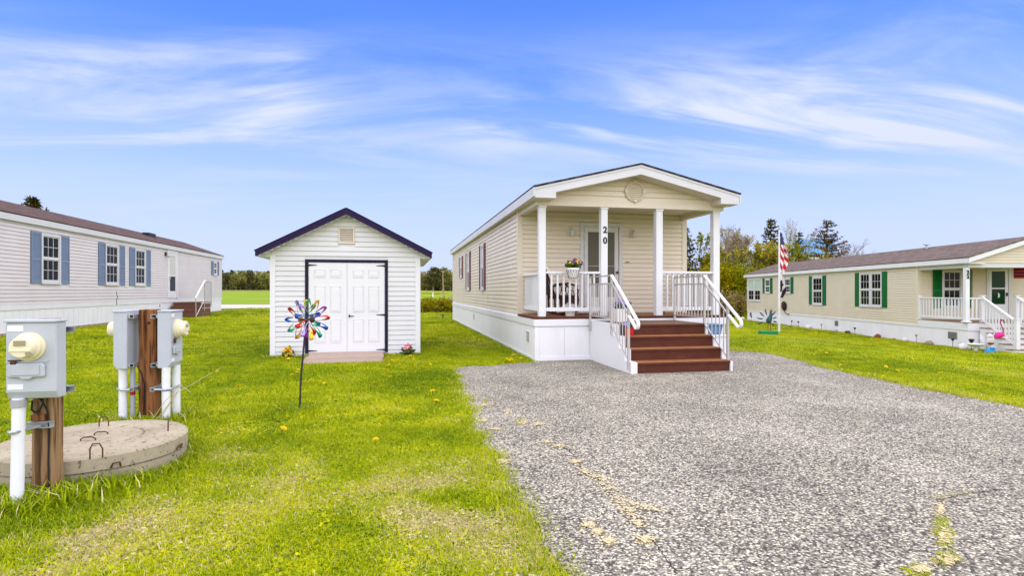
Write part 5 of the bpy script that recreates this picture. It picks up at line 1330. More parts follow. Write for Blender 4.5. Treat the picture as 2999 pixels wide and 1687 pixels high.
wp = thing('white_pot', 'white tapered pot standing on the porch deck under the railing', 'pot', (3.52, 11.10, 0.89))
MB().lathe([(0.09, 0.892), (0.12, 1.10), (0.128, 1.12), (0.112, 1.12), (0.10, 1.06)], 18, (3.52, 11.24, 0)).build('pot', M['pot_white'], wp)
MB().lathe([(0.002, 1.055), (0.103, 1.056)], 18, (3.52, 11.24, 0)).build('soil', M['gravel_bed'], wp)
rg_ = MB(); 
tag(MB().box(3.35, 4.35, 11.5, 12.2, 0.893, 0.903).build('porch_rug', M['rug']), 'dark red patterned rug on the porch deck', 'rug')
for i, (xx, yy, zr) in enumerate(((5.00, 12.42, .1), (5.32, 12.45, -.2), (5.72, 11.6, .3))):
    b = MB().box(-0.10, 0.10, -0.05, 0.05, 0, 0.065).build('brick', M['brick_red'], bevel=0.004)
    b.location = (xx, yy, 0.8925); b.rotation_euler = (0, 0, zr)
    tag(b, ('red brick lying on the porch deck right of the door', 'red brick on the porch deck near the house wall, second from the door', 'red brick on the porch deck behind the right railing')[i], 'brick', 'bricks on the porch deck')
# rocking chair facing right
ch = thing('rocking_chair', 'dark wicker rocking chair with pale cushion behind the porch railing', 'rocking chair', (3.50, 11.75, 0.893))
zf = 0.905
for yy in (11.50, 12.02):
    MB().tube([(3.12, yy, zf + 0.14), (3.25, yy, zf + 0.04), (3.45, yy, zf + 0.008), (3.65, yy, zf + 0.03), (3.85, yy, zf + 0.11), (3.93, yy, zf + 0.17)], 0.018, 6).build('rocker', M['rattan'], ch, smooth=True)
    MB().tube([(3.28, yy, zf + 0.03), (3.26, yy, zf + 0.42), (3.12, yy, zf + 0.80), (3.04, yy, zf + 1.0)], 0.02, 6).build('back_leg', M['rattan'], ch, smooth=True)
    MB().tube([(3.74, yy, zf + 0.06), (3.76, yy, zf + 0.40), (3.78, yy, zf + 0.52), (3.70, yy, zf + 0.63), (3.55, yy, zf + 0.67), (3.36, yy, zf + 0.64), (3.20, yy, zf + 0.60)], 0.022, 6).build('arm', M['rattan'], ch, smooth=True)
    wv = MB()
    for k in range(6):
        for sg in (1, -1):
            x = 3.28 + k * 0.085; wv.tube([(x, yy, zf + 0.40), (x + sg * 0.07 + .0, yy, zf + 0.63)], 0.006, 4)
    wv.build('arm_lattice', M['rattan'], ch)
MB().box(3.26, 3.80, 11.48, 12.04, zf + 0.34, zf + 0.41).build('seat', M['rattan'], ch, bevel=0.02)
MB().box(3.28, 3.80, 11.51, 12.01, zf + 0.411, zf + 0.50).build('seat_cushion', M['cushion'], ch, bevel=0.03, seg=3)
MB().extr([(3.31, 11.53, zf + 0.48), (3.20, 11.53, zf + 0.46), (3.04, 11.53, zf + 1.0), (3.14, 11.53, zf + 1.02)], (0, 0.46, 0)).build('back_cushion', M['cushion'], ch, bevel=0.03, seg=3)
MB().extr([(3.195, 11.50, zf + 0.42), (3.165, 11.50, zf + 0.42), (3.01, 11.50, zf + 0.98), (3.035, 11.50, zf + 0.98)], (0, 0.52, 0)).build('backrest', M['rattan'], ch)
MB().extr([(3.36, 11.478, zf + 0.34), (3.80, 11.478, zf + 0.34), (3.78, 11.478, zf + 0.20), (3.56, 11.478, zf + 0.27), (3.38, 11.478, zf + 0.16)], (0, 0.02, 0)).build('apron', M['rattan'], ch)

# garden flower stakes by the shed
M['orange'] = mat('orange', (0.55, 0.12, 0.02), rough=0.6)
def flower_stake(px, py, z, cl, cc, label):
    p = deep(px, py, 11.78 if px < 1000 else 12.05); g0 = Vector((p.x, p.y, 0))
    t = thing('flower_stake', label, 'garden stake', g0)
    MB().tube([g0 - Vector((0, 0, .04)), Vector((p.x, p.y, p.z))], 0.006, 5).build('stem', M['leaf_dark'], t)
    b = MB()
    for k in range(8):
        a = k * math.pi / 4; d = Vector((math.cos(a), 0, math.sin(a))); q = Vector((-math.sin(a), 0, math.cos(a)))
        c = p + d * 0.02 - Vector((0, 0.01, 0))
        b.add([c, c + d * .05 + q * .03 - Vector((0, .015, 0)), c + d * .10, c + d * .05 - q * .03 - Vector((0, .015, 0))], [(0, 1, 2, 3)])
    o = b.build('petals', M[cl], t, recalc=False)
    s = o.modifiers.new('thick', 'SOLIDIFY'); s.thickness = 0.003
    MB().ball(p - Vector((0, 0.015, 0)), 0.03, 8, 5).build('flower_centre', M[cc], t)
    leaves(MB(), g0 + Vector((0, 0, 0.10)), 0.13, 60, 0.09, (0.9, .7, .9), int(px)).build('leaves', M['leaf_dark'], t, recalc=False)
flower_stake(844, 1028, 0, 'pansy_yellow', 'orange', 'yellow daisy shaped garden stake at the left corner of the shed')
flower_stake(1195, 1020, 0, 'pink', 'pansy_yellow', 'pink daisy shaped garden stake at the right corner of the shed')

# ------------------------------------------------------------------ flagpole, peacock, ornaments on the right
fp0 = Vector((18.3, 24.4, 0)); fp0.z = ground_z(fp0.x, fp0.y)
fpl = thing('flag_pole', 'white flagpole standing on the lawn in front of the tan home', 'flagpole', fp0)
ft = 5.05
MB().tube([fp0 - Vector((0, 0, .1)), fp0 + Vector((0, 0, 2.5)), fp0 + Vector((0, 0, ft))], [0.055, 0.045, 0.032], 10).build('pole', M['white_paint'], fpl, smooth=True)
MB().ball(fp0 + Vector((0, 0, ft + 0.03)), 0.05, 10, 6).build('finial', M['pw_gold'], fpl)
M['flag_white'] = mat('flag_white', (0.72, 0.68, 0.68), rough=0.85); M['flag_red'] = mat('flag_red', (0.45, 0.015, 0.03), rough=0.85); M['flag_blue'] = mat('flag_blue', (0.035, 0.06, 0.16), rough=0.85)
def hanging_flag(name, label, ztop, zbot, colfun, mats, wid=0.30, seed=0):
    t = thing(name, label, 'flag', fp0 + Vector((0.05, 0, ztop)))
    nu, nv = 26, 44; b = MB(); vs = []
    rt = Vector((math.cos(YAW), -math.sin(YAW), 0)); fw = Vector((math.sin(YAW), math.cos(YAW), 0))
    for j in range(nv + 1):
        v = j / nv
        for i in range(nu + 1):
            u = i / nu
            w = wid * (0.35 + 0.65 * min(1, v * 1.6)) * (1 - 0.55 * max(0, v - .75) / .25)
            ph = u * 9 + v * 3.2 + seed
            x = 0.045 + w * (u ** 0.9) + 0.02 * math.sin(ph * 1.3)
            d = 0.06 * math.sin(ph) * (0.3 + u)
            vs.append(fp0 + rt * x + fw * d + Vector((0, 0, ztop - (ztop - zbot) * v - 0.16 * u * (1 - v * 0.6))))
    b.add(vs, [])
    for j in range(nv):
        for i in range(nu):
            b.f.append((j * (nu + 1) + i, j * (nu + 1) + i + 1, (j + 1) * (nu + 1) + i + 1, (j + 1) * (nu + 1) + i)); b.mi.append(colfun((i + .5) / nu, (j + .5) / nv))
    b.build('cloth', mats, t, smooth=True, recalc=False)
    MB().tube([fp0 + Vector((0.0, 0.035, ztop)), fp0 + Vector((0.0, 0.035, zbot + (ztop - zbot) * .3))], 0.006, 4).build('halyard', M['white_paint'], t)
def us(u, v):
    if v < 0.30 and u + v * 1.2 < 1.0: return 2
    return 1 if math.sin((v * 13 - u * 5.0) * 2.0) > -0.1 else 0
hanging_flag('striped_flag', 'red and white striped flag with blue canton hanging limp on the flagpole', 4.95, 2.95, us, [M['flag_white'], M['flag_red'], M['flag_blue']], 0.34)
hanging_flag('dark_flag', 'black and white flag hanging limp below the striped flag', 2.92, 1.75, lambda u, v: 0 if (v < .20 + .25 * u or abs(math.sin(v * 5.2 + u * 3.1)) > 0.93) else 1, [M['flag_white'], M['dark_cloth']], 0.30, 2.0)

pk0 = Vector((16.6, 22.9, 0)); pk0.z = ground_z(pk0.x, pk0.y)
pk = thing('peacock_sculpture', 'metal peacock lawn sculpture with fanned feathers on a green base', 'sculpture', pk0)
M['green_base'] = mat('green_base', (0.015, 0.22, 0.07), rough=0.5); M['teal'] = mat('teal', (0.03, 0.075, 0.08), rough=0.4, metal=0.4, var=.2); M['bronze'] = mat('bronze', (0.32, 0.12, 0.04), rough=0.4, metal=0.5)
rt = Vector((math.cos(YAW), -math.sin(YAW), 0)); fw = Vector((math.sin(YAW), math.cos(YAW), 0))
def PK(a, z, d=0): return pk0 + rt * a + fw * d + Vector((0, 0, z))
b = MB(lambda s, o, z: PK(s, z, o)); b.box(-0.38, 0.38, -0.2, 0.2, -0.08, 0.19).build('base', M['green_base'], pk, bevel=0.02)
MB().tube([PK(0.0, 0.19), PK(0.0, 0.55)], 0.016, 6).build('leg', M['bronze'], pk)
MB().tube([PK(0.13, 0.19), PK(0.11, 0.55)], 0.016, 6).build('leg', M['bronze'], pk)
MB().tube([PK(0.0, 0.55), PK(0.04, 0.66), PK(0.10, 0.80), PK(0.13, 0.95), PK(0.13, 1.05), PK(0.14, 1.11)], [0.09, 0.13, 0.10, 0.055, 0.05, 0.03], 10).build('body', M['teal'], pk, smooth=True)
MB().ball(PK(0.14, 1.12), 0.055, 8, 6, (1.2, 1, 1)).build('head', M['bronze'], pk, smooth=True)
MB().tube([PK(0.18, 1.12), PK(0.26, 1.09)], [0.02, 0.004], 6).build('beak', M['bronze'], pk)
MB().box(-0.0, 0.0, 0, 0, 0, 0)
for k in range(9):
    a = R(200 - 32 * k + (8 if k > 4 else 0)); c0 = PK(0.04, 0.68, 0.07); d = rt * math.cos(a) + Vector((0, 0, math.sin(a)))
    if -3.0 < a < -1.1: continue
    q = rt * -math.sin(a) + Vector((0, 0, math.cos(a)))
    p0, p1 = c0 + d * 0.20, c0 + d * (0.55 if k < 6 else 0.42)
    MB().tube([c0, p0], 0.005, 4).build('feather_stem', M['teal'], pk)
    m_ = p0.lerp(p1, .5)
    o = MB().add([p0, p0.lerp(p1, .35) + q * .045, p0.lerp(p1, .75) + q * .05, p1, p0.lerp(p1, .75) - q * .012, p0.lerp(p1, .35) - q * .02], [(0, 1, 2, 3, 4, 5)]).build('feather', M['teal'], pk, recalc=False)
    s = o.modifiers.new('thick', 'SOLIDIFY'); s.thickness = 0.006

cl0 = RW_(11.58, -0.02, 0.54)
hc = thing('wall_hose_reel', 'dark oval hose coil hung on the tan siding behind the flagpole', 'hose', RW_(11.58, -0.02, 0.30))
du_, nv_ = (RMAT.to_3x3() @ Vector((1, 0, 0))), (RMAT.to_3x3() @ Vector((0, 1, 0)))
MB().tube([cl0 + du_ * (0.30 * math.cos(t) * (1 - .06 * (t // 6.28))) + Vector((0, 0, 0.25 * math.sin(t) * (1 - .06 * (t // 6.28)))) + nv_ * (0.05 + 0.012 * math.sin(t * .7)) for t in np.linspace(0, 6.28 * 6, 90)], 0.028, 6).build('coil', M['cable'], hc, smooth=True)
MB().ball(cl0 + nv_ * 0.03, 0.24, 12, 8, (0.8, 0.25, 0.95)).build('hanger', M['rust'], hc)
MB().tube([cl0 + Vector((0, 0, -0.24)) + nv_ * .06, cl0 - du_ * 0.2 + Vector((0, 0, -0.42)) + nv_ * .06, cl0 - du_ * 0.5 + Vector((0, 0, -0.50)) + nv_ * .06, cl0 - du_ * 0.62 + Vector((0, 0, -0.38)) + nv_ * .04], 0.02, 6).build('hose_tail', M['cable'], hc, smooth=True)
MB().lathe([(0.03, 0), (0.03, 0.12), (0.05, 0.13), (0.05, 0.16)], 8, cl0 - du_ * 0.62 + Vector((0, 0, -0.40)), nv_).build('tap', M['white_paint'], hc)

fl0 = RW_(-3.96, 0.03 - 0.12, 0); fl0.z = -0.64
fm = thing('flamingo', 'pink plastic flamingo on thin wire legs beside the white porch steps', 'flamingo', fl0)
M['flamingo'] = mat('flamingo', (0.62, 0.02, 0.22), rough=0.5, var=0.12); M['flamingo_dark'] = mat('flamingo_dark', (0.28, 0.02, 0.10), rough=0.5)
def FLM(a, z, d=0): return fl0 + rt * a + fw * d + Vector((0, 0, z))
MB().tube([FLM(-0.07, -0.05), FLM(-0.06, 0.55)], 0.006, 5).build('leg', M['steel'], fm)
MB().tube([FLM(0.07, -0.05), FLM(0.05, 0.55)], 0.006, 5).build('leg', M['steel'], fm)
MB().tube([FLM(-0.15, 0.52), FLM(-0.10, 0.58), FLM(0.0, 0.62), FLM(0.10, 0.63), FLM(0.15, 0.60)], [0.02, 0.075, 0.105, 0.08, 0.03], 10).build('body', M['flamingo'], fm, smooth=True)
MB().tube([FLM(0.12, 0.64), FLM(0.13, 0.78), FLM(0.06, 0.95), FLM(0.03, 1.05), FLM(0.07, 1.12), FLM(0.12, 1.09)], [0.03, 0.017, 0.015, 0.018, 0.03, 0.02], 8).build('neck', M['flamingo_dark'], fm, smooth=True)
MB().tube([FLM(0.12, 1.10), FLM(0.17, 1.06), FLM(0.18, 1.0)], [0.018, 0.014, 0.004], 6).build('beak', M['black_metal'], fm)
# bird bath with figurine, blue frog, stones, solar lamps
M['statue'] = mat('statue', (0.66, 0.66, 0.64), rough=0.7, var=0.08)
q = RW_(-3.42, -0.42); q.z = -0.66
bbth = thing('bird_bath', 'low white bird bath at the corner of the tan home porch', 'bird bath', q)
MB().lathe([(0.12, -0.05), (0.10, 0.04), (0.05, 0.09), (0.055, 0.20), (0.20, 0.24), (0.27, 0.30), (0.25, 0.305), (0.18, 0.27), (0.002, 0.26)], 20, q).build('basin', M['statue'], bbth, smooth=True)
q = RW_(-3.50, -0.02); q.z = -0.66
ang = thing('garden_statue', 'small white winged garden statue holding a bowl, beside the bird bath', 'statue', q)
MB().tube([q - Vector((0, 0, .03)), q + Vector((0, 0, .12)), q + Vector((0, 0, .34)), q + Vector((0, 0, .46)), q + Vector((0, 0, .5))], [0.13, 0.12, 0.08, 0.09, 0.04], 12).build('body', M['statue'], ang, smooth=True)
MB().ball(q + Vector((0, 0, 0.57)), 0.075, 12, 8, (1, 1, 1.15)).build('head', M['statue'], ang, smooth=True)
for sg in (-1, 1):
    b = MB(lambda s, o, z: q + rt * s * sg + fw * o + Vector((0, 0, z)))
    b.extr([(0.05, 0.07, 0.36), (0.12, 0.08, 0.52), (0.24, 0.09, 0.66), (0.25, 0.09, 0.48), (0.17, 0.08, 0.34)], (0, 0.025, 0)).build('wing', M['statue'], ang)
MB().lathe([(0.05, 0), (0.10, 0.06), (0.09, 0.07)], 12, q + Vector((-0.12, -0.12, 0.30))).build('bowl', M['bronze'], ang)
q = RW_(-3.72, -0.22); q.z = -0.66
fg = thing('frog_ornament', 'bright blue frog ornament in front of the white statue', 'ornament', q)
M['frog_blue'] = mat('frog_blue', (0.02, 0.28, 0.60), rough=0.35, var=0.2)
MB().ball(q + Vector((0, 0, 0.07)), 0.12, 12, 8, (1.2, 1, 0.85)).build('body', M['frog_blue'], fg, smooth=True)
MB().ball(q + rt * 0.07 - fw * 0.05 + Vector((0, 0, 0.18)), 0.075, 10, 7, (1.1, 1, 0.8)).build('head', M['frog_blue'], fg, smooth=True)
for sg in (-1, 1):
    MB().ball(q + rt * (0.07 + 0.04 * sg) - fw * 0.08 + Vector((0, 0, 0.235)), 0.026, 8, 5).build('eye', M['statue'], fg, smooth=True)
    MB().tube([q + rt * 0.11 * sg + Vector((0, 0, .07)), q + rt * 0.19 * sg - fw * .06 + Vector((0, 0, .08)), q + rt * 0.16 * sg - fw * 0.14 + Vector((0, 0, .0))], [0.05, 0.03, 0.035], 7).build('leg', M['frog_blue'], fg, smooth=True)
lab_l = {16.1: 'small dark solar path light farthest along the tan home skirting', 10.2: 'small solar path light in the bed near the flagpole', 9.4: 'curled dark solar path light right of the flagpole',
         6.9: 'solar path light before the vent in the long white skirting', 3.9: 'solar path light below the double green shuttered window', -0.25: 'pale solar path light near the start of the porch rail', -2.15: 'round topped solar path light by the large porch vent', -3.0: 'cone shaped solar lantern beside the bird bath'}
for u, lb in lab_l.items():
    q = RW_(u, -0.24); q.z = RGZ + 0.05
    big = u == -3.0
    t = thing('path_light', lb, 'path light', q, group='solar lights along the tan home')
    hgt = 0.24 if not big else 0.22
    MB().tube([q - Vector((0, 0, .06)), q + Vector((0, 0, hgt))], 0.009, 5).build('stake', M['pole_dark'], t)
    MB().lathe([(0.02, hgt), (0.055 if not big else 0.09, hgt + 0.07 if not big else hgt + .14), (0.06 if not big else .10, hgt + 0.085 if not big else hgt + .15), (0.01, hgt + 0.10 if not big else hgt + .17)], 10, q).build('lamp_head', M['pole_dark'] if u not in (-0.25, 6.9) else M['steel'], t)
lab_s = {8.3: ('round pale stone', 0.16, 'statue', 'pale round stone with a dark ring in the bed, left of the first skirting vent'), 5.6: ('grey', 0.12, 'galv', 'grey stone in the bed under the first skirting vent'), 4.55: ('brown', 0.13, 'rust', 'brown stone in the bed below the double window'),
         2.2: ('brown', 0.14, 'brick_red', 'pointed brown ornament in the bed right of the double window'), 1.1: ('red', 0.06, 'brick_red', 'tiny red ornament against the skirting'), 0.42: ('white', 0.13, 'statue', 'white and green lump in the bed near the porch corner'), -0.95: ('tan', 0.13, 'gravel_bed', 'tan stone in the bed below the porch rail'), -2.6: ('white', 0.16, 'statue', 'large white stone in the bed near the cone lantern'), 17.75: ('white', 0.16, 'cushion', 'cream lump at the far corner of the tan home')}
for u, (nm, rad, mm, lb) in lab_s.items():
    q = RW_(u, -0.22); q.z = RGZ + 0.05 + rad * 0.45
    b = MB(); b.ball(q, rad, 12, 8, (1.0, 0.8, 0.75))
    b.v = [tuple(Vector(v) + (Vector(v) - q) * 0.35 * noise.noise(Vector(v) * 9 + Vector((u, 0, 0)))) for v in b.v]
    tag(b.build('garden_stone', M[mm], smooth=True), lb, 'stone', 'ornaments in the bed along the tan home')
# solar light in the gap between shed and house
q = at(1297, 935, 0)
t = thing('path_light', 'small black path light on the grass between shed and beige home', 'path light', q)
MB().tube([q - Vector((0, 0, .05)), q + Vector((0, 0, .17))], 0.02, 6).build('stake', M['black_metal'], t)
MB().lathe([(0.03, 0.17), (0.09, 0.19), (0.08, 0.22), (0.02, 0.24)], 10, q).build('lamp_head', M['black_metal'], t)
# ------------------------------------------------------------------ vegetation
def leafmat(name, c1, c2, trans=0.35, rough=0.65):
    m, n, l, b = newmat(name)
    g = n.new('ShaderNodeNewGeometry'); oi = n.new('ShaderNodeObjectInfo')
    cr = n.new('ShaderNodeValToRGB'); e = cr.color_ramp.elements
    e[0].position = 0; e[0].color = rgb(c1); e[1].position = 1; e[1].color = rgb(c2)
    l.new(g.outputs['Random Per Island'], cr.inputs[0])
    tc = n.new('ShaderNodeTexCoord'); nz = n.new('ShaderNodeTexNoise'); nz.inputs['Scale'].default_value = 0.9; nz.inputs['Detail'].default_value = 3
    l.new(tc.outputs['Object'], nz.inputs['Vector'])
    mr = n.new('ShaderNodeMapRange'); mr.inputs[1].default_value = 0.3; mr.inputs[2].default_value = 0.7; mr.inputs[3].default_value = 0.7; mr.inputs[4].default_value = 1.3; l.new(nz.outputs[0], mr.inputs[0])
    hs = n.new('ShaderNodeHueSaturation'); l.new(cr.outputs[0], hs.inputs['Color']); l.new(mr.outputs[0], hs.inputs['Value'])
    l.new(hs.outputs[0], b.inputs['Base Color']); b.inputs['Roughness'].default_value = rough; b.inputs['Specular IOR Level'].default_value = 0.04
    t = n.new('ShaderNodeBsdfTranslucent'); l.new(hs.outputs[0], t.inputs['Color'])
    mx = n.new('ShaderNodeMixShader'); mx.inputs[0].default_value = trans
    l.new(b.outputs[0], mx.inputs[1]); l.new(t.outputs[0], mx.inputs[2]); l.new(mx.outputs[0], n['Material Output'].inputs[0])
    return m
M['bark'] = mat('bark', (0.10, 0.075, 0.055), rough=0.9, var=0.3, vscale=6)
M['bark_pale'] = mat('bark_pale', (0.26, 0.22, 0.19), rough=0.9, var=0.3, vscale=6)
M['needle'] = leafmat('needle', (0.045, 0.048, 0.008), (0.125, 0.11, 0.022), 0.15)
M['needle_brown'] = leafmat('needle_brown', (0.07, 0.05, 0.018), (0.17, 0.12, 0.045), 0.15)
M['leaf_spring'] = leafmat('leaf_spring', (0.20, 0.19, 0.008), (0.50, 0.43, 0.05), 0.4)
M['leaf_olive'] = leafmat('leaf_olive', (0.14, 0.12, 0.001), (0.42, 0.34, 0.002), 0.35)
M['leaf_green'] = leafmat('leaf_green', (0.10, 0.13, 0.002), (0.32, 0.32, 0.004), 0.35)
M['leaf_buff'] = leafmat('leaf_buff', (0.24, 0.18, 0.08), (0.46, 0.37, 0.17), 0.35)
M['wood_olive'] = leafmat('wood_olive', (0.17, 0.15, 0.045), (0.34, 0.29, 0.08), 0.25)
M['wood_dark'] = leafmat('wood_dark', (0.07, 0.075, 0.028), (0.15, 0.145, 0.05), 0.2)
M['wood_green'] = leafmat('wood_green', (0.14, 0.155, 0.035), (0.28, 0.28, 0.06), 0.25)

def quads_mesh(name, V, m):
    """V: (n, 4, 3) array of quads"""
    n = len(V); me = bpy.data.meshes.new(name)
    me.vertices.add(n * 4); me.vertices.foreach_set('co', np.ascontiguousarray(V, dtype=np.float32).ravel())
    me.loops.add(n * 4); me.loops.foreach_set('vertex_index', np.arange(n * 4, dtype=np.int32))
    me.polygons.add(n); me.polygons.foreach_set('loop_start', np.arange(0, n * 4, 4, dtype=np.int32)); me.polygons.foreach_set('loop_total', np.full(n, 4, dtype=np.int32))
    me.update(); me.validate(); me.materials.append(m)
    return me
def leaf_cloud(P, size, seed, aspect=0.45, up=0.2):
    r = np.random.default_rng(seed); n = len(P)
    a = r.normal(size=(n, 3)); a[:, 2] += up; a /= np.linalg.norm(a, axis=1)[:, None] + 1e-9
    q = np.cross(a, r.normal(size=(n, 3))); q /= np.linalg.norm(q, axis=1)[:, None] + 1e-9
    s = (size * r.uniform(0.6, 1.4, n))[:, None]
    return np.stack([P, P + a * s * .5 + q * s * aspect, P + a * s, P + a * s * .5 - q * s * aspect], 1)

def part_mesh(name, me, parent):
    o = bpy.data.objects.new(name, me); COL.objects.link(o); o.parent = parent; OFF[o.name] = Vector((0, 0, 0)); return o

def conifer(name, label, base, h, rad, seed, m='needle', dens=1.0, lean=0.0, bare=0.1, gaps=0.15, droop=0.25, group=None, needle=0.20):
    r = random.Random(seed)
    t = thing(name, label, 'tree', base, local=True, group=group)
    MB().tube([(0, 0, -0.2), (lean * .5, 0, h * .5), (lean, 0, h)], [0.018 * h, 0.012 * h, 0.01], 7).build('trunk', M['bark'], t)
    pts, dirs = [], []; br = MB()
    z = h * bare
    while z < h * 0.985:
        k = (z - h * bare) / (h * (1 - bare)); L0 = rad * (1 - k) ** 0.8 + 0.12
        nb = max(3, int(6 * dens))
        a0 = r.uniform(0, 6.28)
        for i in range(nb):
            if r.random() < gaps: continue
            a = a0 + i * 6.28 / nb + r.uniform(-.3, .3); L = L0 * r.uniform(0.55, 1.15)
            d = Vector((math.cos(a), math.sin(a), 0)); o = Vector((lean * z / h, 0, z)); prev = o; cur = []
            ns = max(3, int(L / 0.22))
            for s in range(ns + 1):
                f = s / ns; p = o + d * L * f + Vector((0, 0, -droop * L * f + 0.22 * L * f * f + 0.05 * r.uniform(-1, 1))); cur.append(p)
                if f > 0.12:
                    for q in range(int(5 * dens) + 2):
                        side = Vector((-d.y, d.x, 0)) * r.uniform(-1, 1) * 0.30 * L * (1.05 - f) * 0.6
                        pts.append(p + side + Vector((0, 0, r.uniform(-.06, .03) - abs(side.length) * .15))); dirs.append(d)
            br.tube([cur[0], cur[len(cur) // 2], cur[-1]], [0.012 + 0.004 * L, 0.010, 0.004], 4, cap=False)
        z += h * 0.026 * r.uniform(0.8, 1.3) + 0.05
    br.build('branches', M['bark'], t, recalc=False)
    P = np.array([tuple(p) for p in pts]); D = np.array([tuple(d) for d in dirs]); rr = np.random.default_rng(seed)
    n = len(P); a = D * 0.7 + rr.normal(size=(n, 3)) * 0.5; a[:, 2] -= 0.05; a /= np.linalg.norm(a, axis=1)[:, None]
    q = np.cross(a, rr.normal(size=(n, 3)) * .4 + np.array([0, 0, 1.])); q /= np.linalg.norm(q, axis=1)[:, None] + 1e-9
    s = (needle * rr.uniform(0.6, 1.4, n))[:, None]
    V = np.stack([P - a * s * .3, P + a * s * .2 + q * s * .22, P + a * s, P + a * s * .2 - q * s * .22], 1)
    part_mesh('crown', quads_mesh('crown', V, M[m]), t)
    return t

def broadleaf(name, label, base, h, spread, seed, m='leaf_spring', leaves_n=2500, leaf=0.12, bark='bark', levels=4, trunk_h=0.25, stems=1, group=None, twig=1.0, jitter=0.35):
    r = random.Random(seed)
    t = thing(name, label, 'tree', base, local=True, group=group)
    wood = MB(); tips = []; trunk = MB()
    def grow(p, d, L, rad, lv):
        mid = p + d * L * .5 + Vector((r.uniform(-1, 1), r.uniform(-1, 1), r.uniform(-.3, .3))) * L * .06
        e = p + d * L
        (trunk if lv == 0 else wood).tube([p, mid, e], [rad, rad * .85, rad * .66], 6 if lv == 0 else 4, cap=False)
        if lv >= levels: tips.append((mid, e)); return
        if lv >= 2: tips.append((mid, e))
        n = r.choice((3, 3, 4)) if lv < levels - 1 else 4
        for i in range(n):
            a = r.uniform(0, 6.28); sp = r.uniform(0.25, 0.75) * spread
            u = d.cross(Vector((0.3, 0.5, 0.8))).normalized(); v = d.cross(u)
            nd = (d + (u * math.cos(a) + v * math.sin(a)) * sp + Vector((0, 0, 0.12))).normalized()
            f = 1.0 if i == 0 else r.uniform(0.45, 1.0)
            grow(p + (e - p) * f, nd, L * r.uniform(0.58, 0.78), rad * 0.6, lv + 1)
    for s in range(stems):
        d = Vector((r.uniform(-.25, .25) * (stems > 1), r.uniform(-.25, .25) * (stems > 1), 1)).normalized()
        grow(Vector((r.uniform(-.3, .3) * (stems > 1), r.uniform(-.3, .3) * (stems > 1), -0.2)), d, h * (trunk_h + .06), 0.014 * h * twig / (1 + .3 * (stems > 1)), 0)
    zmax = max(e.z for _, e in tips); sc = h / zmax
    for b in (wood, trunk): b.v = [(x * sc, y * sc, z * sc) for x, y, z in b.v]
    tips = [(a * sc, b * sc) for a, b in tips]
    trunk.build('trunk', M[bark], t, smooth=True, recalc=False); wood.build('branches', M[bark], t, recalc=False)
    if leaves_n:
        rr = np.random.default_rng(seed); A = np.array([tuple(a) for a, _ in tips]); B = np.array([tuple(b) for _, b in tips])
        i = rr.integers(0, len(A), leaves_n); f = rr.random(leaves_n)[:, None] * 1.15
        P = A[i] + (B[i] - A[i]) * f + rr.normal(size=(leaves_n, 3)) * jitter * h * .03
        part_mesh('crown', quads_mesh('crown', leaf_cloud(P, leaf, seed), M[m]), t)
    return t

def bush(name, label, base, w, h, seed, m='leaf_olive', n=3500, leaf=0.13, group=None, stemmat='bark', cat='bush'):
    t = thing(name, label, cat, base, local=True, group=group)
    rr = np.random.default_rng(seed); r = random.Random(seed)
    st = MB(); C = []
    for k in range(16):
        a = r.uniform(0, 6.28); q = r.random() ** .6; e = Vector((math.cos(a) * w * .5 * q, math.sin(a) * w * .5 * q, h * r.uniform(.55, .98) * (1 - .35 * q * q)))
        m_ = e * .5 + Vector((r.uniform(-.1, .1) * w, r.uniform(-.1, .1) * w, h * .08))
        st.tube([(e.x * .15, e.y * .15, -0.1), m_, e], [0.03, 0.02, 0.006], 4, cap=False)
        for s in range(3):
            f = m_.lerp(e, r.uniform(.2, 1)); d = Vector((r.uniform(-1, 1), r.uniform(-1, 1), r.uniform(.1, 1))) * w * .2
            st.tube([f, f + d], [0.008, 0.003], 3, cap=False); C.append(f + d)
        C += [m_, m_.lerp(e, .5), e]
        C.append(Vector((e.x, e.y, h * r.uniform(.1, .4))))
    st.build('stems', M[stemmat], t, recalc=False)
    C = np.array([tuple(c) for c in C]); i = rr.integers(0, len(C), n)
    P = C[i] + rr.normal(size=(n, 3)) * np.array([w * .10, w * .10, h * .07]); P[:, 2] = np.abs(P[:, 2])
    part_mesh('crown', quads_mesh('crown', leaf_cloud(P, leaf, seed, 0.4), M[m]), t)
    return t

def place(px, d):
    p = deep(px, CY, d); return Vector((p.x, p.y, ground_z(p.x, p.y)))
def hgt(top, d, base): return CAM_H + (CY - top) / F_PX * d - base.z

B_ = place(1996, 50); conifer('spruce_tree', 'dark spruce just right of the beige home porch', B_, hgt(655, 50, B_), 3.0, 11, dens=1.25, gaps=.05, droop=0.12, needle=.24)
B_ = place(2062, 52); broadleaf('birch_tree', 'slim sparse young tree seen between the porch posts', B_, hgt(682, 52, B_), 0.55, 21, m='leaf_green', leaves_n=900, leaf=0.20, levels=4, twig=.6)
B_ = place(2165, 55); broadleaf('maple_tree', 'wide leafing tree with pale buds, left of the flagpole', B_, hgt(655, 55, B_), 0.75, 31, m='leaf_buff', leaves_n=2400, leaf=0.15, bark='bark_pale', levels=5, stems=3)
B_ = place(2150, 51); broadleaf('young_maple_tree', 'green leafing tree in front of the wide pale tree', B_, hgt(700, 51, B_), 0.8, 36, m='leaf_spring', leaves_n=2600, leaf=0.17, levels=4, stems=3)
B_ = place(2222, 53); broadleaf('leafing_tree', 'olive leafing tree just left of the tall spruce by the flagpole', B_, hgt(688, 53, B_), 0.7, 41, m='leaf_spring', leaves_n=2600, leaf=0.16, levels=4, stems=2)
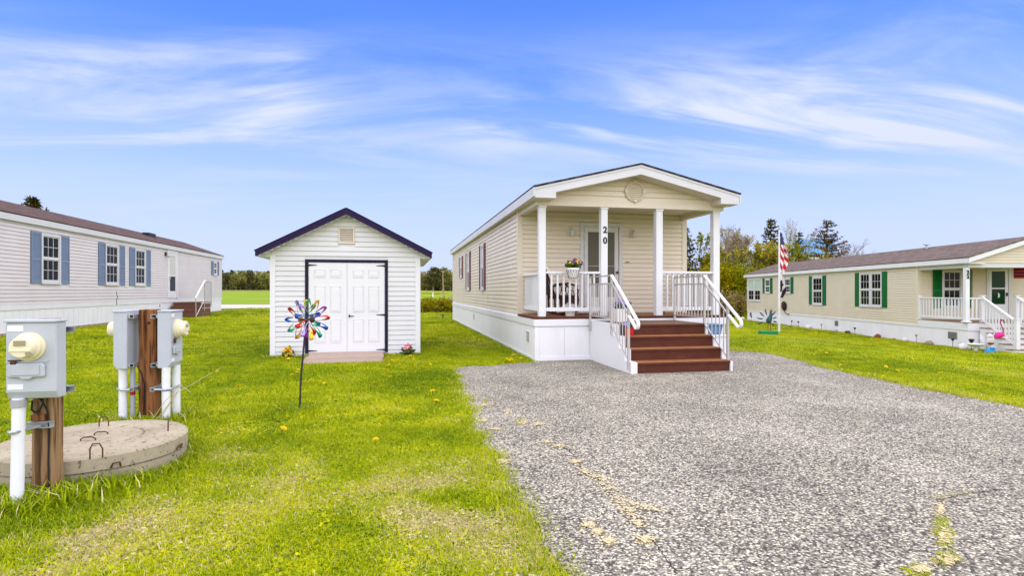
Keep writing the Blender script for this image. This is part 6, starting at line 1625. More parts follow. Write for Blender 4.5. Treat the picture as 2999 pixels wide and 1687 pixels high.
B_ = place(2258, 58); conifer('spruce_tree', 'tall dark spruce directly behind the flagpole', B_, hgt(638, 58, B_), 2.9, 51, dens=1.15, gaps=.14, droop=0.1, m='needle', needle=.26)
B_ = place(2272, 55); broadleaf('leafing_tree', 'light green young tree at the foot of the tall spruce', B_, hgt(705, 55, B_), 0.65, 46, m='leaf_spring', leaves_n=1800, leaf=0.17, levels=4, stems=2)
B_ = place(2330, 60); broadleaf('bare_tree', 'thin bare tree between the two dark conifers', B_, hgt(636, 60, B_), 0.6, 61, m='leaf_spring', leaves_n=260, leaf=0.12, bark='bark_pale', levels=5, twig=.55)
B_ = place(2340, 57); conifer('spruce_tree', 'narrow short spruce beside the thin bare tree', B_, hgt(680, 57, B_), 1.8, 71, dens=.8, gaps=.2, droop=.1)
B_ = place(2327, 56); broadleaf('leafing_tree', 'small green leafing tree by the narrow spruce', B_, hgt(700, 56, B_), 0.6, 76, m='leaf_green', leaves_n=1100, leaf=0.18, levels=4, stems=2)
B_ = place(2418, 62); conifer('old_pine_tree', 'ragged brown conifer in front of the blue roofed barn', B_, hgt(641, 62, B_), 3.2, 81, dens=1.1, gaps=.22, m='needle_brown', droop=.05, lean=.2, needle=.26, bare=.35)
B_ = place(2474, 64); broadleaf('bare_tree', 'low bare tree right of the ragged brown conifer', B_, hgt(690, 64, B_), 0.75, 91, leaves_n=120, leaf=0.10, bark='bark_pale', levels=5, twig=.55)
B_ = place(2502, 66); broadleaf('bare_tree', 'faint bare tree farthest right above the tan home roof', B_, hgt(712, 66, B_), 0.8, 96, leaves_n=0, bark='bark_pale', levels=5, twig=.5)
B_ = place(2412, 58); bush('round_bush_tree', 'round olive green tree crown showing above the tan home roof', B_, 2.3, hgt(731, 58, B_), 101, m='leaf_olive', n=3800, leaf=.16, cat='tree')
ci = 0
for px in range(1950, 2345, 27):
    r_ = random.Random(px); d = 47 + r_.uniform(-1.5, 5); B_ = place(px + r_.uniform(-6, 6), d)
    bush('shrub', 'tangled olive shrub in the thicket left of the tan home', B_, r_.uniform(2.3, 3.2), hgt(762 + r_.uniform(-8, 22), d, B_), px, m=r_.choice(('leaf_olive', 'leaf_olive', 'leaf_green', 'leaf_olive')), n=4200, leaf=.15, group='shrubs of the thicket behind the tan home')
for px in range(2000, 2190, 24):
    r_ = random.Random(px + 5); d = 44 + r_.uniform(-.6, .8); B_ = place(px, d)
    bush('low_shrub', 'low reddish olive shrub at the grassy front edge of the thicket', B_, r_.uniform(1.6, 2.2), r_.uniform(1.5, 2.4), px + 5, m=r_.choice(('leaf_olive', 'leaf_buff', 'leaf_green')), n=2200, leaf=.12, group='low shrubs before the thicket')
B_ = place(96, 46); conifer('pine_tree', 'pine crown showing above the roof of the grey home', B_, hgt(578, 46, B_), 2.6, 121, dens=1.2, gaps=.08, droop=-.25, m='needle', needle=.30)

# blue-roofed barn beyond
bp = place(2420, 95)
barn = thing('barn', 'white barn with blue metal roof beyond the tan home', 'barn', bp, rz=R(-38), local=True)
M['roof_blue'] = mat('roof_blue', (0.10, 0.25, 0.45), rough=0.45, var=0.12)
bh = hgt(745, 95, bp); bt = hgt(700, 95, bp)
MB().box(-4.6, 1.0, -2.4, 2.4, -0.3, bh).build('wall', M['white_trim'], barn)
MB().extr([(1.0, -2.4, bh), (1.0, 2.4, bh), (1.0, 0, bt - .1)], (-0.1, 0, 0)).build('gable', M['white_trim'], barn)
for sg in (1, -1):
    roof_plane('roof', M['roof_blue'], barn, [(-4.8, sg * 2.65, bh - .15), (1.25, sg * 2.65, bh - .15), (1.25, 0, bt), (-4.8, 0, bt)], thick=.08)
MB().box(1.001, 1.05, -0.5, 0.5, bh * .55, bh * .85).build('window', M['glass_dark'], barn)

# ---- far woods: six low trees copied along the far edge of the field
def wood_mesh(kind, seed):
    r = np.random.default_rng(seed)
    if kind == 'spruce':
        n = 1500; z = r.random(n) ** .8; rad = (1 - z) * .17 * (0.4 + .6 * np.abs(np.sin(z * 34))) ; a = r.uniform(0, 6.28, n); q = r.random(n) ** .4
        P = np.stack([np.cos(a) * rad * q, np.sin(a) * rad * q, 0.04 + z * .96], 1); s = .06
    elif kind == 'pine':
        C = np.stack([r.uniform(-.22, .22, 26), r.uniform(-.22, .22, 26), np.linspace(.25, .97, 26)], 1); C[:, :2] *= (1.15 - C[:, 2:3])
        n = 1700; P = C[r.integers(0, 26, n)] + r.normal(size=(n, 3)) * np.array([.055, .055, .022]); s = .055
    else:
        C = r.normal(size=(22, 3)) * np.array([.15, .15, .17]) + np.array([0, 0, .62]); n = 2000
        P = C[r.integers(0, 22, n)] + r.normal(size=(n, 3)) * .06; P[:, 2] = np.clip(P[:, 2], .08, 1.0); s = .05
    return leaf_cloud(P, s, seed, .5)
def trunk_mesh():
    b = MB(); b.tube([(0, 0, -.03), (0.005, 0, .4), (0, 0, .85)], [.016, .012, .004], 5); return b
kinds = [('spruce', 'wood_dark'), ('broad', 'wood_olive'), ('broad', 'wood_green'), ('pine', 'wood_dark'), ('broad', 'wood_olive'), ('pine', 'wood_green')]
protos = [quads_mesh('crown', wood_mesh(k, 300 + i), M[m]) for i, (k, m) in enumerate(kinds)]
tm = trunk_mesh(); trunk_me = bpy.data.meshes.new('trunk'); trunk_me.from_pydata(tm.v, [], tm.f); trunk_me.materials.append(M['bark_pale'])
def wood_tree(name, label, base, h, w, k, rz, group=None):
    t = thing(name, label, 'tree', base, rz, local=True, group=group); t.scale = (w, w, h)
    part_mesh('trunk', trunk_me, t); part_mesh('crown', protos[k], t)
for (px, d, top, w, k, nm, lb) in [(705, 236, 810, 12, 1, 'rounded_tree', 'broad pale olive tree at the edge of the far woods'), (728, 233, 812, 9, 0, 'spruce_tree', 'small dark pointed spruce at the edge of the far woods'), (752, 234, 815, 8, 0, 'spruce_tree', 'second dark spruce right of the pointed one in the far woods'),
                               (690, 235, 806, 9, 5, 'pine_tree', 'dark tree left of the broad olive one in the far woods'), (778, 236, 803, 11, 2, 'leafing_tree', 'yellow green tree at the right end of the far woods gap'), (664, 236, 800, 10, 3, 'pine_tree', 'dark pine nearest the grey home in the far woods'),
                               (1269, 232, 784, 15, 3, 'pine_tree', 'tall dark pine between the shed and the beige home'), (1300, 234, 786, 12, 5, 'pine_tree', 'second tall pine behind the wooden pole'), (1248, 236, 800, 10, 1, 'leafing_tree', 'olive tree left of the tall pine'), (1318, 236, 801, 11, 4, 'leafing_tree', 'olive tree right of the second tall pine')]:
    b_ = place(px, d); wood_tree(nm, lb, b_, hgt(top, d, b_), w, k, px * .7)
# the mass of the woods behind, one mesh
W = []; r = np.random.default_rng(5)
for i in range(330):
    px = r.uniform(380, 1560); d = r.uniform(240, 300); b_ = place(px, d); hh = hgt(799 + r.normal() * 5 + (0 if px < 1000 else -2), d, b_); ww = r.uniform(8, 13); k = int(r.choice([0, 1, 1, 2, 2, 3, 4, 4, 5])); a = r.uniform(0, 6.28)
    V = wood_mesh(kinds[k][0], 300 + k)[::3]; c, s = math.cos(a), math.sin(a)
    Q = V.copy(); Q[..., 0] = (V[..., 0] * c - V[..., 1] * s) * ww * 1.15 + b_.x; Q[..., 1] = (V[..., 0] * s + V[..., 1] * c) * ww * 1.15 + b_.y; Q[..., 2] = V[..., 2] * hh + b_.z
    W.append((k, Q))
for mm in ('wood_dark', 'wood_olive', 'wood_green'):
    V = np.concatenate([q for k, q in W if kinds[k][1] == mm])
    o = bpy.data.objects.new({'wood_dark': 'dark_woods', 'wood_olive': 'olive_woods', 'wood_green': 'green_woods'}[mm], quads_mesh('woods', V, M[mm])); COL.objects.link(o)
    tag(o, {'wood_dark': 'dark evergreen mass of the far woods beyond the field', 'wood_olive': 'olive budding mass of the far woods beyond the field', 'wood_green': 'green leafing mass of the far woods beyond the field'}[mm], 'woods', kind='stuff')
# bare trunks and dark undergrowth at the foot of the woods
V = []
for i in range(5200):
    px = r.uniform(380, 1560); d = r.uniform(238, 262); b_ = place(px, d); V.append((b_.x + r.normal() * 1.0, b_.y, b_.z + abs(r.normal()) * 1.6))
o = bpy.data.objects.new('woodland_undergrowth', quads_mesh('undergrowth', leaf_cloud(np.array(V), 1.3, 9, .5), M['wood_dark'])); COL.objects.link(o); tag(o, 'dark undergrowth along the foot of the far woods', 'undergrowth', kind='stuff')

# wooden pole and marker in the gap
q = place(1297, 50)
wp_ = thing('wooden_pole', 'thin pale wooden pole in the field between shed and beige home', 'pole', q)
MB().tube([q - Vector((0, 0, .2)), q + Vector((0.03, 0, 1.6)), q + Vector((0, 0, 3.15))], [0.06, 0.05, 0.045], 8).build('shaft', M['old_wood'], wp_)
MB().box(q.x - .16, q.x + .16, q.y - .05, q.y + .05, q.z + 3.13, q.z + 3.22).build('crossarm', M['old_wood'], wp_)
q = place(1268, 110); tag(MB().tube([q - Vector((0, 0, .2)), q + Vector((0, 0, .25)), q + Vector((0, 0, .9))], [.12, .12, .10], 6).build('marker_post', M['white_paint']), 'small white marker post standing in the green field', 'post')
# rough shrubs by the road in the gap
for i, px in enumerate((1236, 1252, 1268, 1284, 1302, 1316, 1332)):
    B_ = place(px, 37 + (i % 3) * 1.5); bush('roadside_shrub', 'low tangled roadside shrub in the gap beside the beige home', B_, 1.5, 0.75 + .25 * (i % 2), 900 + i, m=('leaf_olive', 'leaf_green', 'leaf_buff')[i % 3], n=900, leaf=.10, group='roadside shrubs beyond the lawn')
# ------------------------------------------------------------------ grass
def grassmat():
    m, n, l, b = newmat('grass')
    oi = n.new('ShaderNodeObjectInfo'); at_ = n.new('ShaderNodeAttribute'); at_.attribute_type = 'INSTANCER'; at_.attribute_name = 'dry'
    tn = n.new('ShaderNodeAttribute'); tn.attribute_type = 'INSTANCER'; tn.attribute_name = 'tone'
    g = n.new('ShaderNodeNewGeometry')
    cr = n.new('ShaderNodeValToRGB'); e = cr.color_ramp.elements
    e[0].position = 0; e[0].color = (0.10, 0.175, 0.001, 1); e[1].position = 1; e[1].color = (0.66, 0.62, 0.008, 1)
    x = e.new(.5); x.color = (0.34, 0.42, 0.003, 1)
    ad = n.new('ShaderNodeMath'); ad.operation = 'MULTIPLY_ADD'; l.new(g.outputs['Random Per Island'], ad.inputs[0]); ad.inputs[1].default_value = 0.5; l.new(tn.outputs['Fac'], ad.inputs[2])
    l.new(ad.outputs[0], cr.inputs[0])
    c2 = n.new('ShaderNodeValToRGB'); e = c2.color_ramp.elements; e[0].position = 0; e[0].color = (0.36, 0.31, 0.09, 1); e[1].position = 1; e[1].color = (0.76, 0.66, 0.38, 1)
    l.new(g.outputs['Random Per Island'], c2.inputs[0])
    # a blade is straw-coloured where its random number is below the tuft's dryness
    ad2 = n.new('ShaderNodeMath'); ad2.operation = 'MULTIPLY_ADD'; l.new(g.outputs['Random Per Island'], ad2.inputs[0]); ad2.inputs[1].default_value = -7.3; ad2.inputs[2].default_value = 20
    fr = n.new('ShaderNodeMath'); fr.operation = 'FRACT'; mu = n.new('ShaderNodeMath'); mu.operation = 'MULTIPLY'; mu.inputs[1].default_value = 17.31; l.new(g.outputs['Random Per Island'], mu.inputs[0]); l.new(mu.outputs[0], fr.inputs[0])
    lt = n.new('ShaderNodeMath'); lt.operation = 'LESS_THAN'; l.new(fr.outputs[0], lt.inputs[0]); l.new(at_.outputs['Fac'], lt.inputs[1])
    mx = n.new('ShaderNodeMix'); mx.data_type = 'RGBA'; l.new(lt.outputs[0], mx.inputs[0]); l.new(cr.outputs[0], mx.inputs[6]); l.new(c2.outputs[0], mx.inputs[7])
    l.new(mx.outputs[2], b.inputs['Base Color']); b.inputs['Roughness'].default_value = 0.6; b.inputs['Specular IOR Level'].default_value = 0.08
    t = n.new('ShaderNodeBsdfTranslucent'); l.new(mx.outputs[2], t.inputs['Color'])
    ms = n.new('ShaderNodeMixShader'); ms.inputs[0].default_value = 0.22; l.new(b.outputs[0], ms.inputs[1]); l.new(t.outputs[0], ms.inputs[2]); l.new(ms.outputs[0], n['Material Output'].inputs[0])
    return m
M['grass'] = grassmat()
tufts = bpy.data.collections.new('grass_tufts')
def tuft(seed, nb, rad, hmin, hmax, wid, clover=False):
    r = random.Random(seed); b = MB()
    for i in range(nb):
        a = r.uniform(0, 6.28); q = rad * math.sqrt(r.random()); p = Vector((q * math.cos(a), q * math.sin(a), -0.01))
        if clover and r.random() < .55:
            h = r.uniform(.5, 1) * hmin; c = p + Vector((0, 0, h)); s = r.uniform(.010, .018); t0 = r.uniform(0, 6.28); tl = Vector((r.uniform(-.4, .4), r.uniform(-.4, .4), 0))
            vs = [c]
            for k in range(6):
                aa = t0 + k * math.pi / 3; rr = s * (1.0 if k % 2 else .55); v = Vector((math.cos(aa) * rr, math.sin(aa) * rr, 0)); v.z = v.dot(tl); vs.append(c + v)
            b.add(vs, [(0, k + 1, (k + 1) % 6 + 1) for k in range(6)]); continue
        h = r.uniform(hmin, hmax); ld = r.uniform(0, 6.28); ln = Vector((math.cos(ld), math.sin(ld), 0)) * h * r.uniform(.15, .95)
        s = Vector((-math.sin(ld + r.uniform(-.8, .8)), math.cos(ld), 0)).normalized() * wid * r.uniform(.6, 1.2)
        m1 = p + ln * .35 + Vector((0, 0, h * .6)); e = p + ln + Vector((0, 0, h * r.uniform(.75, 1)))
        b.add([p - s, p + s, m1 + s * .8, m1 - s * .8, e], [(0, 1, 2, 3), (3, 2, 4)])
    o = b.build('tuft', M['grass'], recalc=False)
    COL.objects.unlink(o); tufts.objects.link(o)
for k in range(6): tuft(40 + k, 46, 0.085, 0.022, 0.058, 0.0019, clover=(k % 2 == 0))

def inside(poly, X, Y):
    c = np.zeros(len(X), bool); j = len(poly) - 1
    for i in range(len(poly)):
        xi, yi, xj, yj = poly[i][0], poly[i][1], poly[j][0], poly[j][1]
        k = ((yi > Y) != (yj > Y)) & (X < (xj - xi) * (Y - yi) / (yj - yi + 1e-12) + xi); c ^= k; j = i
    return c
rg = np.random.default_rng(11)
def vnoise(X, Y, s, seed=0.0): return np.array([noise.noise(Vector((x * s + seed, y * s - seed, seed * 1.7))) for x, y in zip(X, Y)])
PX, PY, PS, PD, PT, PK_ = [], [], [], [], [], []
dpoly = drive_poly
rfoot = [tuple((RMAT @ Vector(p))[:2]) for p in ((-2.6, 0.02, 0), (17.4, 0.02, 0), (17.4, -4.3, 0), (-2.6, -4.3, 0))]
dryspots = [(at(1180, 1440), .55, .9), (at(1420, 1400), .45, .75), (at(1330, 1520), .55, .7), (at(1500, 1560), .35, .6), (at(760, 1430), .45, .5), (at(690, 1330), .30, .5), (at(120, 1640), .55, .95), (at(240, 1560), .45, .6), (at(900, 1400), .4, .35),
            (at(1400, 1010), .55, .7), (at(1345, 1000), .5, .4), (at(560, 1480), .3, .4), (at(2380, 985, -.4), 1.4, .5), (at(2300, 1010, -.2), 0.8, .3), (at(1560, 1640), .3, .6), (at(500, 1600), .6, .45), (at(330, 1330), .4, .2), (at(2900, 1110, -.2), .5, .55)]
lush = [(at(60, 1470), .5), (at(200, 1440), .35), (at(100, 1530), .35), (Vector((-1.13, 7.0, 0)), .45), (at(1000, 1090), .9), (at(850, 1110), .8), (at(1180, 1120), .8), (at(1300, 1100), .7), (at(1280, 1040), 1.0)]
def scatter(n, d0, d1, s0, s1, a0=-62, a1=62):
    a = YAW + np.radians(rg.uniform(a0, a1, n)); d = np.sqrt(rg.uniform(d0 ** 2, d1 ** 2, n))
    X, Y = d * np.sin(a), d * np.cos(a)
    k = ~inside(dpoly, X, Y)
    k &= ~((X > 2.66) & (X < 6.92) & (Y > 10.9) & (Y < 28.1)); k &= ~((X > SX0 - .02) & (X < SX1 + .02) & (Y > SY - .06) & (Y < SY + SD)); k &= ~((X > -1.82) & (X < -.26) & (Y > SY - 1.42) & (Y < SY))
    k &= ~((X < LX + .06) & (Y > LY0)); k &= ~((X > -10.2) & (X < -8.9) & (Y > 27.7) & (Y < 30.1)); k &= ~((X - SC.x) ** 2 + (Y - SC.y) ** 2 < (SR + .02) ** 2); k &= ~inside(rfoot, X, Y)
    k &= ~((X > -2.41) & (X < -2.27) & (Y > 4.33) & (Y < 4.48)); k &= Y < 40.3 + np.clip((X + 12) * .40, -3, 8)
    X, Y = X[k], Y[k]; m = len(X)
    n1 = vnoise(X, Y, .55, 3.1); n2 = vnoise(X, Y, 2.3, 8.3); n3 = vnoise(X, Y, 0.16, 5.5)
    dry = np.clip(.03 + .22 * (n2 - .25) + .10 * (n1 - .2), 0.01, .5); tone = .24 + .26 * n1 + .26 * n2 + .16 * n3 + rg.normal(size=m) * .19
    sc = rg.uniform(s0, s1, m) * (1 + .18 * n1)
    for p, rad, amt in dryspots:
        w = np.exp(-((X - p.x) ** 2 + (Y - p.y) ** 2) / (rad * .85) ** 2) * amt * (0.42 + 1.3 * n2); dry += np.clip(w, 0, 1); sc *= 1 - .35 * np.clip(w, 0, 1); tone += .15 * w
    for p, rad in lush:
        w = np.exp(-((X - p.x) ** 2 + (Y - p.y) ** 2) / rad ** 2); dry *= 1 - .9 * w; tone -= .22 * w; sc *= 1 + .35 * w
    PX.append(X); PY.append(Y); PS.append(sc); PD.append(np.clip(dry, 0, .92)); PT.append(tone); PK_.append(rg.integers(0, 6, m))
scatter(26000, 1.6, 6.0, .75, 1.15)
scatter(46000, 6.0, 14.0, .9, 1.45)
scatter(42000, 14.0, 30.0, 1.3, 2.2)
scatter(26000, 30.0, 58.0, 2.0, 3.4)
# longer uncut grass against things
def fringe(pts, per, s0, s1, spread=.05, dry=.05, tone=.05):
    X, Y = [], []
    for (x, y) in pts:
        for i in range(per): X.append(x + rg.normal() * spread); Y.append(y + rg.normal() * spread)
    X, Y = np.array(X), np.array(Y); k = ~inside(dpoly, X, Y); X, Y = X[k], Y[k]; m = len(X)
    PX.append(X); PY.append(Y); PS.append(rg.uniform(s0, s1, m)); PD.append(np.full(m, dry)); PT.append(rg.uniform(tone - .1, tone + .2, m)); PK_.append(rg.integers(0, 3, m) * 2 + 1)
fringe([(SC.x + (SR + .05) * math.cos(t), SC.y + (SR + .05) * math.sin(t)) for t in np.linspace(0, 6.28, 70)], 2, 1.2, 2.4, .02)
fringe([(-2.44, 4.2), (-2.41, 4.14), (-2.36, 4.22), (-2.24, 4.36), (-2.27, 4.29), (-2.34, 4.27), (-2.23, 4.45), (-2.44, 4.32), (-2.22, 4.4)], 6, 1.6, 3.6, .035)
fringe([(-2.12, 4.42), (-2.08, 4.45), (-2.17, 4.44)], 5, 2.2, 4.2, .03)
fringe([(-2.8, 6.6), (-2.6, 6.65), (-2.4, 6.6), (-2.3, 6.75), (-2.45, 6.95), (-2.9, 6.85)], 8, 1.5, 3.6, .06, .1)
fringe([(x, SY - .10) for x in np.arange(SX0, -1.9, .06)] + [(x, SY - .10) for x in np.arange(-.2, SX1, .06)], 3, 1.3, 2.6, .03)
fringe([(-1.86, y) for y in np.arange(SY - 1.3, SY, .08)] + [(-.22, y) for y in np.arange(SY - 1.3, SY, .08)] + [(x, SY - 1.46) for x in np.arange(-1.8, -.26, .07)], 2, 1.1, 2.0, .03)
fringe([(2.62, y) for y in np.arange(11.1, 27, .09)], 2, 1.2, 2.2, .03)
fringe([(p.x + .0, p.y) for p in drive_poly if p.x < 1.2 and p.y > 2], 3, .9, 1.7, .06, .22, .3)
fringe([(p.x, p.y) for p in drive_poly if p.x > 7.2 and p.y > 2], 3, 1.0, 2.0, .05, .25, .35)
fringe([(-10.12, y) for y in np.arange(16, 36, .14)], 2, .9, 1.7, .04)
fringe([(-1.13, 7.0), (-1.15, 6.95), (-1.1, 7.03)], 6, 1.3, 2.4, .05)
fringe([(-30 + i * .25, 39.6 + (-30 + i * .25 + 12) * .40) for i in range(170)], 4, 2.0, 4.5, .35, .12, .0)
X, Y = np.concatenate(PX), np.concatenate(PY); n = len(X)
me = bpy.data.meshes.new('lawn_grass'); me.vertices.add(n)
Zg = np.array([ground_z(x, y) for x, y in zip(X, Y)])
me.vertices.foreach_set('co', np.stack([X, Y, Zg], 1).astype(np.float32).ravel())
for nm, arr in (('scl', np.concatenate(PS)), ('dry', np.concatenate(PD)), ('tone', np.concatenate(PT)), ('rot', rg.uniform(0, 6.28, n))):
    a = me.attributes.new(nm, 'FLOAT', 'POINT'); a.data.foreach_set('value', arr.astype(np.float32))
a = me.attributes.new('pick', 'INT', 'POINT'); a.data.foreach_set('value', np.concatenate(PK_).astype(np.int32))
lawn = bpy.data.objects.new('lawn_grass', me); COL.objects.link(lawn)
tag(lawn, 'short mown lawn grass with clover and straw patches', 'grass', kind='stuff')
def instancer(ob, coll):
    ng = bpy.data.node_groups.new('scatter', 'GeometryNodeTree')
    ng.interface.new_socket('Geometry', in_out='INPUT', socket_type='NodeSocketGeometry'); ng.interface.new_socket('Geometry', in_out='OUTPUT', socket_type='NodeSocketGeometry')
    gi, go = ng.nodes.new('NodeGroupInput'), ng.nodes.new('NodeGroupOutput')
    ci = ng.nodes.new('GeometryNodeCollectionInfo'); ci.inputs['Collection'].default_value = coll; ci.inputs['Separate Children'].default_value = True; ci.inputs['Reset Children'].default_value = True
    ip = ng.nodes.new('GeometryNodeInstanceOnPoints'); ip.inputs['Pick Instance'].default_value = True
    def named(nm, t):
        q = ng.nodes.new('GeometryNodeInputNamedAttribute'); q.data_type = t; q.inputs['Name'].default_value = nm; return q.outputs['Attribute']
    cx = ng.nodes.new('ShaderNodeCombineXYZ'); ng.links.new(named('rot', 'FLOAT'), cx.inputs[2])
    e2r = ng.nodes.new('FunctionNodeEulerToRotation'); ng.links.new(cx.outputs[0], e2r.inputs[0])
    L = ng.links.new
    L(gi.outputs[0], ip.inputs['Points']); L(ci.outputs[0], ip.inputs['Instance']); L(named('pick', 'INT'), ip.inputs['Instance Index']); L(e2r.outputs[0], ip.inputs['Rotation']); L(named('scl', 'FLOAT'), ip.inputs['Scale']); L(ip.outputs[0], go.inputs[0])
    md = ob.modifiers.new('scatter', 'NODES'); md.node_group = ng
instancer(lawn, tufts)

# ------------------------------------------------------------------ dandelions
M['dandelion'] = mat('dandelion', (0.80, 0.55, 0.005), rough=0.7, var=.15)
db = MB(); 
for k in range(3):
    for j in range(12):
        a = j * 6.28 / 12 + k * .26; r0 = .022 - .006 * k
        db.add([(0, 0, .062 + .004 * k), (r0 * math.cos(a - .2), r0 * math.sin(a - .2), .062 + .004 * k), (r0 * 1.1 * math.cos(a), r0 * 1.1 * math.sin(a), .066 + .004 * k), (r0 * math.cos(a + .2), r0 * math.sin(a + .2), .062 + .004 * k)], [(0, 1, 2, 3)])
dme = db.build('tmp', M['dandelion'], recalc=False); dmesh = dme.data; bpy.data.objects.remove(dme)
sb2 = MB(); sb2.tube([(0, 0, -.01), (.003, 0, .03), (0, 0, .062)], .002, 4); sm_ = sb2.build('tmp', M['leaf_dark']); smesh = sm_.data; bpy.data.objects.remove(sm_)
spots = []
rd_ = random.Random(4)
for (px, py, k, sp) in ((840, 1052, 9, 22), (1160, 1062, 16, 30), (1240, 1070, 3, 25), (885, 1090, 3, 25), (1120, 1110, 4, 40), (1480, 1050, 6, 25), (1530, 1052, 4, 18), (1500, 970, 2, 30)):
    for i in range(k): spots.append((px + rd_.gauss(0, sp), py + rd_.gauss(0, sp * .35), 0))
for (px, py) in ((868, 1097), (915, 1120), (953, 1123), (1100, 1295), (820, 1265), (1270, 1155), (1275, 1185), (640, 1090), (520, 1100), (700, 1140), (5, 1375), (1390, 1003), (1350, 1080)): spots.append((px, py, 0))
for (px, py) in ((2518, 1012), (2663, 1050), (2672, 1056), (2825, 1086), (2590, 1080), (2620, 1092), (2420, 1040), (2590, 1105), (2390, 1022), (2470, 1075), (2880, 1130), (2760, 1100)): spots.append((px, py, -.25))
for i, (px, py, z) in enumerate(spots):
    p = at(px, py, z)
    for _ in range(4): p = at(px, py, ground_z(p.x, p.y) + .04)
    if inside(dpoly, np.array([p.x]), np.array([p.y]))[0] or (abs(p.x + 1.05) < .8 and 11.2 < p.y < 12.7) or p.y > 12.6 and abs(p.x + 1.05) < 1.6: continue
    t = thing('dandelion', 'yellow dandelion blossom in the lawn', 'dandelion', (p.x, p.y, ground_z(p.x, p.y)), rd_.uniform(0, 6), group='dandelions scattered over the lawn', local=True)
    s = rd_.uniform(1.0, 1.5); t.scale = (s, s, s); t.rotation_euler = (rd_.uniform(0, .6), rd_.uniform(-.3, .3), rd_.uniform(0, 6))
    part_mesh('blossom', dmesh, t); part_mesh('stem', smesh, t)

# ------------------------------------------------------------------ straw and moss in the cracks of the driveway
M['straw_dust'] = nmat('straw_dust', (0.44, 0.36, 0.19), (0.70, 0.60, 0.37), 40)
M['crack'] = nmat('crack', (0.02, 0.018, 0.015), (0.06, 0.045, 0.03), 20)
def blob(name, px, py, rx, ry, label, seed, m='straw_dust'):
    """a ragged scatter of little straw flecks, one patch one object"""
    rb = random.Random(seed * 13); b = MB()
    for k in range(int(40 + rx * 2.5)):
        g1, g2 = rb.gauss(0, .6), rb.gauss(0, .6)
        c = at(px + rx * g1, py + ry * g2, 0); s = rb.uniform(.003, .013) * (1.25 - .4 * min(1.5, math.hypot(g1, g2)))
        n = 7; t0 = rb.uniform(0, 6)
        b.add([(c.x + s * rb.uniform(.5, 1.3) * math.cos(t0 + i * 6.283 / n), c.y + s * 1.5 * rb.uniform(.5, 1.3) * math.sin(t0 + i * 6.283 / n), 0.0155 + 0.00009 * k) for i in range(n)], [tuple(range(n))])
    tag(b.build(name, M[m], recalc=False), label, 'straw', kind='stuff')
SP = [(1725, 1545, 17, 8), (1750, 1567, 16, 8), (1782, 1594, 18, 8), (1638, 1311, 11, 4), (1685, 1358, 14, 5), (1600, 1300, 14, 3), (1890, 1590, 24, 10), (1415, 1190, 26, 7), (1380, 1158, 26, 6), (1490, 1212, 14, 8), (1530, 1243, 14, 9), (1415, 1236, 16, 6), (1475, 1358, 18, 6), (1450, 1262, 22, 4), (1575, 1247, 18, 5)]
sk_ = MB(); nz_ = 0
for line, w, k in (([(1695, 1375), (1765, 1415), (1800, 1462), (1850, 1512), (1880, 1556)], 17, 330), ([(1835, 1478), (1880, 1490), (1935, 1508)], 9, 80), ([(1700, 1385), (1735, 1400), (1775, 1418)], 9, 60)):
    for s in range(k):
        f = rd_.random() * (len(line) - 1); a_ = min(int(f), len(line) - 2); tt = f / (len(line) - 1); f -= a_
        px, py = [line[a_][c] + (line[a_ + 1][c] - line[a_][c]) * f for c in (0, 1)]
        ww = w * (.35 + 1.1 * abs(noise.noise(Vector((tt * 6, w, 3.3)))) + .5 * math.sin(tt * 3.14))
        c = at(px + rd_.gauss(0, ww * .75), py + rd_.gauss(0, ww * .36), 0); s_ = rd_.uniform(.003, .011); t0 = rd_.uniform(0, 6); nz_ += 1
        sk_.add([(c.x + s_ * rd_.uniform(.5, 1.3) * math.cos(t0 + q * 6.283 / 7), c.y + s_ * 1.5 * rd_.uniform(.5, 1.3) * math.sin(t0 + q * 6.283 / 7), 0.0155 + 0.00002 * nz_) for q in range(7)], [tuple(range(7))])
tag(sk_.build('straw_streak', M['straw_dust'], recalc=False), 'long pale straw streak along the diagonal driveway crack', 'straw', kind='stuff')
fX, fY = [], []
for i, (px, py, rx, ry) in enumerate(SP):
    blob('straw_patch', px, py, rx, ry, 'pale straw patch on the driveway asphalt', i + 1)
    for k in range(int(3 + rx * .25)):
        q = at(px + rg.normal() * rx * .55, py + rg.normal() * ry * .5, 0); fX.append(q.x); fY.append(q.y)
GP = [(2755, 1545), (2760, 1565), (2765, 1585), (2772, 1600), (2775, 1632), (2782, 1650), (2760, 1660), (2690, 1672), (2700, 1683), (2680, 1685), (1528, 1235), (1420, 1175), (2756, 1530), (2768, 1575), (2778, 1640)]
gX, gY = [], []
for (px, py) in GP:
    for k in range(5):
        q = at(px + rg.normal() * 5, py + rg.normal() * 6, 0); gX.append(q.x); gY.append(q.y)
for (px, py) in ((2750, 1490), (2748, 1510), (2765, 1465), (2790, 1455), (2830, 1450), (2800, 1640), (2740, 1655), (2735, 1560)):
    for k in range(4):
        q = at(px + rg.normal() * 9, py + rg.normal() * 5, 0); fX.append(q.x); fY.append(q.y)
for i, (px, py, rx, ry) in enumerate(((2755, 1500, 14, 22), (2768, 1580, 16, 26), (2780, 1650, 22, 16), (2700, 1680, 26, 8))): blob('straw_patch', px, py, rx, ry, 'straw strip along the driveway crack at the right', 30 + i)
n1_, n2_ = len(fX), len(gX); X = np.array(fX + gX); Y = np.array(fY + gY); n = len(X)
me = bpy.data.meshes.new('crack_grass'); me.vertices.add(n); me.vertices.foreach_set('co', np.stack([X, Y, np.full(n, .012)], 1).astype(np.float32).ravel())
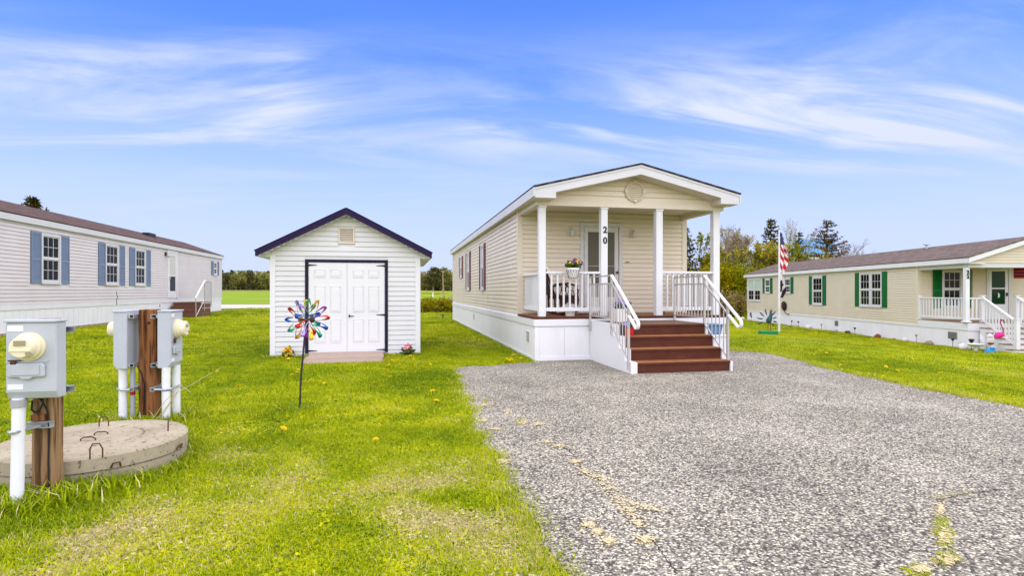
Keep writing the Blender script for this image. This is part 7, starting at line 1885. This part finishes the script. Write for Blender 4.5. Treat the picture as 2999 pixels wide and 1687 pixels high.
for nm, arr in (('scl', np.concatenate([rg.uniform(.2, .4, n1_), rg.uniform(.3, .6, n2_)])), ('dry', np.concatenate([np.full(n1_, .97), np.full(n2_, .15)])), ('tone', np.full(n, .35)), ('rot', rg.uniform(0, 6.28, n))):
    a = me.attributes.new(nm, 'FLOAT', 'POINT'); a.data.foreach_set('value', arr.astype(np.float32))
a = me.attributes.new('pick', 'INT', 'POINT'); a.data.foreach_set('value', rg.integers(0, 6, n).astype(np.int32))
cg = bpy.data.objects.new('crack_grass', me); COL.objects.link(cg); tag(cg, 'straw and green grass growing in the driveway cracks', 'grass', kind='stuff'); instancer(cg, tufts)
def crack(pts, w, label):
    P = [at(px, py, 0) for px, py in pts]; L, Rr = [], []
    fine = []
    for i in range(len(P) - 1):
        for k in range(8): fine.append(P[i].lerp(P[i + 1], k / 8) + Vector((rg.normal() * .006, rg.normal() * .006, 0)))
    fine.append(P[-1])
    b = MB()
    for i, p in enumerate(fine):
        t = (fine[min(i + 1, len(fine) - 1)] - fine[max(0, i - 1)]).normalized(); nn = Vector((-t.y, t.x, 0)); ww = w * rg.uniform(.4, 1.2)
        b.v += [tuple(p + nn * ww + Vector((0, 0, .0152))), tuple(p - nn * ww + Vector((0, 0, .0152)))]
    b.f = [(2 * i, 2 * i + 1, 2 * i + 3, 2 * i + 2) for i in range(len(fine) - 1)]; b.mi = [0] * len(b.f)
    tag(b.build('driveway_crack', M['crack'], recalc=False), kind='structure')
crack([(1560, 1285), (1640, 1308), (1668, 1325), (1690, 1352), (1705, 1385), (1760, 1425), (1830, 1500), (1870, 1540), (1905, 1580), (1945, 1640), (1985, 1690)], .0032, '')
crack([(2700, 1687), (2790, 1640), (2770, 1580), (2750, 1510), (2760, 1470), (2810, 1455), (2930, 1440)], .003, '')
# stray dry stalks by the rear post
st = MB(); rr_ = random.Random(9)
for (a, b_, c) in (((455, 1235), (520, 1150), (650, 1075)), ((470, 1225), (530, 1130), (560, 1150)), ((440, 1240), (480, 1180), (515, 1140)), ((300, 1240), (330, 1225), (355, 1205))):
    st.tube([deep(*a, 5.9), deep(*b_, 5.8), deep(*c, 5.7)], [.004, .003, .0015], 4)
tag(st.build('dry_stalks', M['straw_dust']), 'long dry grass stalks leaning out beside the rear utility post', 'stalks', kind='stuff')
